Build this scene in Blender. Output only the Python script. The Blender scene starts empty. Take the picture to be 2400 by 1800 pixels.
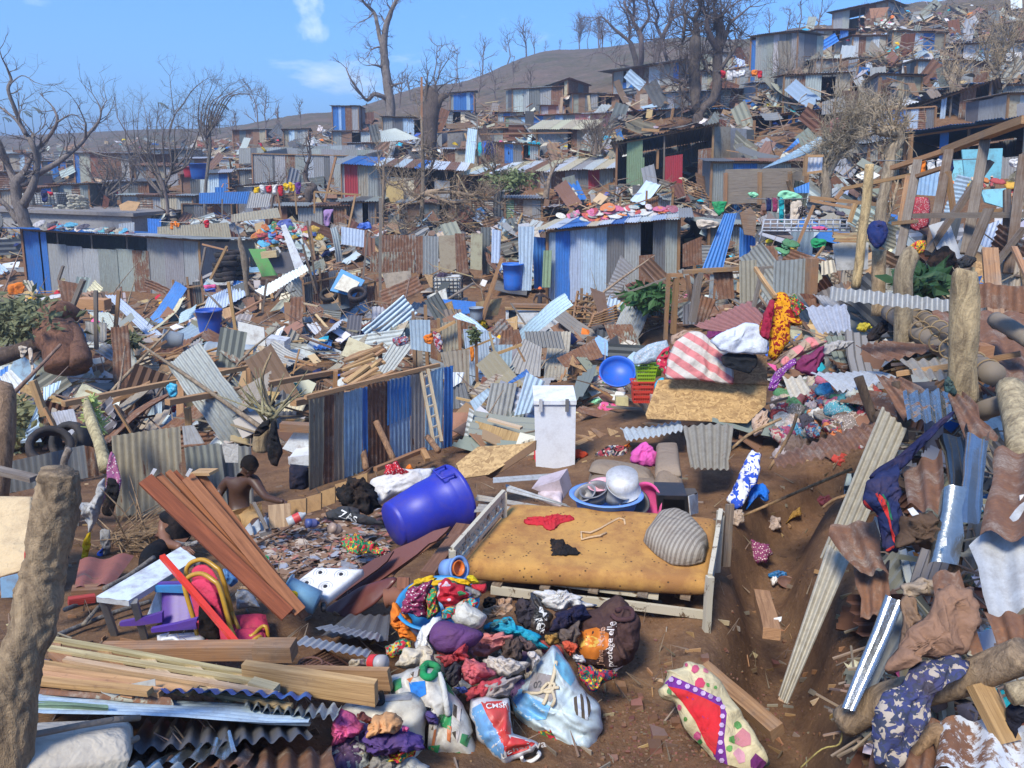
import bpy,math,random
import numpy as np
from mathutils import Vector,Matrix
from mathutils.bvhtree import BVHTree
random.seed(7);Ru=random.uniform;Rg=random.gauss;Rc=random.choice;Rr=random.random;Ve=Vector;mC=math.cos;mS=math.sin;RNG=np.random.default_rng(7)
D2R=math.radians
SC=bpy.context.scene
COL=SC.collection
# camera, world, sun, exposure
PITCH=D2R(14.6);F=1800.0;CP,SP=mC(PITCH),mS(PITCH)
cam_d=bpy.data.cameras.new('camera');cam=bpy.data.objects.new('camera',cam_d);COL.objects.link(cam)
cam_d.sensor_width=36;cam_d.lens=27;cam_d.clip_end=5000;cam_d.clip_start=.05
cam.location=(0,0,0);cam.rotation_euler=(math.pi/2-PITCH,0,0)
SC.camera=cam
SUN_EL,SUN_AZ=D2R(50),D2R(208)
w=bpy.data.worlds.new('World');SC.world=w;w.use_nodes=True
nt=w.node_tree;nt.nodes.clear()
def nd(nt,t,**k):
 n=nt.nodes.new(t)
 for a,b in k.items():
  if a.startswith('i_'):n.inputs[a[2:].replace('_',' ')].default_value=b
  else:setattr(n,a,b)
 return n
sky=nd(nt,'ShaderNodeTexSky',sky_type='NISHITA',sun_disc=False,sun_elevation=SUN_EL,sun_rotation=SUN_AZ,air_density=1.0,dust_density=.3,ozone_density=3.5,altitude=0)
tc=nd(nt,'ShaderNodeTexCoord')
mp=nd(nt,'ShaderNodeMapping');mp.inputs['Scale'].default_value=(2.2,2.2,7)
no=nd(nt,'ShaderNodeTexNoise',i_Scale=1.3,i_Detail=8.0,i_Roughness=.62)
rp=nd(nt,'ShaderNodeMapRange');rp.inputs[1].default_value=.57;rp.inputs[2].default_value=.74;rp.inputs[4].default_value=.75;mp.inputs['Location'].default_value=(7.3,2.4,1.1)  # invented noise clouds, mostly out of view, added to whiten the blue sky light
cdir=Ve(((735-1200)/F,CP+SP*(900-5)/F,-SP+CP*(900-5)/F)).normalized()
dt=nd(nt,'ShaderNodeVectorMath',operation='DISTANCE');dt.inputs[1].default_value=cdir
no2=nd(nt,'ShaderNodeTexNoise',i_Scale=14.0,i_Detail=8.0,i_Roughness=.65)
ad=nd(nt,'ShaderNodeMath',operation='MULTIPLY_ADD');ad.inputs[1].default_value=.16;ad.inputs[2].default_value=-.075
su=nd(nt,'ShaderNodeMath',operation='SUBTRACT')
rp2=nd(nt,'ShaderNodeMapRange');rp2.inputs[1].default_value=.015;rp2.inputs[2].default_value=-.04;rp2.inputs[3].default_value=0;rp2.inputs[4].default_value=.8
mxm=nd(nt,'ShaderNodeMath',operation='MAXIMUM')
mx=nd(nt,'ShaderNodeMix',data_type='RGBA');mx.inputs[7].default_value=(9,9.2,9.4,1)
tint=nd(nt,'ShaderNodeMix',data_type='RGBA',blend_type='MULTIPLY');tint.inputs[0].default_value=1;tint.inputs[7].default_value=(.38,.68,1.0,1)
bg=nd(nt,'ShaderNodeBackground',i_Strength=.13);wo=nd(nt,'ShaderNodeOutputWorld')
L=nt.links.new
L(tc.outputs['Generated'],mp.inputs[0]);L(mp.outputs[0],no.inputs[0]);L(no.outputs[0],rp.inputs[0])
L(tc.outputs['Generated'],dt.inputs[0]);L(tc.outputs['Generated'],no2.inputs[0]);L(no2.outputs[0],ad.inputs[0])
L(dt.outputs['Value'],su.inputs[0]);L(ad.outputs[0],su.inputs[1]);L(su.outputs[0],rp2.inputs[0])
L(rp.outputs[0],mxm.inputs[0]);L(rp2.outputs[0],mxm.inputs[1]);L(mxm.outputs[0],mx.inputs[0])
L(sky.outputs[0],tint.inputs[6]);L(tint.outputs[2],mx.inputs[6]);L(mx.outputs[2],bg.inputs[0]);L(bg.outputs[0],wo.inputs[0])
sd=bpy.data.lights.new('sun','SUN');sd.energy=2.7;sd.angle=D2R(14);sd.color=(1,.93,.80)
so=bpy.data.objects.new('sun',sd);COL.objects.link(so)
sdir=Ve((mS(SUN_AZ)*mC(SUN_EL),mC(SUN_AZ)*mC(SUN_EL),mS(SUN_EL)))
so.rotation_euler=(-sdir).to_track_quat('-Z','Y').to_euler()
SC.view_settings.view_transform='Standard';SC.view_settings.look='None';SC.view_settings.gamma=1;SC.view_settings.exposure=1.06
SC.view_settings.use_curve_mapping=False
SC.cycles.use_denoising=True;SC.cycles.max_bounces=5;SC.cycles.diffuse_bounces=2;SC.cycles.glossy_bounces=2;SC.cycles.transparent_max_bounces=6;SC.cycles.volume_bounces=0
# camera geometry: views used to read positions off the photograph
V=dict(A=(0,0,.36166),B=(800,0,.36166),C=(1600,0,.36166),D=(0,500,.36166),E=(800,500,.36166),F=(1600,500,.36166),G=(0,1000,.27125),H=(500,1000,.27125),I=(1000,1000,.36166),J=(1700,950,.31646),K=(0,1350,.27125),L=(600,1350,.27125),M=(1100,1350,.33906),N=(1750,1350,.29385),P=(0,300,.24108),Q=(450,300,.24108),R=(850,700,.19286),S=(1250,0,.27125),T=(1900,850,.24108),U=(1850,250,.2712),W=(0,0,1.085),Z=(0,0,1.0))
def pts(v,s):
 x0,y0,k=V[v]
 return[(x0+float(a.split(',')[0])*k,y0+float(a.split(',')[1])*k)for a in s.split()]
def pt3(v,s):
 x0,y0,k=V[v]
 return[(x0+float(a.split(',')[0])*k,y0+float(a.split(',')[1])*k,float(a.split(',')[2]))for a in s.split()]
def ray(px,py):
 a,b=(px-1200)/F,(900-py)/F
 return Ve((a,CP+SP*b,-SP+CP*b))
def P(px,py,Y):
 r=ray(px,py);return r*(Y/r.y)
def proj(p):
 y=p[1]*CP-p[2]*SP;z=p[1]*SP+p[2]*CP
 return 1200+F*p[0]/y,900-F*z/y
 # terrain height H(u = X/Y, Y)
PROF={-700:[(1800,3.0),(1450,5),(1300,6.6),(1150,10.5),(1000,17),(850,26),(760,33),(700,37),(610,45),(480,60),(420,80),(360,150),(330,300)],50:[(1800,2.9),(1450,5),(1300,6.6),(1150,10.5),(1000,17),(850,26),(760,33),(700,37),(610,45),(480,60),(420,80),(360,150),(318,300)],500:[(1800,3.0),(1450,5),(1300,6.8),(1150,10.5),(1000,16),(850,24),(760,30),(700,34),(620,42),(560,48),(500,56),(440,65),(380,85),(340,130),(303,270)],800:[(1800,3.3),(1450,5.2),(1300,6.8),(1150,10),(1000,14.5),(850,22),(760,27),(700,33),(620,40),(560,45),(500,52),(430,62),(360,75),(300,95),(285,105),(268,200)],1050:[(1800,3.5),(1450,5.3),(1300,6.7),(1120,10.4),(1000,14),(850,21.5),(760,26),(700,31),(620,37),(560,42),(500,48),(430,56),(360,64),(300,75),(262,95),(205,220)],1300:[(1800,3.7),(1600,4.5),(1450,5.4),(1300,6.7),(1080,11.3),(1000,14),(900,19),(800,24),(710,31),(620,36),(560,39),(490,45),(400,54),(330,62),(280,72),(230,85),(190,110),(122,230)],1600:[(1800,3.9),(1450,5.6),(1300,6.9),(1150,9),(1050,11),(950,14),(850,18),(750,23),(680,27),(600,32),(530,36),(450,42),(380,48),(310,56),(250,63),(200,72),(150,95),(92,190)],1850:[(1800,3.9),(1450,5.8),(1250,8),(1100,10),(1000,12),(900,14.5),(800,17),(700,20),(620,24),(560,28),(480,33),(400,38),(330,44),(260,50),(200,57),(150,65),(110,76),(75,92),(60,120)],2050:[(1800,4.0),(1450,5.7),(1250,7.5),(1100,9.4),(1000,10.8),(900,12.3),(800,14),(700,17),(620,21),(560,25),(480,30),(400,35),(330,41),(260,48),(200,55),(140,63),(90,74),(40,88),(0,110)],2300:[(1800,3.8),(1600,4.5),(1400,5.3),(1200,6.7),(1000,8.6),(900,9.8),(800,11),(720,12.4),(660,14),(600,17),(540,21),(470,26),(400,31),(330,38),(260,46),(200,54),(140,62),(80,75),(20,90),(-60,120)],3100:[(1800,3.8),(1600,4.5),(1400,5.3),(1200,6.7),(1000,8.6),(900,9.8),(800,11),(720,12.4),(660,14),(600,17),(540,21),(470,26),(400,31),(330,38),(260,46),(200,54),(140,62),(80,75),(20,90),(-90,130)]}
LY=np.linspace(math.log(.4),math.log(3000),700)
_cu,_cz=[],[]
for c,tab in sorted(PROF.items()):
 ys=[math.log(.4),math.log(1.2)];zs=[-1.65,-1.75]
 for py,Y in tab:
  r=ray(c,py);ys.append(math.log(Y));zs.append(Y*r.z/r.y)
 zl,yl=zs[-1],tab[-1][1]
 ys+=[math.log(yl*1.25),math.log(yl*2),math.log(2999)];zs+=[zl-1.0,zl-yl*.06,zl-yl*.25-30]
 z=np.interp(LY,ys,zs)
 kk=np.ones(9)/9;z2=np.convolve(np.pad(z,4,mode='edge'),kk,'valid')
 _cu.append((c-1200)/F/CP);_cz.append(z2)
_cu=np.array(_cu);_cz=np.array(_cz)
_ph=RNG.uniform(0,6.28,40);_an=RNG.uniform(0,6.28,40)
def noise(x,y,s=0,octs=4,lac=1.9,gain=.55):
 x=np.asarray(x,float);y=np.asarray(y,float);o=0;a=1;f=1;t=0
 for i in range(octs):
  j=(i*3+s*7)%37
  for m in range(3):
   an=_an[j+m];o=o+a*np.sin(f*(x*mC(an)+y*mS(an))+_ph[j+m]+1.3*np.sin(f*.7*(x*mS(an)-y*mC(an))+_ph[(j+m+5)%40]));t+=a
  a*=gain;f*=lac
 return o/t*1.6
DITCH=[P(1985,1010,9.5),P(1860,1130,8.6),P(1800,1250,7.2),P(1850,1400,5.9),P(1835,1560,4.8),P(1820,1720,4.1)]
def seg_d(x,y,poly):
 d=np.full(np.shape(x),1e9)
 for a,b in zip(poly[:-1],poly[1:]):
  vx,vy=b.x-a.x,b.y-a.y;t=np.clip(((x-a.x)*vx+(y-a.y)*vy)/(vx*vx+vy*vy),0,1)
  d=np.minimum(d,np.hypot(x-a.x-t*vx,y-a.y-t*vy))
 return d
def Hs(x,y,fine=True):
 x=np.asarray(x,float);y=np.asarray(y,float);ym=np.maximum(y,.4)
 u=np.clip(x/ym,_cu[0],_cu[-1]);ly=np.clip(np.log(ym),LY[0],LY[-1])
 k=np.clip(np.searchsorted(_cu,u)-1,0,len(_cu)-2)
 t=(u-_cu[k])/(_cu[k+1]-_cu[k]);t=t*t*(3-2*t)
 fi=(ly-LY[0])/(LY[1]-LY[0]);i=np.clip(fi.astype(int),0,len(LY)-2);f=fi-i
 za=_cz[k,i]*(1-f)+_cz[k,i+1]*f;zb=_cz[k+1,i]*(1-f)+_cz[k+1,i+1]*f
 z=za*(1-t)+zb*t
 d=seg_d(x,y,DITCH);z=z-.58*np.exp(-(d/.34)**4)+.10*np.exp(-((d-.62)/.25)**2)*(y<9)
 if fine:
  z=z+.035*noise(x*1.7,y*1.7,1)*np.clip(ym/4,.5,5)+.012*noise(x*9,y*9,2,3)*(ym<20)
 return z
def H(x,y):return float(Hs(np.array([x]),np.array([y]))[0])
_ts=np.exp(np.linspace(math.log(1.2),math.log(420),1500))
def G(px,py,dflt=60):
 r=ray(px,py);X=_ts*r.x/r.y;Z=_ts*r.z/r.y
 hit=np.nonzero(Z<=Hs(X,_ts,False))[0]
 Y=_ts[hit[0]]if len(hit)else dflt
 return P(px,py,Y)
 # materials
def newmat(name):
 m=bpy.data.materials.new(name);m.use_nodes=True
 n=m.node_tree;n.nodes.clear()
 b=nd(n,'ShaderNodeBsdfPrincipled');o=nd(n,'ShaderNodeOutputMaterial');n.links.new(b.outputs[0],o.inputs[0])
 return m,n,b
def rng(n,src,a,b,c=0.,d=1.):
 r=nd(n,'ShaderNodeMapRange');r.inputs[1].default_value=a;r.inputs[2].default_value=b;r.inputs[3].default_value=c;r.inputs[4].default_value=d
 n.links.new(src,r.inputs[0]);return r.outputs[0]
def mixc(n,f,a,b,bt='MIX'):
 m=nd(n,'ShaderNodeMix',data_type='RGBA',blend_type=bt)
 for s,v in((0,f),(6,a),(7,b)):
  if hasattr(v,'links')or hasattr(v,'is_linked'):n.links.new(v,m.inputs[s])
  else:m.inputs[s].default_value=v if s==0 else(*v[:3],1)
 return m.outputs[2]
def mth(n,op,a,b=None,c=None):
 m=nd(n,'ShaderNodeMath',operation=op)
 for i,v in enumerate((a,b,c)):
  if v is None:continue
  if hasattr(v,'is_linked'):n.links.new(v,m.inputs[i])
  else:m.inputs[i].default_value=v
 return m.outputs[0]
def coords(n,scale=1.,generated=False):
 """object coordinates shifted by a per-object random amount, so that no two copies carry the same pattern"""
 t=nd(n,'ShaderNodeTexCoord');oi=nd(n,'ShaderNodeObjectInfo')
 v=nd(n,'ShaderNodeVectorMath',operation='MULTIPLY_ADD');v.inputs[1].default_value=(scale,)*3
 n.links.new(t.outputs['Object'],v.inputs[0])
 s=mth(n,'MULTIPLY',oi.outputs['Random'],57.0)
 c=nd(n,'ShaderNodeCombineXYZ');n.links.new(s,c.inputs[0]);n.links.new(s,c.inputs[1]);n.links.new(s,c.inputs[2])
 n.links.new(c.outputs[0],v.inputs[2]);return v.outputs[0],oi
def tex(n,vec,scale,detail=4.,rough=.6,dist=0.):
 t=nd(n,'ShaderNodeTexNoise',i_Scale=scale,i_Detail=detail,i_Roughness=rough,i_Distortion=dist)
 n.links.new(vec,t.inputs[0]);return t.outputs[0]
def bump(n,b,h,s=.3,d=.02):
 bp=nd(n,'ShaderNodeBump');bp.inputs['Strength'].default_value=s;bp.inputs['Distance'].default_value=d
 n.links.new(h,bp.inputs['Height']);n.links.new(bp.outputs[0],b.inputs['Normal'])
M_={}
def mk_metal(name,metallic,rough,dirt=.5):
 m,n,b=newmat(name);v,oi=coords(n)
 big=tex(n,v,1.6,6,.7);mid=tex(n,v,9.,5,.7);fin=tex(n,v,60.,3,.6)
 mp=nd(n,'ShaderNodeMapping');mp.inputs['Scale'].default_value=(11,11,.9);n.links.new(v,mp.inputs[0]);st=tex(n,mp.outputs[0],1.6,5,.7)
 base=mixc(n,rng(n,mid,.35,.7,0,.55),oi.outputs['Color'],mixc(n,1.,oi.outputs['Color'],(.66,.62,.58),'MULTIPLY'))
 base=mixc(n,rng(n,fin,.4,.75,0,.3),base,mixc(n,1.,base,(1.35,1.35,1.35),'MULTIPLY'))
 grime=mixc(n,rng(n,st,.47,.75,0,dirt*.8),base,(.15,.105,.07))
 rust=mixc(n,rng(n,mid,.35,.65),(.10,.04,.022),(.27,.12,.055));rust=mixc(n,rng(n,tex(n,v,3.7,6,.75,.5),.5,.62),rust,(.30,.24,.19));rust=mixc(n,rng(n,fin,.3,.7),rust,(.16,.085,.055))
 thr=mth(n,'SUBTRACT',1.02,oi.outputs['Alpha'])
 tot=mth(n,'ADD',mth(n,'MULTIPLY',big,.55),mth(n,'MULTIPLY',st,.5))
 f=mth(n,'SUBTRACT',tot,mth(n,'MULTIPLY',thr,.84));f=rng(n,f,0,.045)
 n.links.new(mixc(n,f,grime,rust),b.inputs['Base Color'])
 n.links.new(mth(n,'MULTIPLY',mth(n,'SUBTRACT',1.,f),metallic),b.inputs['Metallic'])
 n.links.new(mth(n,'MULTIPLY_ADD',f,.85-rough,rough),b.inputs['Roughness'])
 bump(n,b,mth(n,'ADD',mth(n,'MULTIPLY',fin,.3),mid),.25,.01);M_[name]=m
mk_metal('metal',.22,.55);mk_metal('shiny',.92,.2,.12)
def mk_wood(name='wood'):
 m,n,b=newmat(name);v,oi=coords(n)
 t=nd(n,'ShaderNodeUVMap');t.uv_map='grain'
 mp=nd(n,'ShaderNodeMapping');mp.inputs['Scale'].default_value=(2.0,38,1)
 ad2=nd(n,'ShaderNodeVectorMath',operation='ADD');n.links.new(t.outputs[0],ad2.inputs[0])
 s=mth(n,'MULTIPLY',oi.outputs['Random'],31.);c=nd(n,'ShaderNodeCombineXYZ');n.links.new(s,c.inputs[0]);n.links.new(s,c.inputs[1]);n.links.new(c.outputs[0],ad2.inputs[1])
 n.links.new(ad2.outputs[0],mp.inputs[0]);g=tex(n,mp.outputs[0],1.0,5,.65,.6)
 big=tex(n,v,2.2,5,.7);mid=tex(n,v,14.,4,.7)
 base=mixc(n,rng(n,g,.3,.72),mixc(n,1.,oi.outputs['Color'],(1.22,1.2,1.15),'MULTIPLY'),mixc(n,1.,oi.outputs['Color'],(.52,.44,.38),'MULTIPLY'))
 grey=mixc(n,rng(n,g,.3,.7),(.27,.23,.19),(.11,.085,.065))
 f=mth(n,'SUBTRACT',mth(n,'ADD',mth(n,'MULTIPLY',big,.8),mth(n,'MULTIPLY',mid,.3)),mth(n,'SUBTRACT',1.0,oi.outputs['Alpha']));f=rng(n,f,-.1,.2,0,.9)
 cc=mixc(n,f,base,grey);cc=mixc(n,rng(n,mid,.6,.8,0,.6),cc,(.12,.06,.035))
 n.links.new(cc,b.inputs['Base Color']);b.inputs['Roughness'].default_value=.8;bump(n,b,g,.35,.006);M_[name]=m
mk_wood()
def mk_plain(name,rough=.6,dirt=.35,dcol=(.16,.09,.055),bs=.15,spec=.5,scale=1.):
 m,n,b=newmat(name);v,oi=coords(n,scale)
 mid=tex(n,v,5.,6,.72);fin=tex(n,v,45.,3,.6)
 c=mixc(n,rng(n,fin,.35,.7,0,.25),oi.outputs['Color'],mixc(n,1.,oi.outputs['Color'],(.7,.7,.7),'MULTIPLY'))
 f=mth(n,'MULTIPLY',rng(n,mid,.48,.75),mth(n,'MULTIPLY',mth(n,'ADD',.25,mth(n,'SUBTRACT',1.,oi.outputs['Alpha'])),dirt*2))
 n.links.new(mixc(n,f,c,dcol),b.inputs['Base Color']);b.inputs['Roughness'].default_value=rough
 b.inputs['Specular IOR Level'].default_value=spec
 bump(n,b,mth(n,'ADD',mid,mth(n,'MULTIPLY',fin,.3)),bs,.01);M_[name]=m
mk_plain('plastic',.45,.42,bs=.08);mk_plain('cloth',.95,.30,bs=.35,spec=.1);mk_plain('board',.85,.5,bs=.2,spec=.2)
mk_plain('concrete',.9,.4,(.10,.09,.08),.4,.2);mk_plain('rubber',.8,.6,(.11,.075,.055),.3,.3)
mk_plain('skin',.5,.0,bs=.04);mk_plain('leaf',.7,.3,(.10,.09,.03),.1)
mk_plain('paint',.35,.35,(.12,.05,.03),.1)
m_,n,b=(M_['cloth'],)+(M_['cloth'].node_tree,[x for x in M_['cloth'].node_tree.nodes if x.type=='BSDF_PRINCIPLED'][0])
def wrinkle(n,b,v):
 d=nd(n,'ShaderNodeTexNoise',i_Scale=9.,i_Detail=3.);n.links.new(v,d.inputs[0]);q=nd(n,'ShaderNodeMix',data_type='VECTOR');q.inputs[0].default_value=.12;n.links.new(v,q.inputs[4]);n.links.new(d.outputs[1],q.inputs[5])
 r=nd(n,'ShaderNodeTexNoise',i_Scale=8.,i_Detail=3.,i_Roughness=.5,i_Distortion=.3);n.links.new(q.outputs[1],r.inputs[0]);h=mth(n,'ABSOLUTE',mth(n,'SUBTRACT',r.outputs[0],.5))
 bump(n,b,rng(n,h,-.05,.25),.55,.02)
v_,oi_=coords(n);wrinkle(n,b,v_)
def mk_print(name,scale,cols,kind):
 """printed cloth: object colour is the ground colour, cols are the printed figures"""
 m,n,b=newmat(name);v,oi=coords(n)
 c=oi.outputs['Color']
 if kind=='spots':
  t=nd(n,'ShaderNodeTexVoronoi',i_Scale=scale);n.links.new(v,t.inputs[0]);f=rng(n,t.outputs['Distance'],.30,.26);c=mixc(n,f,c,cols[0])
 elif kind=='flowers':
  t=nd(n,'ShaderNodeTexVoronoi',i_Scale=scale);n.links.new(v,t.inputs[0])
  sp=nd(n,'ShaderNodeSeparateColor');n.links.new(t.outputs['Color'],sp.inputs[0])
  f=rng(n,t.outputs['Distance'],.42,.38)
  for i,cc in enumerate(cols):
   c=mixc(n,mth(n,'MULTIPLY',f,rng(n,sp.outputs[0],i/len(cols)*.9,i/len(cols)*.9+.01)),c,cc)
  c=mixc(n,rng(n,t.outputs['Distance'],.13,.10),c,(.75,.6,.2))
 elif kind=='camo':
  for i,cc in enumerate(cols):
   f=rng(n,tex(n,v,scale*(1+.2*i),1.5,.5,.8),.53,.55)
   if i:
    q=nd(n,'ShaderNodeVectorMath',operation='ADD');q.inputs[1].default_value=(i*9.1,i*3.3,0);n.links.new(v,q.inputs[0]);f=rng(n,tex(n,q.outputs[0],scale*(1+.2*i),1.5,.5,.8),.53,.55)
   c=mixc(n,f,c,cc)
 elif kind=='stripes':
  u=nd(n,'ShaderNodeUVMap');u.uv_map='grain';s=nd(n,'ShaderNodeSeparateXYZ');n.links.new(u.outputs[0],s.inputs[0])
  f=rng(n,mth(n,'SINE',mth(n,'MULTIPLY',s.outputs[0],scale)),-.1,.1);c=mixc(n,f,c,cols[0])
 dr=tex(n,v,4.,5,.7);c=mixc(n,rng(n,dr,.5,.8,0,.4),c,(.16,.09,.06))
 n.links.new(c,b.inputs['Base Color']);b.inputs['Roughness'].default_value=.95;b.inputs['Specular IOR Level'].default_value=.1
 wrinkle(n,b,v);M_[name]=m
mk_print('dots',40,[(.75,.65,.62)],'spots');mk_print('flowers',13,[(.55,.04,.1),(.6,.45,.5),(.05,.2,.07)],'flowers')
mk_print('batik',24,[(.7,.5,.03),(.01,.2,.12),(.55,.03,.06)],'camo');mk_print('orangeprint',16,[(.65,.3,.01),(.25,.02,.02)],'camo')
mk_print('camo',22,[(.42,.36,.3),(.05,.06,.1)],'camo');mk_print('motley',9,[(.1,.12,.2),(.5,.45,.4),(.35,.06,.08)],'camo')
mk_print('pinkstripe',30,[(.62,.22,.22)],'stripes');mk_print('beddots',30,[(.62,.55,.5)],'spots')
mk_print('greystripe',170,[(.22,.19,.155)],'stripes');mk_print('bluewhite',13,[(.03,.09,.5)],'camo');mk_print('zigzag',150,[(.10,.08,.06)],'stripes')
def mk_bark():
 m,n,b=newmat('bark');v,oi=coords(n)
 mp=nd(n,'ShaderNodeMapping');mp.inputs['Scale'].default_value=(1,1,.3);n.links.new(v,mp.inputs[0])
 a=tex(n,mp.outputs[0],9,6,.75,1.2);bb=tex(n,v,38,4,.7,.5)
 c=mixc(n,rng(n,a,.36,.66),mixc(n,1.,oi.outputs['Color'],(.45,.42,.4),'MULTIPLY'),mixc(n,1.,oi.outputs['Color'],(1.3,1.27,1.2),'MULTIPLY'))
 c=mixc(n,rng(n,bb,.5,.75,0,.5),c,(.05,.035,.025))
 n.links.new(c,b.inputs['Base Color']);b.inputs['Roughness'].default_value=.92
 bump(n,b,mth(n,'ADD',a,mth(n,'MULTIPLY',bb,.4)),.8,.03);M_['bark']=m
mk_bark()
def mk_osb():
 m,n,b=newmat('chipboard');v,oi=coords(n)
 t=nd(n,'ShaderNodeTexVoronoi',i_Scale=26.);mp=nd(n,'ShaderNodeMapping');mp.inputs['Scale'].default_value=(1,2.3,1.4);n.links.new(v,mp.inputs[0])
 q=nd(n,'ShaderNodeMix',data_type='VECTOR');q.inputs[0].default_value=.25;n.links.new(mp.outputs[0],q.inputs[4])
 tn=nd(n,'ShaderNodeTexNoise',i_Scale=8.);n.links.new(v,tn.inputs[0]);n.links.new(tn.outputs[1],q.inputs[5]);n.links.new(q.outputs[1],t.inputs[0])
 sp=nd(n,'ShaderNodeSeparateColor');n.links.new(t.outputs['Color'],sp.inputs[0])
 c=mixc(n,sp.outputs[0],mixc(n,1.,oi.outputs['Color'],(.62,.56,.5),'MULTIPLY'),mixc(n,1.,oi.outputs['Color'],(1.25,1.25,1.2),'MULTIPLY'))
 c=mixc(n,rng(n,tex(n,v,3,5),.5,.75,0,.5),c,(.16,.09,.045))
 n.links.new(c,b.inputs['Base Color']);b.inputs['Roughness'].default_value=.85;bump(n,b,sp.outputs[1],.25,.004);M_['chipboard']=m
mk_osb()
def mk_foam():
 m,n,b=newmat('foam');v,oi=coords(n)
 a=tex(n,v,3.2,6,.7);h=nd(n,'ShaderNodeTexVoronoi',i_Scale=24.);n.links.new(v,h.inputs[0])
 h2=tex(n,v,7,3,.6)
 c=mixc(n,rng(n,a,.42,.62),oi.outputs['Color'],(.33,.155,.05));c=mixc(n,rng(n,tex(n,v,22,4,.7),.55,.75,0,.5),c,(.30,.13,.045))
 pit=mth(n,'MULTIPLY',rng(n,h.outputs['Distance'],.24,.17),rng(n,h2,.50,.55));c=mixc(n,pit,c,(.08,.045,.02))
 n.links.new(c,b.inputs['Base Color']);b.inputs['Roughness'].default_value=.95;bump(n,b,mth(n,'SUBTRACT',a,mth(n,'MULTIPLY',pit,.5)),.5,.012);M_['foam']=m
mk_foam()
def mk_peel():
 m,n,b=newmat('peeling_paint');v,oi=coords(n)
 mp=nd(n,'ShaderNodeMapping');mp.inputs['Scale'].default_value=(1,1,.55);n.links.new(v,mp.inputs[0])
 a=tex(n,mp.outputs[0],10,7,.75,.4);c=mixc(n,rng(n,a,.56,.60),oi.outputs['Color'],(.13,.085,.05))
 n.links.new(c,b.inputs['Base Color']);b.inputs['Roughness'].default_value=.6;bump(n,b,a,.3,.006);M_['peel']=m
mk_peel()
def mk_ground():
 m,n,b=newmat('red_earth');t=nd(n,'ShaderNodeNewGeometry');v=t.outputs['Position']
 a=tex(n,v,.55,8,.7);c1=tex(n,v,4,8,.75);c2=tex(n,v,26,5,.75);c3=tex(n,v,120,3,.7)
 c=mixc(n,rng(n,a,.35,.65),(.20,.10,.05),(.25,.15,.08));c=mixc(n,rng(n,c1,.4,.7),c,(.11,.06,.038));c=mixc(n,rng(n,c2,.5,.75,0,.7),c,(.30,.19,.12))
 c=mixc(n,rng(n,c3,.62,.72,0,.6),c,(.36,.27,.2))
 sp=nd(n,'ShaderNodeSeparateXYZ');n.links.new(v,sp.inputs[0])
 hc=mixc(n,rng(n,tex(n,v,.09,9,.75),.4,.62),(.165,.12,.095),(.085,.085,.05));hc=mixc(n,rng(n,tex(n,v,.55,6,.8),.52,.7,0,.8),hc,(.25,.20,.17))
 hc=mixc(n,rng(n,tex(n,v,1.4,6,.8),.5,.68,0,.7),hc,(.045,.04,.032))
 c=mixc(n,rng(n,sp.outputs[1],60,100),c,hc)
 n.links.new(c,b.inputs['Base Color']);b.inputs['Roughness'].default_value=.95;b.inputs['Specular IOR Level'].default_value=.15
 bump(n,b,mth(n,'ADD',c1,mth(n,'ADD',mth(n,'MULTIPLY',c2,.6),mth(n,'MULTIPLY',c3,.25))),.8,.035);M_['ground']=m
mk_ground()
m,n,b=newmat('mixed_fragments');a=nd(n,'ShaderNodeVertexColor');a.layer_name='col'
n.links.new(a.outputs[0],b.inputs['Base Color']);b.inputs['Roughness'].default_value=.8;b.inputs['Specular IOR Level'].default_value=.25;M_['mixed']=m
PAL=dict(g=((.34,.355,.35),'grey',.22),l=((.47,.50,.51),'pale grey',.12),d=((.15,.16,.165),'dark grey',.25),b=((.045,.19,.52),'blue',.02),c=((.34,.54,.74),'light blue',.12),w=((.62,.68,.72),'whitish',.10),s=((.45,.58,.70),'bluish white',.22),r=((.26,.16,.11),'rusty brown',.62),R=((.2,.09,.06),'dark rusty',.85),e=((.40,.035,.05),'red',.1),n=((.24,.33,.20),'green',.1),y=((.60,.54,.38),'cream',.25),t=((.38,.34,.26),'tan grey',.3),p=((.68,.25,.27),'pink',.08),m=((.30,.30,.26),'mottled grey',.48),q=((.26,.62,.70),'turquoise',.03),k=((.03,.03,.035),'black',.1))
WOOD=dict(n=((.44,.27,.13),'fresh yellow',.20),m=((.33,.19,.095),'brown',.35),g=((.25,.21,.17),'weathered grey',.7),d=((.13,.085,.055),'dark',.55),r=((.20,.05,.02),'varnished red-brown',.05),p=((.50,.39,.24),'pale new',.1))
CLO=dict(r=((.50,.03,.045),'red'),b=((.04,.12,.48),'blue'),n=((.015,.025,.09),'navy blue'),k=((.018,.018,.02),'black'),w=((.68,.67,.65),'white'),p=((.66,.12,.28),'pink'),y=((.70,.44,.02),'yellow'),o=((.72,.20,.03),'orange'),g=((.03,.30,.12),'green'),t=((.02,.36,.42),'teal'),c=((.05,.45,.70),'sky blue'),v=((.14,.05,.20),'purple'),m=((.25,.04,.1),'maroon'),s=((.28,.27,.26),'grey'),e=((.58,.50,.40),'beige'),u=((.20,.13,.09),'brown'),l=((.30,.68,.42),'pale green'))
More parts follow.
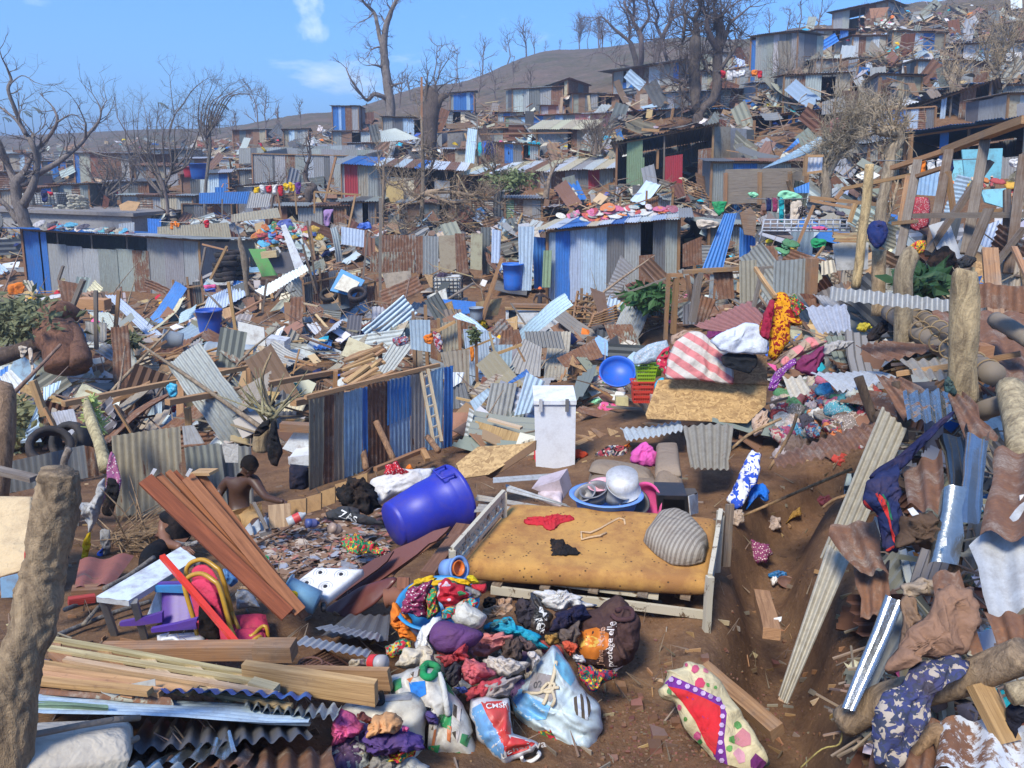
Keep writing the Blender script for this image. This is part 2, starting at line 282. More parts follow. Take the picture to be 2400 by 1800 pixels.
# mesh makers (vertices in world space; the object's origin goes to its base)
def mesh(name,v,f,mat,parent=None,smooth=False,col=None,uv=None,org=None,sharp=None):
 v=np.asarray(v,float)
 if org is None:
  if parent is not None:org=parent['_o']
  else:org=(float(v[:,0].mean()),float(v[:,1].mean()),float(v[:,2].min()))
 me=bpy.data.meshes.new(name)
 lv=v-np.array(org);me.from_pydata(lv.tolist(),[],f)
 if smooth:me.polygons.foreach_set('use_smooth',[True]*len(me.polygons))
 me.materials.append(M_[mat]if isinstance(mat,str)else mat)
 if uv is not None:
  lay=me.uv_layers.new(name='grain');li=np.zeros(len(me.loops),int);me.loops.foreach_get('vertex_index',li)
  lay.data.foreach_set('uv',np.asarray(uv,float)[li].ravel())
 o=bpy.data.objects.new(name,me);COL.objects.link(o)
 if parent is not None:o.parent=parent;o.location=Ve(org)-Ve(parent['_o'])
 else:o.location=org
 o['_o']=tuple(org)
 if col is not None:o.color=tuple(col)if len(col)==4 else(*col,.8)
 return o
def cnt(n):return sum(1 for o in bpy.data.objects if o.name.startswith(n))
def thing(name,org,label,cat,group=None):
 o=bpy.data.objects.new(name,None);COL.objects.link(o);o.location=org;o['_o']=tuple(org);o.empty_display_size=.2
 return tag(o,label,cat,group)
USED={}
def tag(o,label,cat,group=None,kind=None):
 if label:o['label']=label;USED.setdefault(label,[]).append(o)
 if cat:o['category']=cat
 if group:o['group']=group
 if kind:o['kind']=kind
 return o
def jit(c,a=.12):
 k=1+Ru(-a,a)
 return tuple(min(.9,max(.003,x*k*(1+Ru(-a,a)*.35)))for x in c[:3])
def pcol(code,rust=None,a=.14):
 c,_,r=PAL[code];return(*jit(c,a),r if rust is None else rust)
 # corrugated sheet: ridges run from edge p0-p1 to edge p3-p2
def corr(q,pitch=.09,amp=None,bend=0.,sag=0.,crum=0.,tear=0.,ppw=4,seed=None):
 p0,p1,p2,p3=[np.array(p,float)for p in q]
 sd=random.randint(0,30)if seed is None else seed
 Wd=(np.linalg.norm(p1-p0)+np.linalg.norm(p2-p3))/2;Ln=(np.linalg.norm(p3-p0)+np.linalg.norm(p2-p1))/2
 nx=int(min(160,max(6,Wd/pitch*ppw)));ny=int(min(20,max(3,Ln/.19 if(bend or crum or tear or sag)else 3)))
 if amp is None:amp=pitch*.20
 u,v=np.meshgrid(np.linspace(0,1,nx+1),np.linspace(0,1,ny+1))
 vv=v.copy()
 if tear:
  e=noise(u[0]*Wd*9,u[0]*0,sd,4);e2=noise(u[0]*Wd*8,u[0]*0+9,sd+1,4)
  vv=v+(1-v)**3*np.maximum(e,-.2)[None]*tear/Ln-v**3*np.maximum(e2,-.2)[None]*tear/Ln
  eu=noise(v[:,0]*Ln*7,v[:,0]*0,sd+2,4);eu2=noise(v[:,0]*Ln*7,v[:,0]*0+5,sd+3,4)
  uu=u+(1-u)**4*np.maximum(eu,0)[:,None]*tear/Wd*.8-u**4*np.maximum(eu2,0)[:,None]*tear/Wd*.8
 else:uu=u
 U,Vv=uu[...,None],vv[...,None]
 p=p0*(1-U)*(1-Vv)+p1*U*(1-Vv)+p2*U*Vv+p3*(1-U)*Vv
 n=np.cross(p1-p0+p2-p3,p3-p0+p2-p1);n=n/np.linalg.norm(n)
 if np.dot(n,-(p0+p2))<0:n=-n
 off=amp*np.sin(uu*Wd/pitch*2*math.pi)
 if bend:off=off+bend*(1-(2*vv-1)**2)*Ln
 if sag:off=off+sag*(1-(2*uu-1)**2)*Wd
 if crum:off=off+crum*noise(uu*Wd*3.1,vv*Ln*3.1,sd,4)*(.4+.6*np.abs(2*vv-1))
 p=p+off[...,None]*n
 k=nx+1;ii=(np.arange(ny)[:,None]*k+np.arange(nx)[None]).ravel()
 f=np.stack([ii,ii+1,ii+k+1,ii+k],1)
 uv=np.stack([(uu*Wd).ravel(),(vv*Ln).ravel()],1)
 return p.reshape(-1,3),f.tolist(),uv
def onplane(pl,Y=None,tilt=90,yaw=0,anchor=None):
 """pixels -> points of a plane that leans tilt degrees from flat and turns yaw degrees; it passes through the lowest pixel at Y (or on the ground)"""
 a=anchor or max(pl,key=lambda p:p[1])
 A=P(a[0],a[1],Y)if Y else G(a[0],a[1])
 t,y=D2R(tilt),D2R(yaw);n=Ve((mS(y)*mS(t),-mC(y)*mS(t),mC(t)))
 out=[]
 for p in pl:
  r=ray(*p);den=r.dot(n);k=A.dot(n)/den if abs(den)>1e-4 else 1e3
  kk=A.y/r.y
  if k<kk*.55 or k>kk*1.8:k=kk*min(1.8,max(.55,k))if k>0 else kk*1.8
  out.append(r*k)
 return out
SHEETG='corrugated roofing sheets strewn over the slope'
def cs(v,s,code,Y=None,tilt=70,yaw=0,label=None,parent=None,name=None,pitch=None,mat='metal',rust=None,**k):
 pl=pts(v,s);q=onplane(pl,Y,tilt,yaw);Ym=q[2].y
 pt_=pitch or(.09 if Ym<25 else .13)
 k.setdefault('crum',.02 if Ym<30 else 0);k.setdefault('ppw',6 if Ym<12 else 4)
 vv,f,uv=corr(q,pt_,**k)
 o=mesh(name or 'corrugated_sheet',vv,f,mat,parent,smooth=True,col=pcol(code,rust),uv=uv)
 if parent is None:
  if label:tag(o,label,'roofing sheet',SHEETG)
  else:AUTO.append((o,PAL[code][1]+' corrugated sheet','roofing sheet',SHEETG,tilt))
 return o
AUTO=[]
# plank / beam between two 3D points, with a little irregularity
def bmg(a,b,w,t,up=None,roll=0,taper=1.,jag=0):
 a,b=Ve(a),Ve(b);d=b-a;ln=d.length;d.normalize()
 up=Ve(up)if up else Ve((0,0,1));
 if abs(d.dot(up))>.97:up=Ve((1,.2,0))
 s=d.cross(up).normalized();u=s.cross(d).normalized()
 if roll:R=Matrix.Rotation(roll,3,d);s=R@s;u=R@u
 nseg=3;vs=[];uv=[]
 for i in range(nseg+1):
  f=i/nseg;c=a+(b-a)*f+s*Ru(-.006,.006)*ln*.5*(0<i<nseg)+u*Ru(-.006,.006)*ln*.5*(0<i<nseg);k=1+(taper-1)*f
  for(x,y)in((-1,-1),(1,-1),(1,1),(-1,1)):
   e=Ve((0,0,0))if 0<i<nseg or not jag else d*Ru(-jag,jag)
   vs.append(c+s*x*w/2*k+u*y*t/2*k+e);uv.append((f*ln,(x*w/2 if y<0 else w+x*w/2)+(y*t)))
 fs=[(3,2,1,0)]
 for i in range(nseg):
  for j in range(4):fs.append((i*4+j,i*4+(j+1)%4,(i+1)*4+(j+1)%4,(i+1)*4+j))
 fs.append(tuple(nseg*4+j for j in range(4)))
 return vs,fs,uv
def join(gs):
 V_,F_,U_=[],[],[];k=0
 for g in gs:
  V_+=[tuple(x)for x in g[0]];F_+=[tuple(i+k for i in f)for f in g[1]]
  if len(g)>2 and g[2]is not None:U_+=[tuple(x)for x in g[2]]
  k+=len(g[0])
 return V_,F_,(U_ if len(U_)==len(V_)else None)
PLANKG='loose planks and beams in the rubble'
def plk(a,b,w=.1,t=.04,code='m',label=None,parent=None,name='plank',mat='wood',roll=0,up=None,col=None,cat='plank',group=PLANKG,jag=.0,taper=1.):
 g=bmg(a,b,w,t,up,roll,taper,jag);c=WOOD[code]
 o=mesh(name,g[0],g[1],mat,parent,col=col or(*jit(c[0],.18),c[2]+Ru(-.1,.1)),uv=g[2])
 if parent is None:
  if label:tag(o,label,cat,group)
  else:AUTO.append((o,c[1]+' wooden '+name.replace('_',' '),cat,group,0))
 return o
def pk(v,s,Ya=None,Yb=None,w=.1,t=.04,code='m',label=None,parent=None,name='plank',**k):
 """plank traced by its two ends; Ya, Yb distances (None: on the ground)"""
 p=pts(v,s);a=P(*p[0],Ya)if Ya else G(*p[0]);b=P(*p[1],Yb)if Yb else(P(*p[1],a.y)if Yb==0 else G(*p[1]))
 return plk(a,b,w,t,code,label,parent,name,**k)
 # tube along a polyline
def tug(pl,rad,n=8,rough=0.,cap=True,seed=0):
 pl=[Ve(p)for p in pl];vs=[];fs=[];uv=[];ref=None;ln=0
 for i,p in enumerate(pl):
  d=(pl[min(i+1,len(pl)-1)]-pl[max(i-1,0)]).normalized()
  if ref is None:ref=d.orthogonal().normalized()
  ref=(ref-d*ref.dot(d));ref=ref.normalized()if ref.length>1e-5 else d.orthogonal().normalized()
  s=d.cross(ref)
  if i:ln+=(p-pl[i-1]).length
  for j in range(n):
   a=2*math.pi*j/n;r=rad[i]
   if rough:r*=1+rough*float(noise(a*1.3+0.0,ln*4+seed,seed%9,3))
   vs.append(p+(ref*mC(a)+s*mS(a))*r);uv.append((ln,a*.1))
 for i in range(len(pl)-1):
  for j in range(n):fs.append((i*n+j,i*n+(j+1)%n,(i+1)*n+(j+1)%n,(i+1)*n+j))
 if cap:fs.append(tuple(range(n-1,-1,-1)));fs.append(tuple((len(pl)-1)*n+j for j in range(n)))
 return vs,fs,uv
def smp(pl,k=3):
 """Catmull-Rom through points (with radius as 4th value)"""
 pl=[np.array(p,float)for p in pl];out=[]
 q=[pl[0]]+pl+[pl[-1]]
 for i in range(1,len(q)-2):
  for j in range(k):
   t=j/k;a,b,c,d=q[i-1],q[i],q[i+1],q[i+2]
   out.append(.5*((2*b)+(c-a)*t+(2*a-5*b+4*c-d)*t*t+(3*b-a-3*c+d)*t**3))
 out.append(pl[-1]);return out
 # blob: a closed soft body over an outline (star-shaped) on a plane: cloth, bags, cushions
def blg(out3,bulge=.1,folds=.02,ff=9.,rings=12,seg=None,flat=.5,seed=0,under=.15,hard=2.2,res=1.0,fscale=1.):
 o=[np.array(p,float)for p in out3];c=sum(o)/len(o);n=np.zeros(3)
 for a,b in zip(o,o[1:]+o[:1]):n+=np.cross(a-c,b-c)
 n/=np.linalg.norm(n)
 if np.dot(n,-c)<0:n=-n
 if abs(n[2])>.5 and n[2]<0:n=-n
 e1=o[0]-c;e1-=n*np.dot(e1,n);e1/=np.linalg.norm(e1);e2=np.cross(n,e1)
 ns=seg or int(max(44,len(o)*6)*res);rings=max(rings,11 if abs(c[1])<12 else 6);ns=ns if abs(c[1])<12 else ns//2;dd=o+[o[0]]
 L_=np.cumsum([0]+[np.linalg.norm(b-a)for a,b in zip(dd[:-1],dd[1:])]);t=np.linspace(0,L_[-1],ns,endpoint=False)
 bd=np.stack([np.interp(t,L_,[p[i]for p in dd])for i in range(3)],1);bd=(np.roll(bd,1,0)+2*bd+np.roll(bd,-1,0))/4
 vs=[c+n*bulge];xs=[]
 for r in range(1,rings+1):
  s=r/rings;ring=c+(bd-c)*s
  x=(ring-c)@e1;y=(ring-c)@e2
  h=bulge*np.maximum(0,1-s**hard)**flat
  R0=max(.05,np.linalg.norm(bd-c,axis=1).mean());kf=2.6*ff*min(1.6,max(.5,.22/R0));wx=x+.25*R0*noise(x*4/R0*.5,y*4/R0*.5,seed+2,2);wy=y+.25*R0*noise(x*2/R0+3,y*2/R0,seed+4,2);ca_=mC(seed*1.7);sa_=mS(seed*1.7)
  ux=(wx*ca_+wy*sa_)*kf*1.25;uy=(-wx*sa_+wy*ca_)*kf*.45
  fo=folds*fscale*(.45+.55*min(1,(1-s)*3))*((.45-np.abs(noise(ux,uy,seed,3)))*2.1+.45*noise(wx*kf*2,wy*kf*2,seed+3,3))
  ed=1+(folds*fscale*.9*noise(x*kf,y*kf,seed+5,3)/R0)*(s>.6)
  vs+=list(c+(ring-c)*ed[:,None]+n*(h+fo)[:,None])
  xs.append((x,y))
 k=len(vs);back=c+(bd-c)*.93-n*(bulge*under+.004);vs+=list(back);vs.append(c-n*(bulge*under+.006))
 fs=[(0,1+j,1+(j+1)%ns)for j in range(ns)]
 for r in range(rings-1):
  for j in range(ns):fs.append((1+r*ns+j,1+(r+1)*ns+j,1+(r+1)*ns+(j+1)%ns,1+r*ns+(j+1)%ns))
 for j in range(ns):fs.append((1+(rings-1)*ns+j,k+j,k+(j+1)%ns,1+(rings-1)*ns+(j+1)%ns))
 for j in range(ns):fs.append((k+j,len(vs)-1,k+(j+1)%ns))
 vv=np.array(vs);uv=np.stack([(vv-c)@e1,(vv-c)@e2],1)
 return vv,fs,uv
def blob(v,s,col,label=None,cat='cloth',name='garment',mat='cloth',Y=None,tilt=30,yaw=0,group=None,parent=None,lift=0.,**k):
 q=onplane(pts(v,s),Y,tilt,yaw)
 if lift:q=[p+Ve((0,0,lift))for p in q]
 k.setdefault('seed',random.randint(0,20))
 vv,f,uv=blg(q,**k);c=CLO[col][0]if isinstance(col,str)else col
 o=mesh(name,vv,f,mat,parent,smooth=True,col=(*jit(c,.05),.6),uv=uv)
 if parent is None:
  if label:tag(o,label,cat,group)
  else:AUTO.append((o,(CLO[col][1]if isinstance(col,str)else 'pale')+' '+cat,cat,group or 'clothes strewn about',tilt))
 return o
 # flat board over an outline, with thickness
def bog(q,th=.015,n=None):
 q=[Ve(p)for p in q];c=sum(q,Ve())/len(q);nn=Ve()
 for a,b in zip(q,q[1:]+q[:1]):nn+=(a-c).cross(b-c)
 nn.normalize()
 if nn.dot(-c)<0:nn=-nn;q=q[::-1]
 k=len(q);vs=[p for p in q]+[p-nn*th for p in q]
 fs=[tuple(range(k)),tuple(range(2*k-1,k-1,-1))]+[(i,k+i,k+(i+1)%k,(i+1)%k)for i in range(k)]
 d=(q[1]-q[0]).normalized();e=nn.cross(d)
 return vs,fs,[((p-c).dot(d),(p-c).dot(e))for p in vs]
def bd(v,s,col,label=None,cat='board',name='board',mat='board',Y=None,tilt=60,yaw=0,th=.018,group=None,parent=None,alpha=.5,rot=None):
 q=onplane(pts(v,s),Y,tilt,yaw);g=bog(q,th)
 c=WOOD[col][0]if isinstance(col,str)else col
 o=mesh(name,*g[:2],mat,parent,col=(*jit(c,.05),alpha),uv=g[2])
 if parent is None:
  if label:tag(o,label,cat,group)
  else:AUTO.append((o,(WOOD[col][1]if isinstance(col,str)else 'pale')+' '+name.replace('_',' '),cat,group or 'boards in the rubble',tilt))
 return o
def box_geo(c,sx,sy,sz,rz=0,rx=0,ry=0,bev=.0):
 """box centred on its base c"""
 R=Matrix.Rotation(rz,3,'Z')@Matrix.Rotation(ry,3,'Y')@Matrix.Rotation(rx,3,'X');c=Ve(c)
 if not bev:
  vs=[c+R@Ve((x*sx/2,y*sy/2,z*sz))for z in(0,1)for x,y in((-1,-1),(1,-1),(1,1),(-1,1))]
  return vs,[(3,2,1,0),(4,5,6,7)]+[(i,(i+1)%4,4+(i+1)%4,4+i)for i in range(4)],[(v.x,v.z)for v in vs]
 vs=[];b=bev
 for(z,i)in((0,b),(b,0),(sz-b,0),(sz,b)):
  for(x,y,ax)in((-1,-1,0),(-1,-1,1),(1,-1,1),(1,-1,0),(1,1,0),(1,1,1),(-1,1,1),(-1,1,0)):
   X=sx/2-i;Yy=sy/2-i;dx=b if ax==1 else 0;dy=b if ax==0 else 0
   vs.append(c+R@Ve((x*(X-dx),y*(Yy-dy),z)))
 fs=[tuple(range(7,-1,-1)),tuple(24+j for j in range(8))]
 for r in range(3):
  for j in range(8):fs.append((r*8+j,r*8+(j+1)%8,(r+1)*8+(j+1)%8,(r+1)*8+j))
 return vs,fs,[(v.x,v.z)for v in vs]
def lag(prof,M=None,n=28,sx=1.,sy=1.):
 """profile [(r, z)...] turned about Z, placed by matrix M"""
 vs=[];fs=[]
 for r,z in prof:
  for j in range(n):
   a=2*math.pi*j/n;p=Ve((r*mC(a)*sx,r*mS(a)*sy,z));vs.append(M@p if M else p)
 k=len(prof)
 for i in range(k-1):
  for j in range(n):fs.append((i*n+j,i*n+(j+1)%n,(i+1)*n+(j+1)%n,(i+1)*n+j))
 return vs,fs,None
def frame(o,z,x=None):
 """matrix with origin o, axis z"""
 z=Ve(z).normalized();x=Ve(x)if x else Ve((1,0,0));x=(x-z*x.dot(z)).normalized();y=z.cross(x)
 return Matrix(((x.x,y.x,z.x,o[0]),(x.y,y.y,z.y,o[1]),(x.z,y.z,z.z,o[2]),(0,0,0,1)))
 # TERRAIN
def terrain():
 us=np.concatenate([np.linspace(-6,-1.3,24),np.linspace(-1.25,1.25,330),np.linspace(1.3,6,24)])
 ys=np.exp(np.linspace(math.log(.5),math.log(2800),420))
 U_,Y_=np.meshgrid(us,ys);X_=U_*np.maximum(Y_,1.0);Z_=Hs(X_,Y_)
 v=np.stack([X_.ravel(),Y_.ravel(),Z_.ravel()],1);k=len(us)
 ii=(np.arange(len(ys)-1)[:,None]*k+np.arange(k-1)[None]).ravel()
 f=np.stack([ii,ii+1,ii+k+1,ii+k],1)
 b=len(v);bx=X_[0];extra=[]
 for yy in(-6,-60,-900):
  extra.append(np.stack([np.linspace(-3-abs(yy)*1.2,3+abs(yy)*1.2,k),np.full(k,float(yy)),np.full(k,-1.65)],1))
 v=np.concatenate([v]+extra);rows=[np.arange(k)]+[b+i*k+np.arange(k)for i in range(3)];fl=f.tolist()
 for r0,r1 in zip(rows[:-1],rows[1:]):
  for j in range(k-1):fl.append([int(r1[j]),int(r1[j+1]),int(r0[j+1]),int(r0[j])])
 o=mesh('hillside',v,fl,'ground',smooth=True,org=(0,0,0));o['kind']='structure'
terrain()
# SHACKS
def rowtok(s):
 out=[]
 for t in s.split():
  top=0.;wd=1.
  if '/' in t:t,a=t.split('/');top=float(a)
  if ':' in t:t,a=t.split(':');wd=float(a)
  out.append((t,wd,top))
 return out
def wallrow(parent,q,tokens,name='wall_sheet',horiz=False,gapbot=0,jag=.02,over=.0,**k):
 """row of sheets side by side between the quad's left and right edges (TL TR BR BL)"""
 TL,TR,BR,BL=[Ve(p)for p in q];tk=rowtok(tokens);tot=sum(t[1]for t in tk);x=0;n=None
 nn=(TR-TL).cross(BL-TL).normalized();
 if nn.dot(-TL)<0:nn=-nn
 for i,(c,wd,top)in enumerate(tk):
  a,b=x/tot,(x+wd)/tot;x+=wd
  if c=='-':continue
  off=nn*(.012*(i%2))
  tl,tr,bl,br=TL.lerp(TR,a),TL.lerp(TR,b),BL.lerp(BR,a),BL.lerp(BR,b)
  jl,jr=Ru(-jag,jag),Ru(-jag,jag)
  tl,tr=tl.lerp(bl,max(0,top+jl*(not name.startswith('roof')))),tr.lerp(br,max(0,top+jl))
  e=(br-bl).normalized()*.03;up=(tl-bl)
  if over:tl,tr,bl,br=tl+up*Ru(-over,over),tr+up*Ru(-over,over),bl-up*Ru(-over,over),br-up*Ru(-over,over)
  pit=.10 if TL.y<45 else .16
  cq=(bl-e+off,br+e+off,tr+e+off,tl-e+off)if not horiz else(tl-e+off,bl-e+off,br+e+off,tr+e+off)
  if c[-1]=='_':
   g=bog(cq,.015);mesh('wall_board',g[0],g[1],'board',parent,col=pcol(c[0],.4),uv=g[2]);continue
  if c[-1]=='^':cq=(tl+off,bl+off,br+off,tr+off);c=c[0]
  vv,f,uv=corr(cq,pit,crum=.012,**k);mesh(name,vv,f,'metal',parent,smooth=True,col=pcol(c),uv=uv)
SHG='patched corrugated-iron shacks on the slope'
SHK=[]
def q3(v,s):return[P(*p)for p in pt3(v,s)]
def shack(label,v,quad,depth,front,roof,side='g',over=.45,rise=.25,name='shack',cat='shack',fb=True,sheets=None,lean=0,rh=False,group=SHG,roofover=.04):
 TL,TR,BR,BL=q3(v,quad);d=(TR-TL);d.z=0;dn=Ve((-d.y,d.x,0)).normalized()
 if dn.y<0:dn=-dn
 hb=1.8
 BL2,BR2=BL-Ve((0,0,hb)),BR-Ve((0,0,hb))
 SHK.append([proj(TL),proj(TR),tuple(a+b for a,b in zip(proj(BR),(8,14))),tuple(a+b for a,b in zip(proj(BL),(-8,14)))])
 r=thing(name,tuple((BL+BR)/2),label,cat,group)
 wallrow(r,(TL,TR,BR2,BL2),front)
 bk=dn*depth;n=max(2,int(depth/.9));z=Ve((0,0,rise))
 wallrow(r,(TL,TL+bk+z,BL2+bk,BL2),' '.join(Rc(side)for _ in range(n)),'side_sheet')
 wallrow(r,(TR,TR+bk+z,BR2+bk,BR2),' '.join(Rc(side)for _ in range(n)),'side_sheet')
 wallrow(r,(TL+bk+z,TR+bk+z,BR2+bk,BL2+bk),' '.join(Rc(side)for _ in range(max(2,int(d.length)))),'back_sheet')
 if roof:
  up=Ve((0,0,.07));dx=d.normalized()*over*.8;f=-dn*over
  zf=Ve((0,0,-rise*over/depth))
  wallrow(r,(TL+bk+z*1.05+up-dx,TR+bk+z*1.05+up+dx,TR+f+zf+up+dx,TL+f+zf+up-dx),roof,'roof_sheet',over=roofover)
 if fb:
  for a in(TL,TR):
   b=BL2 if a is TL else BR2;plk(a-dn*.05,b-dn*.05,.09,.09,'m',parent=r,name='corner_post')
  plk(TL-dn*.06+Ve((0,0,.0)),TR-dn*.06,.1,.07,'m',parent=r,name='roof_beam')
  k=max(2,int(d.length/2))
  for i in range(1,k):plk(TL.lerp(TR,i/k)+dn*.08,BL2.lerp(BR2,i/k)+dn*.08,.07,.07,'g',parent=r,name='stud')
 return r
s1=shack('long low shack with a bright blue left end and a dark gap under its roof','P','215,985,38 1940,1095,35 1950,1640,35 265,1625,38',4.2,'b:.9 b:.8 -:.25 b:.5 g:2/.14 l:1.6/.14 l:1.7/.14 g:1.8/.14 g:1.6/.14 m:1.5/.14 g:1.6 g:1.7 g:1.6','b b b b b b l l l g g g','g',over=.7,rise=-.25)
s2=shack('blue and whitewashed shack with clothes drying on its blue and white roof','E','1335,118,29.5 2190,30,28.5 2190,560,28.5 1335,600,29.5',5.5,'s:.7 b:1 s:.95 s:.9 s:1 d:1.2 g:1.2 R:1/.25 d:.9 g:.9','y w b b y w b w w s l g','gd',over=.6,rise=.15)
s3=shack('shack with a blue and rusty striped roof above a yellow-brown board door','B','0,1060,50 760,1110,50 760,1380,50 0,1370,50',5,'g:.2 e:.8 t:.7 g:.6 d:.7/.02 -:.1 y_:1.5/.15 R:.7/.1 -:.6 g_:.9/.15 -:.6','g b b b w r w r b w w r w','gr',over=.6,rise=.55)
s4=shack('long brown and red panelled shack under a pale sagging roof','B','790,1140,51 1770,1085,48 1770,1300,48 790,1330,51',6,'-:1.4 m:.8/.1 g:.8 R:.6 R:1 g:.6 r:.8 g:.7 d:.6 e:.6 g:.8','y w r w y w r y w y g w y w','gr',over=.5,rise=.9,roofover=.1)
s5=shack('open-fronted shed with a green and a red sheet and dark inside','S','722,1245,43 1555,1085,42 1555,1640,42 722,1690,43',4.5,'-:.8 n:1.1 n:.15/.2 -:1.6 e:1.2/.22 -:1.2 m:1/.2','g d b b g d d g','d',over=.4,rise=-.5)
wallrow(s5,q3('S','1555,1085,42 1905,1120,45 1905,1500,45 1555,1640,42'),'m_ t_ g g_ d_','side_sheet')
s6=shack('small shed with a cream roof beside the pollarded shrub','B','1270,835,58 1590,835,57 1590,1030,57 1270,1030,58',4,'g g:.7 g_ -:.4 R:.5 t:.8','y y y y y y','gq',over=.7,rise=.8)
s7=shack('pink-walled house with a long blue roof','S','500,990,64 1400,940,60 1400,1120,60 500,1140,64',5,'p:1 p:1 p:1 -:.3 R:.2 -:1.3 t:.2 -:1 g:.4 -:1 d:.8','w w b w b b c b b','pd',over=.7,rise=.1)
s8=shack('grey hillside shack with white panels below the twin bare trees','S','690,625,78 1265,530,74 1265,800,74 690,790,78',6,'g:1.3 b:.4/.3 w:.8 m:1 m:1 w:1.3 g:.8 g:.8 b:.7','d g g d g g','gd',over=1.2,rise=.2)
s9=shack('tall grey hut with a narrow blue door near the skyline','C','445,240,64 750,205,61 750,425,61 445,430,64',3.6,'b:.9/.08 g g g l g d g','g d g d','gd',over=.4,rise=.1)
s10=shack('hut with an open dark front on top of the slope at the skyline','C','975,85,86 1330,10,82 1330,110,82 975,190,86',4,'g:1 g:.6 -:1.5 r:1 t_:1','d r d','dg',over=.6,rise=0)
s11=shack('small bright blue hut on the slope right of the thick broken trunk','B','705,605,84 860,592,84 860,695,84 705,700,84',3,'g:.5 b b c:.5 b:.6','b g b','d',over=.4,rise=.1)
s12=shack('little blue and rust hut on the skyline beside the tall bare tree','B','-60,688,86 110,688,86 110,765,86 -60,765,86',4,'b c:.4 b:.6 R g','g g g','gr',over=.3,rise=.0)
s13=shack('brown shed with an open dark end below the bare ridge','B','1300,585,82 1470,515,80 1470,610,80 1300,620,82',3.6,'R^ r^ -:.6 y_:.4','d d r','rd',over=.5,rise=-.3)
s14=shack('maroon shed with a blue roof right of the big dark tree','C','225,712,56 440,712,56 440,805,56 225,805,56',4,'R R R R R','b b b b','R',over=.5,rise=.2)
s15=shack('long wall of tall grey sheets left of the red-panelled shack','A','1635,995,60 2300,1010,58 2300,1210,58 1635,1205,60',5,'g g d:.3/.1 g m g l:.8 g d:.5 -:.5 g g','','g',rise=.6)
wallrow(s15,q3('A','1550,960,66 2300,940,64 2300,1060,64 1550,1060,66'),'g d:.5 g l g d g g l g','back_sheet')
s16=shack('brown boarded hut with a blue window sheet behind the left bare tree','A','480,990,72 840,1000,70 840,1150,70 480,1160,72',5,'b:.5 m_ R_ R^ r g_:.8','g r g d','r',over=.4,rise=.2)
s17=shack('tiny blue hut low on the far left hillside','A','270,1045,76 430,1045,76 430,1110,76 270,1110,76',3,'d b b:.5 -:.4 b','g g','d',over=.3,rise=.1)
s18=shack('grey and rust patchwork wall hut behind the clothes line','B','600,860,66 1150,820,64 1150,960,64 600,980,66',4,'g:.5 -:.4 m_ d_ g_ r_ l:.5','','g',rise=.3)
s19=shack('teal and blue low house with corrugated roof edge above the clothes line','B','1060,760,70 1640,735,68 1640,850,68 1060,860,70',4,'n:.4 g c b:.8 g c:.6 g p:.5 p','r d p r g','g',over=.3,rise=.1)
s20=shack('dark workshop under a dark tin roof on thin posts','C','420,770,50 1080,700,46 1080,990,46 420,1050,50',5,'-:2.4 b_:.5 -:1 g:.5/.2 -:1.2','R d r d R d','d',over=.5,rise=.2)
s21=shack('tall grey hut with a rust-streaked corner right of the pruned shrub','C','1205,940,34 1440,880,34 1440,1300,34 1205,1300,34',3.5,'g m:.8 R:.5/.45 g','g d g','g',over=.35,rise=.2)
s22=shack('row of blue and grey standing sheets behind the pruned shrub','C','1190,720,44 1640,690,43 1640,1010,43 1150,1090,44',4,'b/.05 b:.5/.4 b g:.4 b:.8 b g:.8 s:.8 r^:1 d','','gb',rise=.2)
s23=shack('low house with a dark blue roof and turquoise panel behind the charred timber frame','C','1450,890,32 2300,760,29 2300,1330,29 1450,1330,32',5,'-:2 b_:.4 q_:1.8/.25 -:.3 g:.9/.25 g:1/.25 d:.6','b b b b b b b','d',over=.8,rise=-.3)
s24=shack('grey weathered hut with a lattice gate at the right edge of the slope','C','1770,290,60 2260,270,57 2260,400,57 1770,410,60',4,'g_:.5 -:.2 w_ l:.4 c_:.8 g l g','d g d g','g',over=.5,rise=.1)
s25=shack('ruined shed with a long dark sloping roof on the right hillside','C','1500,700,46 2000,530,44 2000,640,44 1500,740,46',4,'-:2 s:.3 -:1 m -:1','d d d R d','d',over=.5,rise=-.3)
s26=shack('patchwork board wall in brown and grey below the water tanks','S','880,812,67 1270,808,66 1270,930,66 880,930,67',3,'r_:.5 t_:.7 r^ t_ m_','','g',rise=.1,fb=False)
s27=shack('low brown board wall right of the big dark tree','S','1620,830,60 1930,815,60 1930,890,60 1620,895,60',3,'t^ r^ t^ t_','','r',rise=.1,fb=False)
cq=q3('P','-300,800,50 1275,860,47 1275,1100,47 -300,1010,50')
ch=thing('concrete_house',tuple((cq[2]+cq[3])/2),'low rendered grey house with a flat slab roof behind the blue-ended shack','house')
def prism(parent,name,pts_,vec,mat,col):
 k=len(pts_);vs=list(pts_)+[p+vec for p in pts_]
 fs=[tuple(range(k)),tuple(range(2*k-1,k-1,-1))]+[(i,k+i,k+(i+1)%k,(i+1)%k)for i in range(k)]
 return mesh(name,vs,fs,mat,parent,col=col)
dz=Ve((0,0,-2.2));bk=Ve((0,7,0))
prism(ch,'rendered_wall',[cq[0],cq[1],cq[1]+bk,cq[0]+bk],Ve((0,0,-4.5)),'concrete',(.36,.35,.34,.5))
ft=Ve((0,-.35,0));up=Ve((0,0,.2))
prism(ch,'roof_slab',[cq[0]+up+ft,cq[1]+up+ft+Ve((.3,0,0)),cq[1]+up+bk+Ve((.3,.3,0)),cq[0]+up+bk],Ve((0,0,-.2)),'concrete',(.26,.24,.23,.4))
SLABZ=cq[0].z+.2
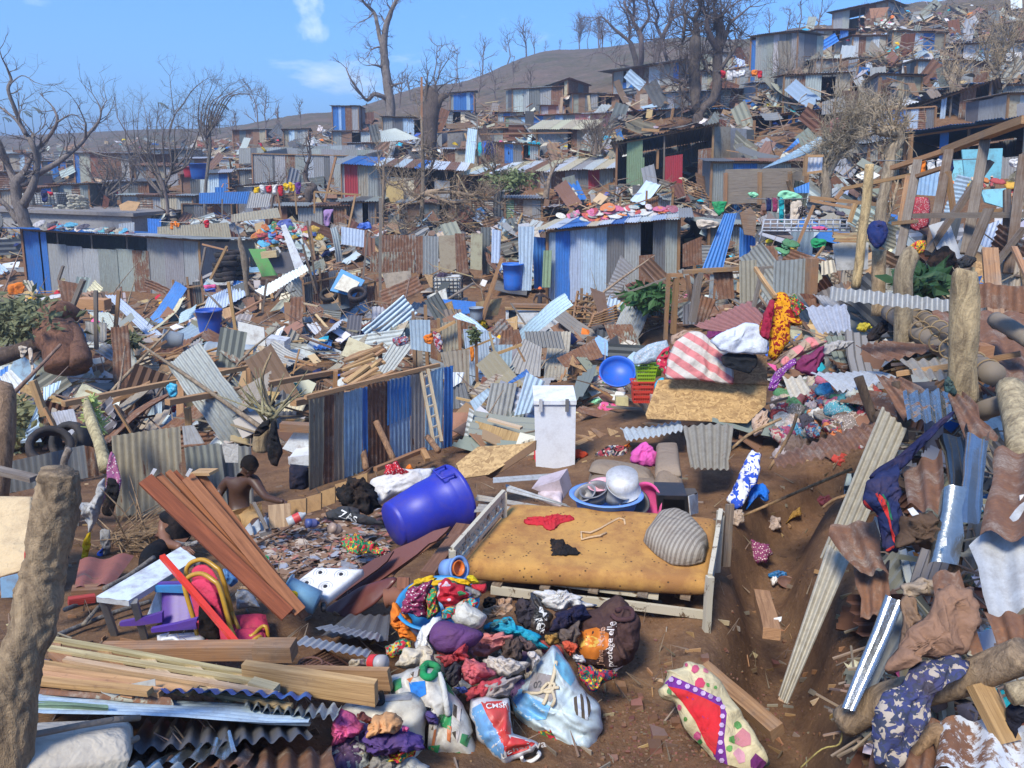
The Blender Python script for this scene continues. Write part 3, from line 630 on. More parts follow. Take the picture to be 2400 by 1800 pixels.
def on_z(px,py,z,dflt=50):
 r=ray(px,py);t=z/r.z if abs(r.z)>1e-5 else 1e9
 return r*t if 0<t and r.y*t<400 else P(px,py,dflt)
 # TREES
def branch(p,d,ln,r,lev,out,spread=.6,droop=0.,k=3,up=.15):
 n=3;q=[Ve(p)];rad=[r];d=Ve(d).normalized()
 for i in range(n):
  d=(d+Ve((Rg(0,.22),Rg(0,.22),Rg(0,.22)+up*.3-droop))).normalized()
  q.append(q[-1]+d*ln/n);rad.append(r*(1-.8*(i+1)/n)+.002)
 out.append(tug(q,rad,3 if lev==0 else 5,cap=False))
 if lev>0:
  for j in range(k):
   t=Ru(.25,1);i=min(n-1,int(t*n));s=q[i].lerp(q[i+1],t*n-i)
   nd_=(d+Ve((Rg(0,spread),Rg(0,spread),Rg(0,spread)+up))).normalized()
   branch(s,nd_,ln*Ru(.45,.75),r*.5,lev-1,out,spread,droop,k,up)
TREEG='storm-stripped trees on the slope'
def tree(label,v,Y,limbs,col=(.20,.165,.14),tw=(2,1.5,1),dY=.5,name='bare_tree',cat='tree',minr=.02,leaves=0,group=TREEG,nseg=9,up=.15,spread=.6,twr=.02,endtw=2,seed=0):
 """limbs: strings of x,y,radius triplets read off the view; each becomes a rough tapering tube; twigs grow from their outer parts"""
 rs=.72 if 'large forked' in label or 'fan of' in label or 'thicket of thin' in label else 1;x0,y0,k=V[v];first=pt3(v,limbs[0])[0];base=P(first[0],first[1],Y);tws=[]
 root=thing(name,tuple(base),label,cat,group)
 for li,s in enumerate(limbs):
  pl=pt3(v,s);sc=Y/F;w4=[]
  yy=Y
  for i,(x,y,r)in enumerate(pl):
   p=P(x,y,yy);w4.append((*p,max(minr*rs,r*k*sc*rs)));yy+=Ru(-dY,dY)if li else Ru(-dY,dY)*.2
  sp=smp(w4,4);q=[Ve(a[:3])for a in sp];rad=[a[3]for a in sp]
  g=tug(q,rad,nseg if li<6 else 7,rough=.16,seed=li*3+seed)
  mesh('trunk' if li==0 else 'limb',g[0],g[1],'bark',root,smooth=True,col=(*jit(col,.08),1))
  if tw[0]:
   n=int(len(q)*.5*tw[0])
   for _ in range(n):
    i=random.randint(int(len(q)*(.45 if li==0 else .25)),len(q)-2);d=(q[i+1]-q[i]).normalized()
    nd_=(d*.6+Ve((Rg(0,.8),Rg(0,.8),Rg(.2,.6)))).normalized()
    branch(q[i],nd_,tw[1]*Ru(.4,1.1),min(rad[i]*.45,twr*2.0),tw[2],tws,spread,up=up)
   for _ in range(endtw):branch(q[-1],(q[-1]-q[-2]).normalized()+Ve((Rg(0,.35),Rg(0,.35),Rg(0,.35))),tw[1],min(rad[-1]*.8,twr*2.2),tw[2],tws,spread,up=up)
 if tws:
  g=join(tws);o=mesh('twigs',g[0],g[1],'bark',root,col=(*jit(col,.05),1));o['kind']='stuff'
 return root
GB=(.21,.18,.165)
tree('large forked tree with broken limbs at the left edge, behind the blue-ended shack','A',43,['175,1480,62 150,1400,52 110,1290,46 110,1190,44 150,1130,34','140,1200,30 260,1120,26 400,1035,22 515,940,18 560,885,14 640,785,9 652,715,7 630,655,5','150,1330,40 210,1210,32 240,1050,26 212,940,24 150,840,18 100,715,16 52,580,14 72,515,12 40,430,8','120,1180,26 185,1060,20 235,975,17 322,880,15 372,780,12 345,698,9','110,1210,30 60,1090,26 0,950,26 -60,820,22','170,870,16 100,775,12 20,708,8','212,930,20 215,870,16','555,890,11 555,800,9','540,960,8 640,1000,6 860,1045,4','375,790,9 470,740,4 540,790,2','120,1440,26 40,1330,22 -40,1270,18','650,720,5 690,650,3','50,560,6 140,490,4 220,530,2'],GB,(.7,1.5,2),minr=.03,twr=.022,endtw=1)
tree('tall bare tree with a leaning leader standing alone against the sky','B',80,['312,840,34 318,700,30 300,560,28 285,440,26 275,300,22 290,170,18 320,80,14 355,0,10 380,-60,7','285,330,16 250,250,13 232,150,12 210,80,10 150,20,8 120,-30,5','295,640,16 250,620,14 210,610,13 170,650,9 120,600,7 60,510,5 30,440,3','170,650,5 110,600,4 60,540,2','318,560,9 345,550,8 380,540,5','268,440,7 235,425,6 200,420,4','265,310,5 235,305,5 190,325,3','300,180,6 270,120,4 250,90,3','325,70,5 300,30,4','210,80,5 170,120,3 110,150,2'],(.24,.20,.18),(1.0,1.8,2),minr=.035,twr=.022,endtw=1,dY=.8)
tree('thick dead trunk wrapped in dried vines, broken off at the top','B',62,['575,1010,52 570,900,48 575,760,52 590,640,46 560,560,12','600,720,30 640,640,24 690,615,14','550,1000,18 545,800,16 548,640,12 555,520,5 560,480,3','600,700,8 610,560,4 640,470,3 690,390,2','590,640,5 650,560,3 740,510,2','560,980,12 530,1040,10 520,1200,8','620,1000,10 600,1080,8'],(.13,.10,.085),(2.2,1.3,1),minr=.03,dY=.3,twr=.02,spread=.8,nseg=12)
tree('left one of the twin dark bare trees above the hillside shack','S',88,['905,590,26 880,500,22 850,400,20 820,350,14 700,250,10 600,150,5 555,155,3','920,590,24 935,480,22 930,330,20 910,270,18 870,200,15 855,150,13 800,60,10 785,10,7','925,290,14 950,230,12 1000,150,11 985,50,9 950,-40,7','820,345,11 835,290,9 830,200,8 800,110,6','870,150,12 870,60,9 865,-30,6','600,200,4 590,260,3 600,330,2','860,580,8 760,560,6 700,540,4 660,490,3'],(.17,.135,.13),(1.5,2.2,2),minr=.05,twr=.03,dY=1)
tree('double-stemmed dark tree right beside it against the sky, right one of the twin bare trees','S',86,['1060,560,22 1080,450,20 1110,340,19 1150,250,17 1190,170,14 1200,60,12 1215,-40,8','1110,320,14 1075,250,12 1060,200,11 1080,120,10 1050,60,8 1020,-20,6','1170,190,10 1240,140,8 1290,130,5','1060,200,7 1010,185,5','1160,540,12 1130,430,13 1115,370,12','1050,560,11 1045,480,10 1040,400,10 1045,350,8 1010,340,5','1040,490,6 990,450,5 960,405,3','1200,170,6 1240,210,4 1200,260,2'],(.17,.135,.13),(1.5,2.2,2),minr=.05,twr=.03,dY=1)
tree('massive dark many-limbed tree in front of the long blue roof','S',56,['1430,1090,52 1430,1000,44 1470,930,36 1560,850,36 1590,700,40 1590,520,38 1600,420,40 1620,300,40 1600,180,38 1620,130,20','1420,970,34 1400,900,34 1400,780,48 1390,650,46 1395,500,46 1400,350,42 1410,260,26 1400,160,20 1440,80,14 1450,-30,9','1590,440,24 1540,330,24 1500,230,22 1500,140,16 1470,90,12 1430,20,9','1630,400,18 1660,320,16 1700,200,13 1760,150,9 1870,60,5','1600,160,14 1560,80,10 1570,0,7 1600,-50,5','1400,900,14 1330,850,13 1290,780,12 1300,730,14 1270,700,12','1530,640,10 1480,560,12 1460,480,10','1610,620,20 1660,540,16 1730,430,18 1745,390,10','1340,720,10 1310,640,8','1400,280,10 1350,260,8','1295,320,14 1310,200,12 1310,100,11 1290,60,9 1330,0,8 1360,-60,6','1275,500,10 1280,400,10 1300,320,12','1620,150,9 1700,60,6 1780,10,4 1860,-30,3','1450,120,6 1500,60,4','1500,1090,16 1540,1000,14 1580,960,10','1700,190,6 1760,260,4','1390,960,9 1330,930,7'],(.15,.12,.105),(1.6,1.9,3),minr=.03,twr=.022,dY=.6,nseg=12,endtw=2)
TAN=(.42,.34,.235)
tree('pale pollarded tree with a knobbly crown, right of the pruned shrub','C',19,['1275,1480,40 1290,1350,36 1315,1200,34 1335,1080,36 1350,980,38 1395,920,36 1400,870,34 1360,850,36 1300,850,30 1255,850,20','1400,880,26 1425,860,14','1310,1040,18 1290,995,14','1330,840,18 1290,800,10 1270,760,6','1360,840,16 1350,770,9 1330,700,5','1400,850,14 1440,790,8 1430,740,4','1380,830,12 1385,760,6 1400,700,4','1260,860,10 1250,820,7','1300,1480,16 1340,1380,12 1390,1200,8'],TAN,(2.5,.5,1),minr=.008,twr=.01,dY=.1,nseg=14,spread=.9)
g=tree('bushy pruned shrub with a dense mass of pale cut branches','C',27,['930,1290,34 930,1200,34 910,1120,26 910,1060,16']+[f'{925+Ru(-25,25):.0f},{1190-i*8:.0f},14 {960+i*14+Ru(-30,30):.0f},{1010-i*12:.0f},9 {1000+i*20+Ru(-40,40):.0f},{900-i*14:.0f},7 {1030+i*17+Ru(-50,50):.0f},{760+Ru(-70,90):.0f},4' for i in range(13)]+['970,880,9 985,780,8 990,640,6','900,1100,10 890,1040,8 900,960,5'],(.40,.33,.24),(2.6,.9,2),minr=.012,twr=.014,dY=.25,nseg=6,name='pruned_shrub',cat='shrub',endtw=2)
tree('pale twisted bare tree on the right hillside, thicker of two','C',47,['1750,820,26 1760,700,26 1770,600,30 1760,500,30 1770,400,14','1770,700,22 1810,710,16 1780,640,20','1750,560,18 1710,500,12 1690,430,6','1775,520,14 1830,440,7','1700,790,18 1730,700,14'],TAN,(3,1.0,2),minr=.02,twr=.02,dY=.3)
tree('pale spreading bare tree on the right hillside, taller of two','C',46,['2110,740,18 2060,640,16 2030,560,20 2035,470,18 2050,380,12 2110,280,8 2200,200,5','2030,480,14 1980,400,9 1960,330,5','2045,420,10 2090,340,7 2080,220,4','2050,600,10 2130,500,7 2150,430,4','2110,290,5 2130,200,4 2190,120,2'],TAN,(3,1.5,2),minr=.02,twr=.02,dY=.3)
tree('fan of thin upright bare branches above the red and blue barrels','A',50,['1330,1440,16 1330,1260,14 1345,1100,14 1360,980,15 1360,880,11 1365,780,8']+[f'{1350+Ru(-20,20):.0f},{960-i*10:.0f},9 {1350+(i-4)*14:.0f},{840-i*6:.0f},6 {1370+(i-3)*28:.0f},{700-i*10:.0f},4 {1400+(i-2)*42:.0f},{600+Ru(-50,20):.0f},2' for i in range(9)],GB,(1.2,1.0,2),minr=.015,twr=.012,dY=.4,nseg=7)
tree('thicket of thin grey leafless stems left of centre','A',50,['1090,1400,16 1080,1290,14 1050,1180,16 1000,1100,9']+[f'{1075+Ru(-20,20):.0f},{1280-i*12:.0f},10 {1075+(i-7)*26+Ru(-20,20):.0f},{1080-(i%4)*20:.0f},7 {1080+(i-7)*36+Ru(-30,30):.0f},{920-(i%5)*20:.0f},4 {1060+(i-6)*40:.0f},{770+Ru(-60,60):.0f},2' for i in range(14)]+['1090,900,7 1130,750,6 1190,670,5 1250,580,4 1340,510,2','1130,750,4 1110,600,3 1100,490,2','990,1120,8 900,1000,6 760,760,4'],GB,(1.0,1.1,2),minr=.015,twr=.012,dY=.6,nseg=6,name='bare_thicket',cat='shrub')
tree('tangled bare bush behind the pile of sandbags','A',56,['700,1330,14 690,1250,10 720,1180,7']+[f'{700+Ru(-90,90):.0f},{1280:.0f},7 {620+i*38:.0f},{1180-(i%3)*25:.0f},5 {560+i*48:.0f},{1080-(i%4)*25:.0f},3' for i in range(8)],GB,(3,1.2,2),minr=.015,twr=.012,dY=.5,nseg=6,name='bare_bush',cat='shrub')
tree('dark crooked trunk standing before the wall of tall grey sheets','Q',46,['1130,720,26 1150,620,50 1190,570,30 1130,540,26 1100,460,22 1120,360,16 1150,260,12 1140,170,8','1190,580,24 1230,640,14','1110,60,5 1110,120,5 1120,200,6'],(.13,.10,.09),(1,.8,1),minr=.02,dY=.2)
tree('thin forked sapling below the clothes line with towels','Q',42,['750,940,12 770,800,12 790,660,12 830,640,9 850,560,6 925,450,3','790,670,9 760,560,6 750,430,4','840,560,4 835,480,3'],(.20,.16,.13),(1.2,.7,1),minr=.015,dY=.2)
tree('old stump post with a bird-nest tuft of straw, beside the tyre wall','Q',29,['545,1640,24 530,1500,24 520,1350,34 500,1230,32 470,1130,24 465,1060,14','520,1400,14 555,1330,8 560,1260,6','545,1500,14 600,1560,12 690,1650,12'],(.23,.18,.14),(0,.5,1),minr=.02,dY=.1,nseg=12)
tree('tall thin pole tree with fallen crown in front of the board door','B',43,['270,1640,10 265,1450,11 270,1300,10 275,1130,9 270,1080,6','275,1150,7 330,1200,6 420,1170,5 500,1150,4','275,1200,5 250,1120,4','520,1450,16 525,1300,14 530,1100,12 525,900,9 520,780,7','530,1220,8 600,1040,8 595,1000,9','530,1140,7 440,1260,6 380,1200,4'],(.28,.22,.16),(1.5,1.0,2),minr=.015,dY=.3)
tree('fallen tangle of long bare branches across the middle of the slope','B',41,['500,1290,16 560,1250,18 660,1240,14 800,1260,11 900,1275,8 990,1290,4','560,1260,12 700,1310,9 860,1300,6 930,1280,4','620,1270,10 680,1380,9 720,1470,7','540,1250,8 470,1300,6 400,1330,5','640,1300,8 780,1350,6 860,1420,4 930,1400,3','690,1400,7 800,1460,5','600,1240,5 720,1210,4 830,1230,2','500,1300,9 440,1240,6 400,1160,3','740,1330,5 760,1450,4','520,1340,8 500,1420,6 430,1460,4'],(.36,.27,.18),(3.2,1.0,2),minr=.02,twr=.014,dY=.5,name='fallen_branches',cat='fallen tree')
tree('small tree still carrying green leaves at the centre of the slope','B',43,['1005,1310,12 1000,1200,12 985,1110,9 940,1050,6 920,980,3','1000,1180,7 1050,1140,5 1120,1110,3','990,1120,6 1000,1040,4 985,940,2','1010,1150,5 1100,1180,3 1190,1170,2'],(.26,.21,.16),(2.5,.9,2),minr=.012,dY=.3,name='leafy_tree')
tree('bare forked stump beside the red panel of the long shack','B',43,['1320,1320,22 1335,1220,18 1350,1150,12 1395,1060,6','1330,1260,14 1320,1180,10','1350,1160,8 1360,1090,5'],(.27,.21,.16),(1.2,.6,1),minr=.012,dY=.2)
tree('thicket of twigs beside the cream-roofed shed','B',52,['1640,1010,14 1650,930,12 1640,860,8']+[f'{1640+Ru(-40,40):.0f},1000,6 {1600+i*22:.0f},{900-(i%3)*20:.0f},4 {1580+i*28:.0f},{810+(i%4)*15:.0f},2' for i in range(7)],(.24,.19,.15),(3,.9,2),minr=.012,twr=.012,dY=.3,name='bare_bush',cat='shrub')
tree('tangle of grey bent roots and boughs on the upper right hillside','C',54,['700,700,10 740,600,9 700,500,8 680,430,5']+[f'{600+i*38:.0f},{660+Ru(-20,40):.0f},8 {640+i*34+Ru(-50,50):.0f},{560+Ru(-40,40):.0f},6 {620+i*44:.0f},{500+Ru(-60,60):.0f},3' for i in range(9)],(.30,.25,.2),(3,1.3,2),minr=.015,twr=.014,dY=.8,name='fallen_branches',cat='fallen tree')
def leaves(v,Y,cx,cy,rx,ry,n,size,col,parent=None,label=None,dY=1.0,name='foliage',cat='plant'):
 x0,y0,k=V[v];vs=[];fs=[]
 for i in range(n):
  a=Rg(0,.5);b=Rg(0,.5);p=P(x0+(cx+a*rx)*k,y0+(cy+b*ry)*k,Y+Rg(0,dY*.5))
  d=Ve((Rg(0,1),Rg(0,1),Rg(-.2,.7))).normalized();s=d.cross(Ve((Rg(0,1),Rg(0,1),Rg(0,1)))).normalized()
  L_=size*Ru(.6,1.3);w_=L_*.22;j=len(vs);n_=d.cross(s)
  vs+=[p,p+d*L_*.5+s*w_+n_*w_*.3,p+d*L_,p+d*L_*.5-s*w_+n_*w_*.3];fs.append((j,j+1,j+2,j+3))
 o=mesh(name,vs,fs,'leaf',parent,col=(*col,.8));o['kind']='stuff'
 if parent is None:tag(o,label,cat)
 return o
TB=[o for o in bpy.data.objects if o.name.startswith('leafy_tree')and o.type=='EMPTY'][0]
leaves('B',43,1090,1165,130,60,900,.28,(.16,.20,.07),TB)
def small_tree(x,Y,h,label,palm=False,thick=1.,group='small bare trees along the ridges',dens=6,lev=2,name=None):
 h*=.55;X=(x-1200)/F*Y/CP;b=Ve((X,Y,H(X,Y)-.3));out=[]
 lean=Ve((Ru(-.12,.12),0,1)).normalized()
 q=[b+lean*h*t+Ve((Rg(0,.03),0,0))*h for t in(0,.3,.6,.95)]
 r=.028*h*thick if not palm else .016*h
 out.append(tug(q,[r,r*.8,r*.6,r*.35],5,cap=False))
 if palm:
  for i in range(9):
   a=Ru(-.5,1.6);d=Ve((mC(a),Ru(-.6,.6),mS(a)*.2+.25));c=q[-1];prev=c;pp=[c]
   for s in range(4):d=(d+Ve((.05,0,-.42))).normalized();pp.append(pp[-1]+d*h*.09)
   w_=h*.035
   vs=[];
   for j,p in enumerate(pp):vs+=[p+Ve((0,w_,-w_*.6)),p+Ve((0,0,0)),p+Ve((0,-w_,-w_*.6))]
   out.append((vs,[(j*3+a_,j*3+a_+1,j*3+a_+4,j*3+a_+3)for j in range(4)for a_ in(0,1)]))
 else:
  for i in range(dens):
   t=Ru(.25,1.0);p=q[0].lerp(q[-1],t)
   branch(p,Ve((Rg(0,.7),Rg(0,.7),Ru(.3,1))),h*Ru(.2,.5)*(1.2-t*.6),r*.45,lev,out,up=.35)
 g=join(out);o=mesh(name or('torn_palm' if palm else 'bare_tree'),g[0],g[1],'bark',col=(*(jit((.20,.165,.155),.1)if not palm else(.10,.12,.06)),1))
 return tag(o,label,'palm tree' if palm else 'tree','palms torn by the storm on the left ridge' if palm else group)
for i,(x,Y,h)in enumerate([(108,210,11),(148,215,13),(165,212,15),(40,190,7),(435,190,13),(572,150,11)]):
 small_tree(x,Y,h,['short torn palm nearest the left edge of the ridge','slim torn palm on the left ridge, left one of a close pair','slightly taller torn palm on the left ridge, right one of a close pair','squat torn palm behind the forked left tree','torn palm behind the thicket of thin stems','lone torn palm left of the blue and rust hut'][i],True)
for x,Y,h,th in[q_ for i_,q_ in enumerate([(215,240,9,.8),(262,240,8,1),(300,235,9,.7),(330,230,7,1),(365,225,10,.8),(385,200,8,.9),(420,190,9,1),(445,170,10,.8),(480,160,8,1),(505,150,9,.8),(540,130,9,1),(560,120,8,.8),(600,115,8,1.1),(633,98,8,.8),(655,100,12,.6),(668,104,9,.8),(698,98,6,1.7),(720,105,7,.8),(745,98,6,.8),(20,230,9,.8),(60,230,8,.8),(85,225,6,1),(960,105,9,.9),(940,110,8,.8),(985,112,8,1),(1010,120,7,1.1),(1045,125,13,.7),(1080,135,12,.8),(1135,170,13,.9),(1155,172,15,.6),(1190,180,12,.9),(1230,185,16,.8),(1245,190,10,.8),(1345,205,7,.8),(1360,200,14,.5),(1385,200,15,.8),(1410,195,8,.8),(1270,120,10,.8),(1200,110,8,.8),(1130,105,7,1),(1165,96,7,.9),(1320,140,9,.8),(1240,96,6,.8),(1840,90,8,.7),(1800,95,7,.9),(1850,88,5,1),(1270,205,5,1),(1300,210,5,.9),(1440,215,6,.9),(1700,110,6,1),(1740,105,6,.9),(1780,100,6,1),(1935,92,5,.7),(1975,94,5,.8),(1390,150,8,.7),(1090,100,6,.9)])if i_%4!=1]:
 o=small_tree(x,Y,h,None,thick=th,dens=9,lev=2);AUTO.append((o,Rc(['thin','crooked','broken','many-branched','leafless'])+(' bare tree' if h>8 else ' small bare tree'),'tree','small bare trees along the ridges',0))
small_tree(1288+55,195,13,'round reddish-brown tree top on the skyline ridge',dens=60,lev=2,thick=.8)
small_tree(1386,192,12,'round twiggy dome-shaped tree on the skyline ridge',dens=50,lev=2,thick=.7)
# BUILDERS for furniture, vessels, people
def soft_slab(name,c4,th,col,mat,parent=None,nx=26,ny=14,wav=.012,puff=.0,r=.5,smooth=True,org=None,ex=5):
 """soft slab under four top corners (TL TR BR BL): rounded rims, slightly uneven top"""
 a,b,c,d=[np.array(p,float)for p in c4];n=np.cross(b-a,d-a);n/=np.linalg.norm(n)
 if n[2]<0:n=-n
 u,v=np.meshgrid(np.linspace(0,1,nx),np.linspace(0,1,ny));U,Vv=u[...,None],v[...,None]
 base=a*(1-U)*(1-Vv)+b*U*(1-Vv)+c*U*Vv+d*(1-U)*Vv
 W_=np.linalg.norm(b-a);H_=np.linalg.norm(d-a);e=(1-np.abs(2*u-1)**(ex*3))*(1-np.abs(2*v-1)**(ex*2));e=np.clip(e,0,1)**.5
 dome=(1-(2*u-1)**2)*(1-(2*v-1)**2)
 wv=wav*noise(u*W_*2.6,v*H_*2.6,3);top=base+n*((e-1)*th*.5*r+wv*e+puff*dome)[...,None]
 mid=base-n*th*.5;bot=base-n*(th-(1-e)*th*.5*r+puff*.3*dome)[...,None]if False else base-n*((th-(1-e)*th*.5*r))[...,None]
 vs=np.concatenate([top.reshape(-1,3),bot.reshape(-1,3)]);k=nx;ii=(np.arange(ny-1)[:,None]*k+np.arange(nx-1)[None]).ravel();m_=nx*ny
 f=np.stack([ii,ii+1,ii+k+1,ii+k],1).tolist()+np.stack([ii+m_+k,ii+m_+k+1,ii+m_+1,ii+m_],1).tolist()
 rim=[j for j in range(nx)]+[j*nx+nx-1 for j in range(1,ny)]+[(ny-1)*nx+j for j in range(nx-2,-1,-1)]+[j*nx for j in range(ny-2,0,-1)]
 q=len(vs);ctr=base.reshape(-1,3).mean(0);rv=np.array([base.reshape(-1,3)[i]-n*th*.5 for i in rim]);out=rv+(rv-ctr)*.012;vs=np.concatenate([vs,out]);L_=len(rim)
 for j in range(L_):
  j2=(j+1)%L_;f.append([rim[j],q+j,q+j2,rim[j2]]);f.append([q+j,rim[j]+m_,rim[j2]+m_,q+j2])
 uvv=np.concatenate([np.stack([(u*W_).ravel(),(v*H_).ravel()],1)]*2+[np.stack([(u*W_).ravel()[rim],(v*H_).ravel()[rim]-th],1)])
 return mesh(name,vs,f,mat,parent,smooth=smooth,col=(*col,.5),uv=uvv,org=org)
def ring(c,z,r,rr,x=None,n=20,sy=1.,arc=1.):
 M=frame(c,z,x);pl=[M@Ve((r*mC(a),r*sy*mS(a),0))for a in np.linspace(0,2*math.pi*arc,n)]
 return tug(pl,[rr]*n,6,cap=False)
def tubes(name,lst,mat,parent,col,n=8):
 """several bent bars of one part"""
 g=join([tug(pl,[r]*len(pl)if not isinstance(r,list)else r,n)for pl,r in lst]);return mesh(name,g[0],g[1],mat,parent,smooth=True,col=(*col,.8))
def tub(label,c,r,h,col,cat='basin',z=(0,0,1),taper=.78,group=None,sx=1.,wall=.006,rim=.02,mat='plastic',name='basin',x=None,parent=None):
 M=frame(c,z,x);p=[(.001,0),(r*taper,0),(r*(taper+1)/2,h*.5),(r,h*.97),(r+rim,h*.97),(r+rim,h),(r-wall,h),(r*(taper+1)/2-wall,h*.5),(r*taper-wall,wall),(.001,wall)]
 g=lag(p,M,36,sx);o=mesh(name,g[0],g[1],mat,parent,smooth=True,col=(*col,.8 if mat!='metal' else .08),org=tuple(c)if parent is None else None)
 return tag(o,label,cat,group)if parent is None else o
def barrel(label,c,z,r,h,col,cat='barrel',taper=.8,name='barrel',closed=True,mat='plastic',n=40,handles=True,group=None):
 M=frame(c,z);root=thing(name,tuple(c),label,cat,group)
 p=[(.001,0),(r*taper*.93,0),(r*taper,.02),(r*(taper*.85+.15),h*.25),(r*(taper*.5+.5),h*.55),(r*.97,h*.80),(r*1.03,h*.81),(r*1.03,h*.93),(r*1.08,h*.935),(r*1.08,h*.975),(r*1.03,h),(r*.97,h),(r*.9,h*.5),(r*.72,.03),(.001,.03)]
 g=lag(p,M,n);mesh('shell',g[0],g[1],mat,root,smooth=True,col=(*col,.85))
 if handles:
  for s in(-1,1):
   q=[M@Ve((s*.0+dx*1.,s*(r*1.03+dy),zz))for dx,dy,zz in((-r*.28,-.03,h*.90),(-r*.28,.035,h*.88),(-r*.25,.04,h*.70),(r*.25,.04,h*.70),(r*.28,.035,h*.88),(r*.28,-.03,h*.90))]
   tubes('handle',[(q,.012)],mat,root,col)
 return root
def skin(name,nodes,edges,col,parent,mat='skin',sub=2,root=0,cat=None):
 me=bpy.data.meshes.new(name);o_=parent['_o'];me.from_pydata([tuple(Ve(p)-Ve(o_))for p,r in nodes],edges,[])
 o=bpy.data.objects.new(name,me);COL.objects.link(o);o.parent=parent;o.location=(0,0,0);me.materials.append(M_[mat]);o.color=(*col,.9)
 md=o.modifiers.new('skin','SKIN');md.use_smooth_shade=True;md.branch_smoothing=.6
 for i,(p,r)in enumerate(nodes):
  s=me.skin_vertices[0].data[i];s.radius=(r,r)if not isinstance(r,tuple)else r;s.use_root=(i==root)
 sb=o.modifiers.new('sub','SUBSURF');sb.levels=sub;sb.render_levels=sub;o['_o']=o_
 return o
def head_parts(root,c,face,up,h,skin_c,hair=(.012,.010,.009),wrap=None):
 """face detail on a head of height h centred at c looking along face"""
 f=Ve(face).normalized();u=Ve(up);u=(u-f*u.dot(f)).normalized();s=f.cross(u);w_=h*.37
 vs=[];fs=[];n1,n2=20,14
 for i in range(n2+1):
  t=math.pi*i/n2
  for j in range(n1):
   a=2*math.pi*j/n1;x=mS(t)*mC(a);y=mS(t)*mS(a);z=mC(t)
   k=1.
   if z<-.1:k=1-.28*(-z-.1)**1.2
   yy=y*(w_*1.22)*k;xx=x*w_*k;zz=z*h*.5
   if y>.55 and abs(x)<.22 and-.30<z<.12:yy+=h*.085*(1-abs(x)/.22)*(1-abs(z+.12)/.2 if abs(z+.12)<.2 else 0)
   if y>.5 and .02<z<.26 and .15<abs(x)<.6:yy-=h*.022
   if y>.5 and z>.26 and z<.45:yy+=h*.012
   if y>.5 and-.52<z<-.36 and abs(x)<.4:yy+=h*.03
   vs.append(c+s*xx+f*yy+u*zz)
 for i in range(n2):
  for j in range(n1):fs.append((i*n1+j,i*n1+(j+1)%n1,(i+1)*n1+(j+1)%n1,(i+1)*n1+j))
 mesh('head',vs,fs,'skin',root,smooth=True,col=(*skin_c,.9))
 for sg in(-1,1):
  g=lag([(.001,-h*.09),(h*.05,-h*.05),(h*.055,h*.03),(.001,h*.09)],frame(c+s*sg*w_*1.0-u*h*.02-f*h*.02,u,f),8,.9);mesh('ear',g[0],g[1],'skin',root,smooth=True,col=(*skin_c,.9))
  g=lag([(.001,-h*.028),(h*.04,0),(.001,h*.028)],frame(c+s*sg*w_*.42+u*h*.055+f*w_*1.0,u,f),8);mesh('eye',g[0],g[1],'paint',root,smooth=True,col=(.25,.22,.2,1))
 g=tug([c+s*x*h*.16+f*(w_*1.13-abs(x)*h*.05)-u*h*.215 for x in(-1,-.5,0,.5,1)],[h*.008,h*.02,h*.024,h*.02,h*.008],6);mesh('mouth',g[0],g[1],'skin',root,smooth=True,col=(.12,.035,.03,1))
 vs=[];fs=[];n2=9
 for i in range(n2+1):
  t=math.pi*.60*i/n2
  for j in range(n1):
   a=2*math.pi*j/n1;x=mS(t)*mC(a);y=mS(t)*mS(a);z=mC(t)
   if y>.25 and z<.45:z=.45+(z-.45)*.15;
   q=1.09 if wrap is None else 1.22
   q+=.02*float(noise(x*9,z*9+y*5,4,2))
   vs.append(c+s*x*w_*q+f*(y*w_*1.22*q)+u*z*h*.5*(1.06 if wrap is None else 1.22))
 for i in range(n2):
  for j in range(n1):fs.append((i*n1+j,i*n1+(j+1)%n1,(i+1)*n1+(j+1)%n1,(i+1)*n1+j))
 mesh('hair' if wrap is None else 'head_wrap',vs,fs,'cloth',root,smooth=True,col=(*(wrap or hair),.9))
def hand(root,wrist,d,palm_n,size,col,curl=.5,sgn=1):
 """palm and five tapering bent fingers as one skinned tree"""
 d=Ve(d).normalized();n_=Ve(palm_n);n_=(n_-d*n_.dot(d)).normalized();s=d.cross(n_)*sgn
 nodes=[(wrist,size*.14),(wrist+d*size*.25,(size*.22,size*.11))];edges=[(0,1)]
 for i,(off,ln)in enumerate(((-.2,.42),(-.07,.47),(.07,.45),(.2,.36))):
  k=len(nodes);b=wrist+d*size*.48+s*off*size*.9;c1=b+(d-n_*curl*.4).normalized()*size*ln*.5;c2=c1+(d-n_*curl*1.3).normalized()*size*ln*.5
  nodes+=[(b,size*.05),(c1,size*.045),(c2,size*.034)];edges+=[(1,k),(k,k+1),(k+1,k+2)]
 k=len(nodes);b=wrist+d*size*.2-s*size*.24;nodes+=[(b,size*.055),(b+(d*.7-s*.5-n_*.3)*size*.28,size*.042)];edges+=[(1,k),(k,k+1)]
 return skin('hand',nodes,edges,col,root,sub=1)
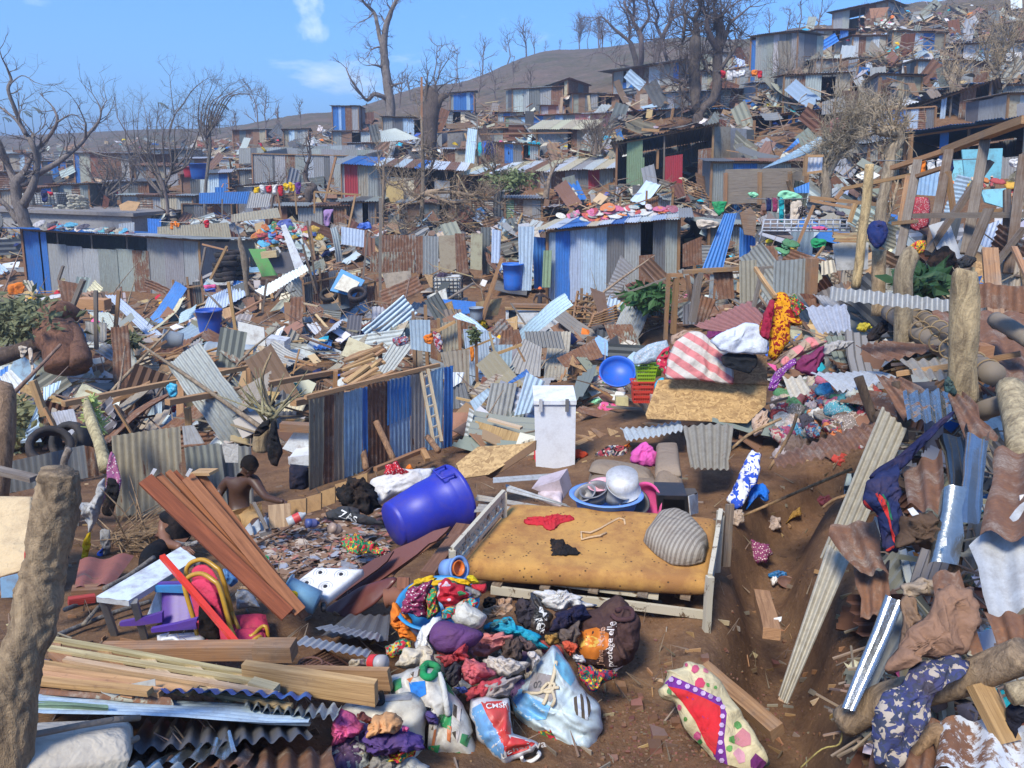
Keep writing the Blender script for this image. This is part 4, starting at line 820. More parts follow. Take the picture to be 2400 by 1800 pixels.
 # standing / seated simple people seen far off
def far_person(label,v,head,feet,Y,top,bottom,skinc=(.06,.032,.02),wrap=None,arms=((-.9,.3),(.9,.3)),lean=0,face=(0,-1,-.1),seated=False):
 x0,y0,k=V[v];hp=P(x0+head[0]*k,y0+head[1]*k,Y);fp=P(x0+feet[0]*k,y0+feet[1]*k,Y);h=(hp-fp).length*(1.07 if not seated else 1.6)
 r=thing('person',tuple(fp),label,'person');hh=h/7.3;X=Ve((1,0,0));Z=Ve((0,0,1));ax=(hp-fp).normalized()
 neck=hp-ax*hh*.62;sh=hp-ax*hh*.95;pel=hp-ax*hh*3.4
 nodes=[(pel,hh*.52),(pel+(sh-pel)*.45,hh*.46),(sh,hh*.5),(neck,hh*.2),(hp-ax*hh*.2,hh*.28)];edges=[(0,1),(1,2),(2,3),(3,4)]
 for sg,(ex,ey)in zip((-1,1),arms):
  i=len(nodes);s0=sh+X*sg*hh*.75-Z*hh*.1;el=s0+X*ex*hh*.6-Z*hh*1.2+Ve((0,-.15*hh,0));wr=el+X*sg*(-.3)*hh+Z*(ey-.6)*hh*1.3+Ve((0,-.5*hh,0))
  nodes+=[(s0,hh*.24),(el,hh*.17),(wr,hh*.12),(wr+(wr-el).normalized()*hh*.5,hh*.11)];edges+=[(2,i),(i,i+1),(i+1,i+2),(i+2,i+3)]
 if not seated:
  for sg in(-1,1):
   i=len(nodes);hpj=pel+X*sg*hh*.3-Z*hh*.2;kn=hpj.lerp(fp+X*sg*hh*.25,.5);an=fp+X*sg*hh*.3+Z*hh*.2
   nodes+=[(hpj,hh*.36),(kn,hh*.24),(an,hh*.14),(fp+X*sg*hh*.35+Ve((0,-.5*hh,.02)),hh*.12)];edges+=[(0,i),(i,i+1),(i+1,i+2),(i+2,i+3)]
 skin('body',nodes,edges,skinc,r,sub=1)
 head_parts(r,hp,face,Z,hh*1.02,skinc,wrap=wrap)
 sk=skin('top',[(pel,hh*.6),(pel+(sh-pel)*.5,hh*.54),(sh,hh*.58)]+[(sh+X*sg*hh*.72-Z*hh*.15,hh*.32)for sg in(-1,1)]+[(sh+X*sg*hh*.95-Z*hh*.65,hh*.3)for sg in(-1,1)],[(0,1),(1,2),(2,3),(2,4),(3,5),(4,6)],top,r,'cloth',1)
 if seated:sk=skin('skirt',[(pel,hh*.66),(pel+Ve((-.5*hh,-1.2*hh,-.1*hh)),hh*.5),(pel+Ve((.5*hh,-1.2*hh,-.1*hh)),hh*.5)],[(0,1),(0,2)],bottom,r,'cloth',1)
 else:
  an=fp+Z*hh*.5;g=tug([pel+Z*hh*.1,pel-Z*hh*.5,pel.lerp(an,.5),an],[hh*.6,hh*.68,hh*.72,hh*.8],14,rough=.08);mesh('skirt',g[0],g[1],'flowers' if label.find('patterned')>0 else 'cloth',r,smooth=True,col=(*bottom,.9))
 return r
def ground_z(p):return H(p.x,p.y)
def stick(v,s,r=.02,code='g',label=None,Ys=(None,None),name='pole',cat='pole',nseg=7,rough=.1,col=None,group='poles and sticks in the rubble',mat='bark',parent=None,smooth=True):
 """bent stick / pole through pixels; Ys: distance at each end (None: on the ground)"""
 pl=pts(v,s);a=Ys[0]or G(*pl[0]).y;b=Ys[1]or(G(*pl[-1]).y if Ys[1]is None else a);n=len(pl)
 q=[P(*p,a+(b-a)*i/(n-1))for i,p in enumerate(pl)]
 rr=r if isinstance(r,(list,tuple))else[r]*n
 sp=smp([(*p,x)for p,x in zip(q,rr)],4);g=tug([Ve(x[:3])for x in sp],[x[3]for x in sp],nseg,rough,seed=random.randint(0,8))
 o=mesh(name,g[0],g[1],mat,parent,smooth=smooth,col=(*(col or jit(WOOD[code][0],.1)),1))
 if parent is None:
  if label:tag(o,label,cat,group)
  else:AUTO.append((o,WOOD[code][1]+' '+name.replace('_',' '),cat,group,0))
 return o
def hang(v,s,col,Y,label=None,mat='cloth',cat='garment',name='garment',group='washing hung out to dry',tilt=86,**k):
 k.setdefault('folds',.025*max(1,Y/12));k.setdefault('ff',7*min(1,14/Y));k.setdefault('bulge',.02*max(1,Y/20));k.setdefault('rings',5)
 return blob(v,s,col,label,cat,name,mat,Y,tilt,group=group,**k)
def heap(v,s,cols,n,Y=None,size=.45,group='clothes',h=.25,lab='',mats=('cloth',),squash=.55,base=None,zoff=None,cat='garment',stuff=None,fl=1.):
 acc=[];cc_=[]
 """n crumpled garments piled inside an outline of the picture; later ones lie higher"""
 pl=pts(v,s);xs=[p[0]for p in pl];ys=[p[1]for p in pl];out=[];tries=0
 def inside(x,y):
  c=False
  for(x1,y1),(x2,y2)in zip(pl,pl[1:]+pl[:1]):
   if(y1>y)!=(y2>y)and x<(x2-x1)*(y-y1)/(y2-y1)+x1:c=not c
  return c
 while len(out)<n and tries<n*30:
  tries+=1;x,y=Ru(min(xs),max(xs)),Ru(min(ys),max(ys))
  if not inside(x,y):continue
  g0=P(x,y,Y)if Y else G(x,y);out.append(g0)
 for i,g0 in enumerate(out):
  cc=Rc(cols);s_=size*Ru(.65,1.25);a0=Ru(0,6.28);el=Ru(.5,1.)
  z=g0.z+(Ru(.0,h)if zoff is None else zoff+Ru(0,h));ol=[]
  tl=Ve((Rg(0,.2),-Ru(.25,.75),1)).normalized();M=frame((g0.x,g0.y,z),tl)
  for j in range(9):
   a=2*math.pi*j/9;r=s_*.5*Ru(.65,1.15);x=mC(a)*r;y=mS(a)*r*el;ol.append(M@Ve((x*mC(a0)-y*mS(a0),x*mS(a0)+y*mC(a0),0)))
  vv,f,uv=blg(ol,bulge=s_*Ru(.16,.3)*fl,folds=s_*.09*min(1,fl*1.8),ff=9/s_*.5,rings=6,seed=random.randint(0,20),under=.3,res=.8)
  c=tuple(a_*.66+b_*.3 for a_,b_ in zip(CLO[cc][0],(.28,.23,.19)))
  if stuff:acc.append((vv,f));cc_+=[jit(c,.2)]*len(f);continue
  m_=Rc(mats);nm=Rc(['cloth','shirt','garment','towel']);ob=mesh(nm,vv,f,m_,smooth=True,col=(*jit(c,.2),.6),uv=uv)  # kind word is drawn at random; every piece is the same crumpled garment shape
  AUTO.append((ob,{'dots':'dotted ','flowers':'flowered ','batik':'patterned ','motley':'mottled ','camo':'camouflage '}.get(m_,'')+CLO[cc][1]+' crumpled '+nm,cat,group,0))
 if stuff:
  g=join(acc);mixed('clothes_mass',g[0],g[1],cc_,stuff,'clothes')
def mixed(name,v,f,cols,label,cat='rubble'):
 o=mesh(name,v,f,'mixed');me=o.data;ca=me.color_attributes.new('col','FLOAT_COLOR','CORNER');ln=np.array([len(x)for x in f]);a=np.ones((int(ln.sum()),4),np.float32);a[:,:3]=np.repeat(np.array(cols,np.float32),ln,0)
 ca.data.foreach_set('color',a.ravel());o['kind']='stuff';return tag(o,label,cat)
def text_on(txt,target,parent,c_px,size,col,rot=0,Y0=None,off=.012,shear=0,name='lettering',bold=True):
 """lettering pressed onto the surface of target (seen from outside)"""
 cu=bpy.data.curves.new('t','FONT');cu.body=txt;cu.size=1;cu.align_x='CENTER';cu.align_y='CENTER';cu.resolution_u=3;cu.offset=.012 if bold else 0
 to=bpy.data.objects.new('t',cu);COL.objects.link(to);bpy.context.view_layer.update()
 me=bpy.data.meshes.new_from_object(to.evaluated_get(bpy.context.evaluated_depsgraph_get()));v=np.zeros(len(me.vertices)*3);me.vertices.foreach_get('co',v);v=v.reshape(-1,3)
 fs=[tuple(p.vertices)for p in me.polygons];bpy.data.objects.remove(to);bpy.data.curves.remove(cu)
 tm=target.data;o_=Ve(target['_o']);tr=BVHTree.FromPolygons([x.co+o_ for x in tm.vertices],[tuple(p.vertices)for p in tm.polygons])
 r0=ray(*c_px).normalized();h0=tr.ray_cast(Ve((0,0,0)),r0)
 if h0[0]is None:return
 ctr=h0[0];nrm=h0[1];nrm=nrm if nrm.dot(r0)<0 else-nrm;nrm=(nrm-r0*.8).normalized();rt=Ve((1,0,0));rt=(rt-nrm*rt.dot(nrm)).normalized();upv=nrm.cross(rt)
 ca,sa=mC(D2R(rot)),mS(D2R(rot));nv=[]
 for x,y,_ in v:
  x+=shear*y;X=(x*ca-y*sa)*size;Y_=(x*sa+y*ca)*size;p=ctr+rt*X+upv*Y_+nrm*.5;h=tr.ray_cast(p,-nrm);q=h[0]if h[0]is not None and(h[0]-ctr).length<size*12 else ctr+rt*X+upv*Y_
  nv.append(q+nrm*off)
 return mesh(name,nv,fs,'paint',parent,col=(*col,1))
 # FOREGROUND, CENTRE: bed, barrel, stove, sofa
BZ,BZ2=-3.0,-2.93
def I(x,y):return 1000+x*.36166,1000+y*.36166
bt=[on_z(*I(545,482),BZ2),on_z(*I(1880,575),BZ2),on_z(*I(1815,985),BZ),on_z(*I(218,880),BZ)]
bed=thing('bed',tuple((bt[2]+bt[3])/2-Ve((0,0,.45))),'white painted carved wooden bed with flaking paint, tipped on the bare earth','bed')
mt=soft_slab('mattress',bt,.19,(.50,.265,.072),'foam',nx=60,ny=34,wav=.022,ex=7);tag(mt,'stained yellow foam mattress lying on the white bed','mattress')
WP=(.52,.47,.36)
def bm(a,b,w_,t,nm,mat='peel',c=WP,par=bed):
 g=bmg(a,b,w_,t);return mesh(nm,g[0],g[1],mat,par,col=(*c,.6),uv=g[2])
zd=Ve((0,0,1));ex_=(bt[2]-bt[3]).normalized();ey_=(bt[0]-bt[3]).normalized()
fl,fr,bl_,br_=bt[3],bt[2],bt[0],bt[1]
bm(fl+Ve((.25,-.03,-.17))-zd*.06,fr+Ve((0,-.03,-.30)),.03,.07,'side_rail');bm(bl_-zd*.25,br_-zd*.28,.03,.07,'side_rail')
bm(fl+Ve((.5,.1,-.19)),fr+Ve((-.35,.1,-.21)),.09,.02,'slat');bm(fl+Ve((.1,.5,-.19)),fr+Ve((-.1,.5,-.21)),.09,.02,'slat')
for t in(.15,.35,.55,.75,.92):bm(fl.lerp(fr,t)-zd*.19,bl_.lerp(br_,t)-zd*.19,.08,.02,'cross_slat','wood',(.28,.18,.1))
def endboard(a,b,h_top,h_bot,nm,n):
 a,b=Ve(a),Ve(b);p=thing_child=None
 o=bm(a+zd*h_top,b+zd*h_top,.035,.05,nm+'_rail');bm(a+zd*(h_top-.16),b+zd*(h_top-.16),.03,.035,nm+'_rail')
 for q in(a,b):bm(q+zd*(h_top+.0),q-zd*h_bot,.05,.05,'bed_post')
 gs=[];ax=(b-a).normalized();L_=(b-a).length;nrm=ax.cross(zd)
 for i in range(n):
  c=a+ax*L_*(i+.5)/n+zd*(h_top-.08);r=L_/n*.5
  gs.append(ring(c,nrm,r*.92,.009,ax,16));gs.append(ring(c+ax*r*.15,nrm,r*.5,.007,ax,12,arc=.8));gs.append(ring(c-zd*.02,nrm,r*.25,.006,ax,9))
 g=join(gs);mesh('scrollwork',g[0],g[1],'peel',bed,smooth=True,col=(*WP,.6))
endboard(on_z(*I(165,800),-2.80),on_z(*I(500,425),-2.72),.0,.55,'footboard',12)
ha,hb_=on_z(*I(1835,985),-2.9),on_z(*I(1905,560),-2.72)
endboard(ha,hb_,.02,.55,'headboard',11)
g=bog([ha-zd*.02,hb_-zd*.02,hb_-zd*.45,ha-zd*.42],.02);mesh('headboard_panel',g[0],g[1],'peel',bed,col=(*WP,.6),uv=g[2])
bm(hb_+Ve((.09,.05,.06)),hb_+Ve((.08,.0,-.5)),.03,.07,'bed_post','wood',(.3,.19,.1))
def onbed(v,s,lift=.01):
 out=[]
 for p in pts(v,s):
  r=ray(*p);n_=(bt[1]-bt[0]).cross(bt[3]-bt[0]).normalized();k=bt[0].dot(n_)/r.dot(n_);out.append(r*k+zd*lift)
 return out
def bedblob(v,s,col,label,cat,bulge,folds,ff,mat='cloth',name='garment',lift=.01,**k):
 vv,f,uv=blg(onbed(v,s,lift),bulge,folds,ff,**k);c=CLO[col][0]if isinstance(col,str)else col
 return tag(mesh(name,vv,f,mat,smooth=True,col=(*c,.7),uv=uv),label,cat)
bedblob('I','1440,690 1500,600 1600,580 1690,610 1770,700 1830,770 1800,880 1700,905 1580,900 1480,830 1400,745',(.36,.32,.265),'beige striped plump pillow lying on the yellow mattress','pillow',.17,.006,6,'greystripe','pillow',rings=14,flat=.42,hard=3)
bedblob('I','625,610 680,595 740,600 840,578 950,585 968,615 900,625 860,640 825,675 770,672 750,645 640,640','r','small crumpled red top with thin straps on the yellow mattress','garment',.018,.02,26,rings=8)
bedblob('I','800,740 850,745 885,740 900,775 985,815 990,838 930,835 900,845 870,838 815,842 808,800','k','small crumpled black garment on the yellow mattress','garment',.02,.022,26,rings=8)
w1=onbed('I','1285,640 1280,610 1245,600 1190,630 1120,670 1060,695 1000,690 1005,740 1060,725 1120,715 1165,695',.012)
g=tug(w1,[.009]*len(w1),7,.15);tag(mesh('cream_cord',g[0],g[1],'cloth',smooth=True,col=(.6,.42,.25,.8)),'twisted cream cloth cord lying in a bend on the yellow mattress','cord')
b0,b1=P(500+1545*.27125,1000+850*.27125,6.9),P(500+2120*.27125,1000+590*.27125,7.35)
barrel('big bright blue plastic barrel lying on its side behind the bed, handle towards us',b0,b1-b0,.315,(b1-b0).length,(.025,.035,.40),taper=.72)
def H_(x,y):return 500+x*.27125,1000+y*.27125
st=[P(*H_(880,1210),6.35),P(*H_(1290,1225),6.25),P(*H_(985,1480),5.5),P(*H_(650,1385),5.75)]
zst=sum(p.z for p in st)/4;st=[on_z(*H_(x,y),z_)for(x,y),z_ in zip(((880,1208),(1292,1222),(975,1470),(650,1380)),(-2.80,-2.80,-2.86,-2.86))]
sv=thing('gas_stove',tuple(st[3]-zd*.1),'muddy white four-burner gas stove top lying by the brown carved panel','stove')
soft_slab('stove_body',st,.09,(.78,.78,.77),'plastic',sv,20,16,0.0,r=.25,ex=9)
for u,v_ in((.27,.27),(.73,.27),(.27,.73),(.73,.73)):
 c=st[0]*(1-u)*(1-v_)+st[1]*u*(1-v_)+st[2]*u*v_+st[3]*(1-u)*v_;nn=(st[1]-st[0]).cross(st[3]-st[0]).normalized();nn=nn if nn.z>0 else-nn
 for r_,t_ in((.05,.0016),(.03,.0014)):
  g=ring(c+nn*.003,nn,r_,t_,n=26);mesh('burner_ring',g[0],g[1],'plastic',sv,smooth=True,col=(.45,.44,.42,.5))
 g=lag([(.001,.006),(.014,.006),(.016,0),(.001,0)],frame(c+nn*.002,nn),12);mesh('burner',g[0],g[1],'paint',sv,col=(.03,.03,.03,.9))
g=tug([st[2]+Ve((-.02,-.02,-.05)),st[2]+Ve((.0,-.09,-.05))],[.02,.02],12);mesh('knob',g[0],g[1],'plastic',sv,smooth=True,col=(.04,.04,.04,.9))
bd('H','2045,862 2015,900 1925,985 1860,1010 1760,1100 1480,1300 1300,1420 1000,1620 900,1660 830,1658 980,1540 1200,1370 1400,1225 1560,1060 1750,980 1900,900',(.13,.035,.028),'long varnished red-brown carved headboard panel with a curved edge','headboard','headboard_panel','paint',5.6,50,-25,.03,alpha=.85)
bd('H','1555,1075 1500,1160 1420,1230 1150,1420 860,1655 900,1500 1100,1340 1390,1140',(.10,.03,.024),'narrower brown carved panel lying on the long headboard panel','headboard','headboard_panel','paint',5.5,50,-25,.02,alpha=.85)
stick('H','2010,930 1700,1160 1560,1270 1480,1400 1000,1650',.012,label='thin raised moulding strip along the brown headboard panel',Ys=(6.1,5.35),name='moulding_strip',cat='moulding',col=(.22,.10,.06))
blob('L','450,390 600,280 900,90 1190,0 1240,20 1050,230 900,330 700,430 520,480',(.12,.035,.028),'lower curved brown headboard piece pointing at the blue basin','headboard','headboard_panel','paint',5.2,50,-30,bulge=.02,folds=.004,ff=4,flat=.3)
g0=pts('L','1120,190 1150,185 1190,180 1230,180 1255,185');q=[P(*p,5.15)for p in g0];g=tug(q,[.075,.06,.078,.06,.078],14);tag(mesh('turned_leg',g[0],g[1],'wood',smooth=True,col=(.22,.09,.055,.2)),'turned wooden bed leg beside the blue basin of clothes','bed leg')
pk('L','1275,10 1262,255',5.2,5.12,.09,.03,'r','flat brown board standing against the turned bed leg',col=(.24,.10,.06,.2))
pk('I','240,640 30,960',6.4,5.6,.14,.04,'m','dark red-brown board slanting down beside the foot of the bed',col=(.18,.085,.05,.3))
pk('H','2100,950 1850,1280',6.2,5.5,.12,.05,'m','short brown board end under the foot of the bed',col=(.2,.1,.06,.3))
def quad3_(v,s,Y):return[P(*p,Y)for p in pts(v,s)]
def quad3(v,s,Ys):return[P(*p,y)for p,y in zip(pts(v,s),Ys)]
sf=thing('sofa',tuple(P(*I(1300,430),7.9)),'toppled brown ribbed-fabric sofa with its seat cushion sliding off','sofa')
SB=(.25,.19,.14)
soft_slab('seat_base',[P(*I(1060,250),8.3),P(*I(1480,290),8.1),P(*I(1530,360),7.5),P(*I(1040,330),7.6)],.42,SB,'cloth',sf,20,14,.012,r=.5,ex=3)
soft_slab('seat_cushion',[P(*I(1080,190),8.4),P(*I(1470,262),8.1),P(*I(1475,330),7.65),P(*I(1055,245),7.8)],.15,(.29,.225,.165),'cloth',sf,22,14,.012,puff=.03,r=1,ex=2)
soft_slab('backrest',[P(*I(1490,85),8.9),P(*I(1630,85),8.9),P(*I(1650,255),7.6),P(*I(1480,265),7.7)],.2,(.30,.23,.17),'cloth',sf,14,22,.01,puff=.02,r=.8,ex=3)
soft_slab('armrest',[P(*I(1500,270),7.7),P(*I(1660,250),7.8),P(*I(1680,420),7.45),P(*I(1480,430),7.35)],.2,SB,'cloth',sf,14,12,.01,puff=.02,r=.8,ex=3)
tc_=P(*I(1160,560),6.85)
tub('sky blue oval plastic tub full of aluminium pots behind the bed',tc_,.29,.20,(.16,.33,.75),'tub',taper=.8,sx=1.1,name='tub',rim=.035)
for x,y,r_,h,nm,l,zz,col in((1285,455,.165,.19,'cooking_pot','large upside-down aluminium pot on top of the blue tub',(.12,.35,-1),(.62,.62,.62)),(1100,470,.13,.12,'cooking_pot','dark-bottomed saucepan in the left of the blue tub',(-.3,-.2,1),(.2,.2,.21)),(1200,470,.12,.13,'cooking_pot','grey dented pot in the middle of the blue tub',(.5,-.3,1),(.42,.43,.44)),(1325,490,.16,.05,'frying_pan','dark pan under the big aluminium pot',(.3,-.6,1),(.1,.1,.1)),(1050,470,.10,.10,'cooking_pot','small grey pot at the left rim of the blue tub',(-.5,-.4,1),(.3,.3,.31))):
 c=P(*I(x,y),6.85)if zz[2]>0 else P(*I(1265,318),6.85)
 tub(l,c,r_,h,col,'pot',zz,.92,sx=1,rim=.012,mat='metal',name=nm,group='pots in the blue tub')
tub('pink bowl with a spoon on the rim of the blue tub',P(*I(1135,420),6.9),.12,.085,(.72,.36,.42),'bowl',(-.2,-.15,1),.5,rim=.006,name='bowl')
tub('bright pink patterned basin standing on edge right of the blue tub',P(*I(1450,510),7.0),.20,.10,(.75,.09,.28),'basin',(-.75,-.55,.35),.8,rim=.02)
bd('I','1490,430 1600,395 1740,400 1755,425 1700,445 1500,450',(.10,.09,.085),'flat sooty lid on the black oven','oven lid','sooty_lid','metal',6.95,15,0,.02,alpha=.3)
ov=thing('oven',tuple(P(*I(1600,575),6.8)),'small black oven with its white side showing, right of the pink basin','oven')
ob_=quad3('I','1492,445 1690,450 1700,575 1502,575',(6.8,6.8,6.8,6.8));g=bog(ob_,.02);mesh('oven_door',g[0],g[1],'plastic',ov,col=(.015,.015,.017,.9),uv=g[2])
prism(ov,'oven_case',[p+Ve((0,.021,0))for p in ob_],Ve((.03,.32,0)),'plastic',(.03,.03,.033,.8))
g=bog(quad3('I','1700,450 1757,430 1762,560 1712,572',(6.8,7.1,7.1,6.8)),.01);mesh('oven_side',g[0],g[1],'plastic',ov,col=(.6,.6,.58,.3),uv=g[2])
mesh('oven_window',*bog(quad3('I','1535,470 1670,475 1672,560 1535,560',(6.79,)*4),.004)[:2],'paint',ov,col=(.004,.004,.005,1))
prism(None,'storage_box',quad3_('I','680,400 860,345 890,460 880,480',7.4),Ve((.1,.25,.03)),'plastic',(.55,.45,.46,.5))
tag(bpy.data.objects['storage_box'],'translucent pinkish box lying behind the foot of the bed','box')
soft_slab('storage_box',quad3('I','760,345 880,380 870,480 720,415',(7.7,7.5,7.2,7.4)),.12,(.62,.52,.54),'plastic',None,10,10,.0,r=.4);tag(bpy.data.objects['storage_box.001'],'crushed clear plastic lid beside the pinkish box','box')
def strip(v,s,Ys,nm='metal_strip',label=None,col=(.52,.53,.52,.1),pitch=.05,amp=.006,mat='metal',parent=None,group='galvanised metal strips'):
 q=quad3(v,s,Ys);vv,f,uv=corr(q,pitch,amp,crum=.003,ppw=6);o=mesh(nm,vv,f,mat,parent,smooth=False,col=col,uv=uv);return tag(o,label,'metal strip',group)
strip('I','845,335 845,300 430,330 430,365',(7.9,8,7.5,7.4),label='perforated galvanised strip lying flat behind the foot of the bed')
strip('I','940,525 900,500 510,370 520,420',(6.9,6.95,7.6,7.5),label='long galvanised strip pointing down to the blue tub')
strip('I','790,520 740,530 310,480 330,440',(6.9,6.8,7.2,7.3),label='ribbed tan strip beneath the galvanised one behind the bed',col=(.36,.33,.28,.3))
strip('I','560,520 520,540 300,560 340,500',(6.9,6.8,6.9,7.1),label='short ribbed strip between barrel and bed foot',col=(.34,.32,.28,.3))
bd('I','190,240 330,130 620,110 708,88 560,215 400,310 230,335',(.46,.31,.15),'warped square chipboard sheet lying above the blue barrel','chipboard','chipboard_sheet','chipboard',8.6,38,-15,.015)
bd('I','708,90 705,150 420,335 380,320',(.2,.12,.07),'dark edge board under the warped chipboard sheet',Y=8.7,tilt=75,yaw=-30,th=.02)
cs('I','615,100 690,75 695,180 575,210','y',9.4,80,10,'cream fluted sheet leaning against the left of the white freezer')
fz=thing('freezer',tuple(P(1300,1075,11)),'tall white chest freezer stood on end, lid on top, muddy streaks','freezer')
def E(x,y):return 800+x*.36166,500+y*.36166
fa,fb_=P(*E(1250,1235),10.9),P(*E(1520,1235),10.9);fc,fd=P(*E(1515,1560),10.9),P(*E(1262,1560),10.9);dp=Ve((.02,.62,.02))
prism(fz,'freezer_body',[fa,fb_,fc-zd*.25,fd-zd*.25],dp,'plastic',(.74,.76,.79,.95))
la=[P(*E(1246,1215),10.87),P(*E(1525,1215),10.87)];lt=[P(*E(1280,1135),11.5),P(*E(1523,1142),11.5)]
prism(fz,'freezer_lid',[la[0],la[1],la[1]-zd*.06,la[0]-zd*.06],Ve((0,.66,.06)),'plastic',(.80,.82,.84,.7))
for x in(1292,1462):g=box_geo(P(*E(x,1285),10.84),.05,.03,.19);mesh('hinge',g[0],g[1],'metal',fz,col=(.2,.2,.2,.2)if x>1400 else(.6,.6,.6,.1))
# FOREGROUND, LEFT
def tagm(o,l,c,g=None):return tag(o,l,c,g)
lg=smp([(*P(a,b,c),r_)for a,b,c,r_ in((5,1980,2.5,.085),(15,1800,2.55,.085),(32,1620,2.6,.085),(62,1500,2.65,.086),(90,1400,2.7,.086),(110,1300,2.75,.083),(130,1180,2.75,.082),(136,1105,2.75,.062))],12)
q=[Ve(a[:3])for a in lg];g=tug(q,[a[3]for a in lg],60)
vs=[]
for i,p in enumerate(g[0]):
 k=i//60;c=q[k];d=Ve(p)-c;a=(i%60)/60*6.283;t=k*.055
 n_=float(noise(a*2.2,t*3.5,5,5));m_=float(noise(a*5+n_*2,t*11,8,3));vs.append(c+d*(1+.15*n_+.08*m_+.05*float(noise(a*9,t*30,11,2))-(.22 if abs(mS(a*.5+.6+.25*n_))>.9 and k<76 else 0)))
tag(mesh('weathered_log',vs,g[1],'bark',smooth=True,col=(.34,.25,.155,1)),'big gnarled pale log standing at the left edge of the foreground','log')
stick('W','-10,1080 5,950 8,860 5,845',.12,label='broken stump end at the far left edge, above the gnarled log',Ys=(7.5,7.8),name='stump',col=(.33,.22,.14),cat='stump')
b2=thing('plank_bundle',tuple(G(760,1520)),'bundle of varnished red-brown door-frame planks leaning down to the right','planks')
for i,(x,y,ex,ey,yt,yb,w_,t_)in enumerate(((1255,455,640,1625,4.9,4.55,.10,.035),(1370,425,680,1600,5.0,4.62,.045,.05),(1450,395,700,1560,5.05,4.7,.04,.05),(1500,400,720,1540,5.1,4.75,.05,.04),(1620,440,750,1600,5.0,4.62,.085,.035),(1720,400,790,1640,5.1,4.68,.05,.035))):
 a=P(x*.27125,1000+y*.27125,yt);b=P(500+ex*.27125,1000+ey*.27125,yb)
 plk(a,b,w_,t_,'r',parent=b2,col=(*jit((.23,.065,.024)if i%3==0 else(.30,.12,.05),.1),.12),roll=.5,mat='wood')
plk(P(1685*.27125,1000+392*.27125,5.1),P(1850*.27125,1000+392*.27125,5.05),.1,.02,'n',parent=b2);
for x,y in((1320,400),(1630,400)):mesh('hinge_plate',*bog(quad3('G',f'{x-30},{y+20} {x+5},{y-40} {x+35},{y-30} {x-5},{y+35}',(4.95,)*4),.004)[:2],'metal',b2,col=(.65,.65,.65,.1))
def Hp(x,y,Y):return P(500+x*.27125,1000+y*.27125,Y)
man=thing('person',tuple(Hp(250,860,8.3)),'shirtless man in tan shorts sitting behind the planks, looking down at his hands','person');SK=(.075,.036,.022)
n_=[(Hp(235,790,8.3),.15),(Hp(222,690,8.35),(.145,.10)),(Hp(225,590,8.4),(.155,.11)),(Hp(235,500,8.4),(.165,.11)),(Hp(262,440,8.38),.075),(Hp(290,390,8.32),.06),(Hp(300,350,8.30),.07),(Hp(130,460,8.4),.078),(Hp(70,540,8.4),.055),(Hp(20,640,8.3),.045),(Hp(60,740,8.1),.036),(Hp(345,450,8.3),.078),(Hp(400,540,8.2),.058),(Hp(455,610,8.1),.046),(Hp(560,640,7.95),.036),(Hp(610,650,7.9),.03),(Hp(190,830,8.2),.1),(Hp(130,900,7.75),.08),(Hp(300,830,8.2),.1),(Hp(410,850,7.75),.08)]
skin('body',n_,[(0,1),(1,2),(2,3),(3,4),(4,5),(5,6),(3,7),(7,8),(8,9),(9,10),(3,11),(11,12),(12,13),(13,14),(14,15),(0,16),(16,17),(0,18),(18,19)],SK,man)
head_parts(man,Hp(312,335,8.25),(.45,-.75,-.55),(.25,-.25,1),.245,SK)
hand(man,Hp(600,650,7.9),(1,-.35,-.12),(0,0,1),.17,SK);hand(man,Hp(60,740,8.1),(.4,-.5,-1),(1,0,0),.17,SK)
skin('shorts',[(Hp(235,800,8.28),.19),(Hp(185,830,8.15),.135),(Hp(140,880,7.85),.12),(Hp(300,830,8.15),.135),(Hp(400,840,7.85),.12)],[(0,1),(1,2),(0,3),(3,4)],(.40,.25,.11),man,'cloth')
def Gp(x,y,Y):return P(x*.27125,1000+y*.27125,Y)
wo_=thing('person',tuple(Gp(1400,1220,6.2)),'person in black t-shirt and black trousers sitting half hidden behind the varnished planks','person');SW=(.20,.095,.055)
skin('body',[(Gp(1500,1030,6.6),.14),(Gp(1520,900,6.6),.13),(Gp(1540,790,6.6),.12),(Gp(1580,720,6.6),.06),(Gp(1600,680,6.6),.06),(Gp(1430,780,6.6),.075),(Gp(1412,900,6.55),.062),(Gp(1440,1010,6.4),.05),(Gp(1560,1040,6.2),.035),(Gp(1400,1080,6.4),.11),(Gp(1300,1130,6.1),.08)],[(0,1),(1,2),(2,3),(3,4),(2,5),(5,6),(6,7),(7,8),(0,9),(9,10)],SW,wo_)
skin('t_shirt',[(Gp(1510,1000,6.6),.155),(Gp(1530,880,6.6),.15),(Gp(1545,780,6.6),.13),(Gp(1445,780,6.6),.095),(Gp(1412,825,6.58),.082)],[(0,1),(1,2),(2,3),(3,4)],(.012,.013,.016),wo_,'cloth')
skin('trousers',[(Gp(1480,1060,6.5),.16),(Gp(1400,1080,6.4),.13),(Gp(1300,1120,6.1),.10),(Gp(1280,1200,6.0),.09),(Gp(1275,1300,6.0),.07)],[(0,1),(1,2),(2,3),(3,4)],(.012,.013,.016),wo_,'cloth')
head_parts(wo_,Gp(1620,640,6.6),(.6,-.7,-.4),(0,0,1),.22,SW);hand(wo_,Gp(1560,1040,6.2),(1,-.4,-.2),(0,0,1),.16,SW)
blob('G','1420,1060 1500,985 1620,1000 1740,970 1720,1010 1560,1080 1480,1110','s','grey cloth wrapped round the waist of the person in black','cloth',Y=6.35,tilt=60,folds=.03,ff=14,bulge=.05)
ta=[Gp(830,1478,4.75),Gp(1105,1512,4.6),Gp(1640,1215,5.6),Gp(1430,1125,6.0)]
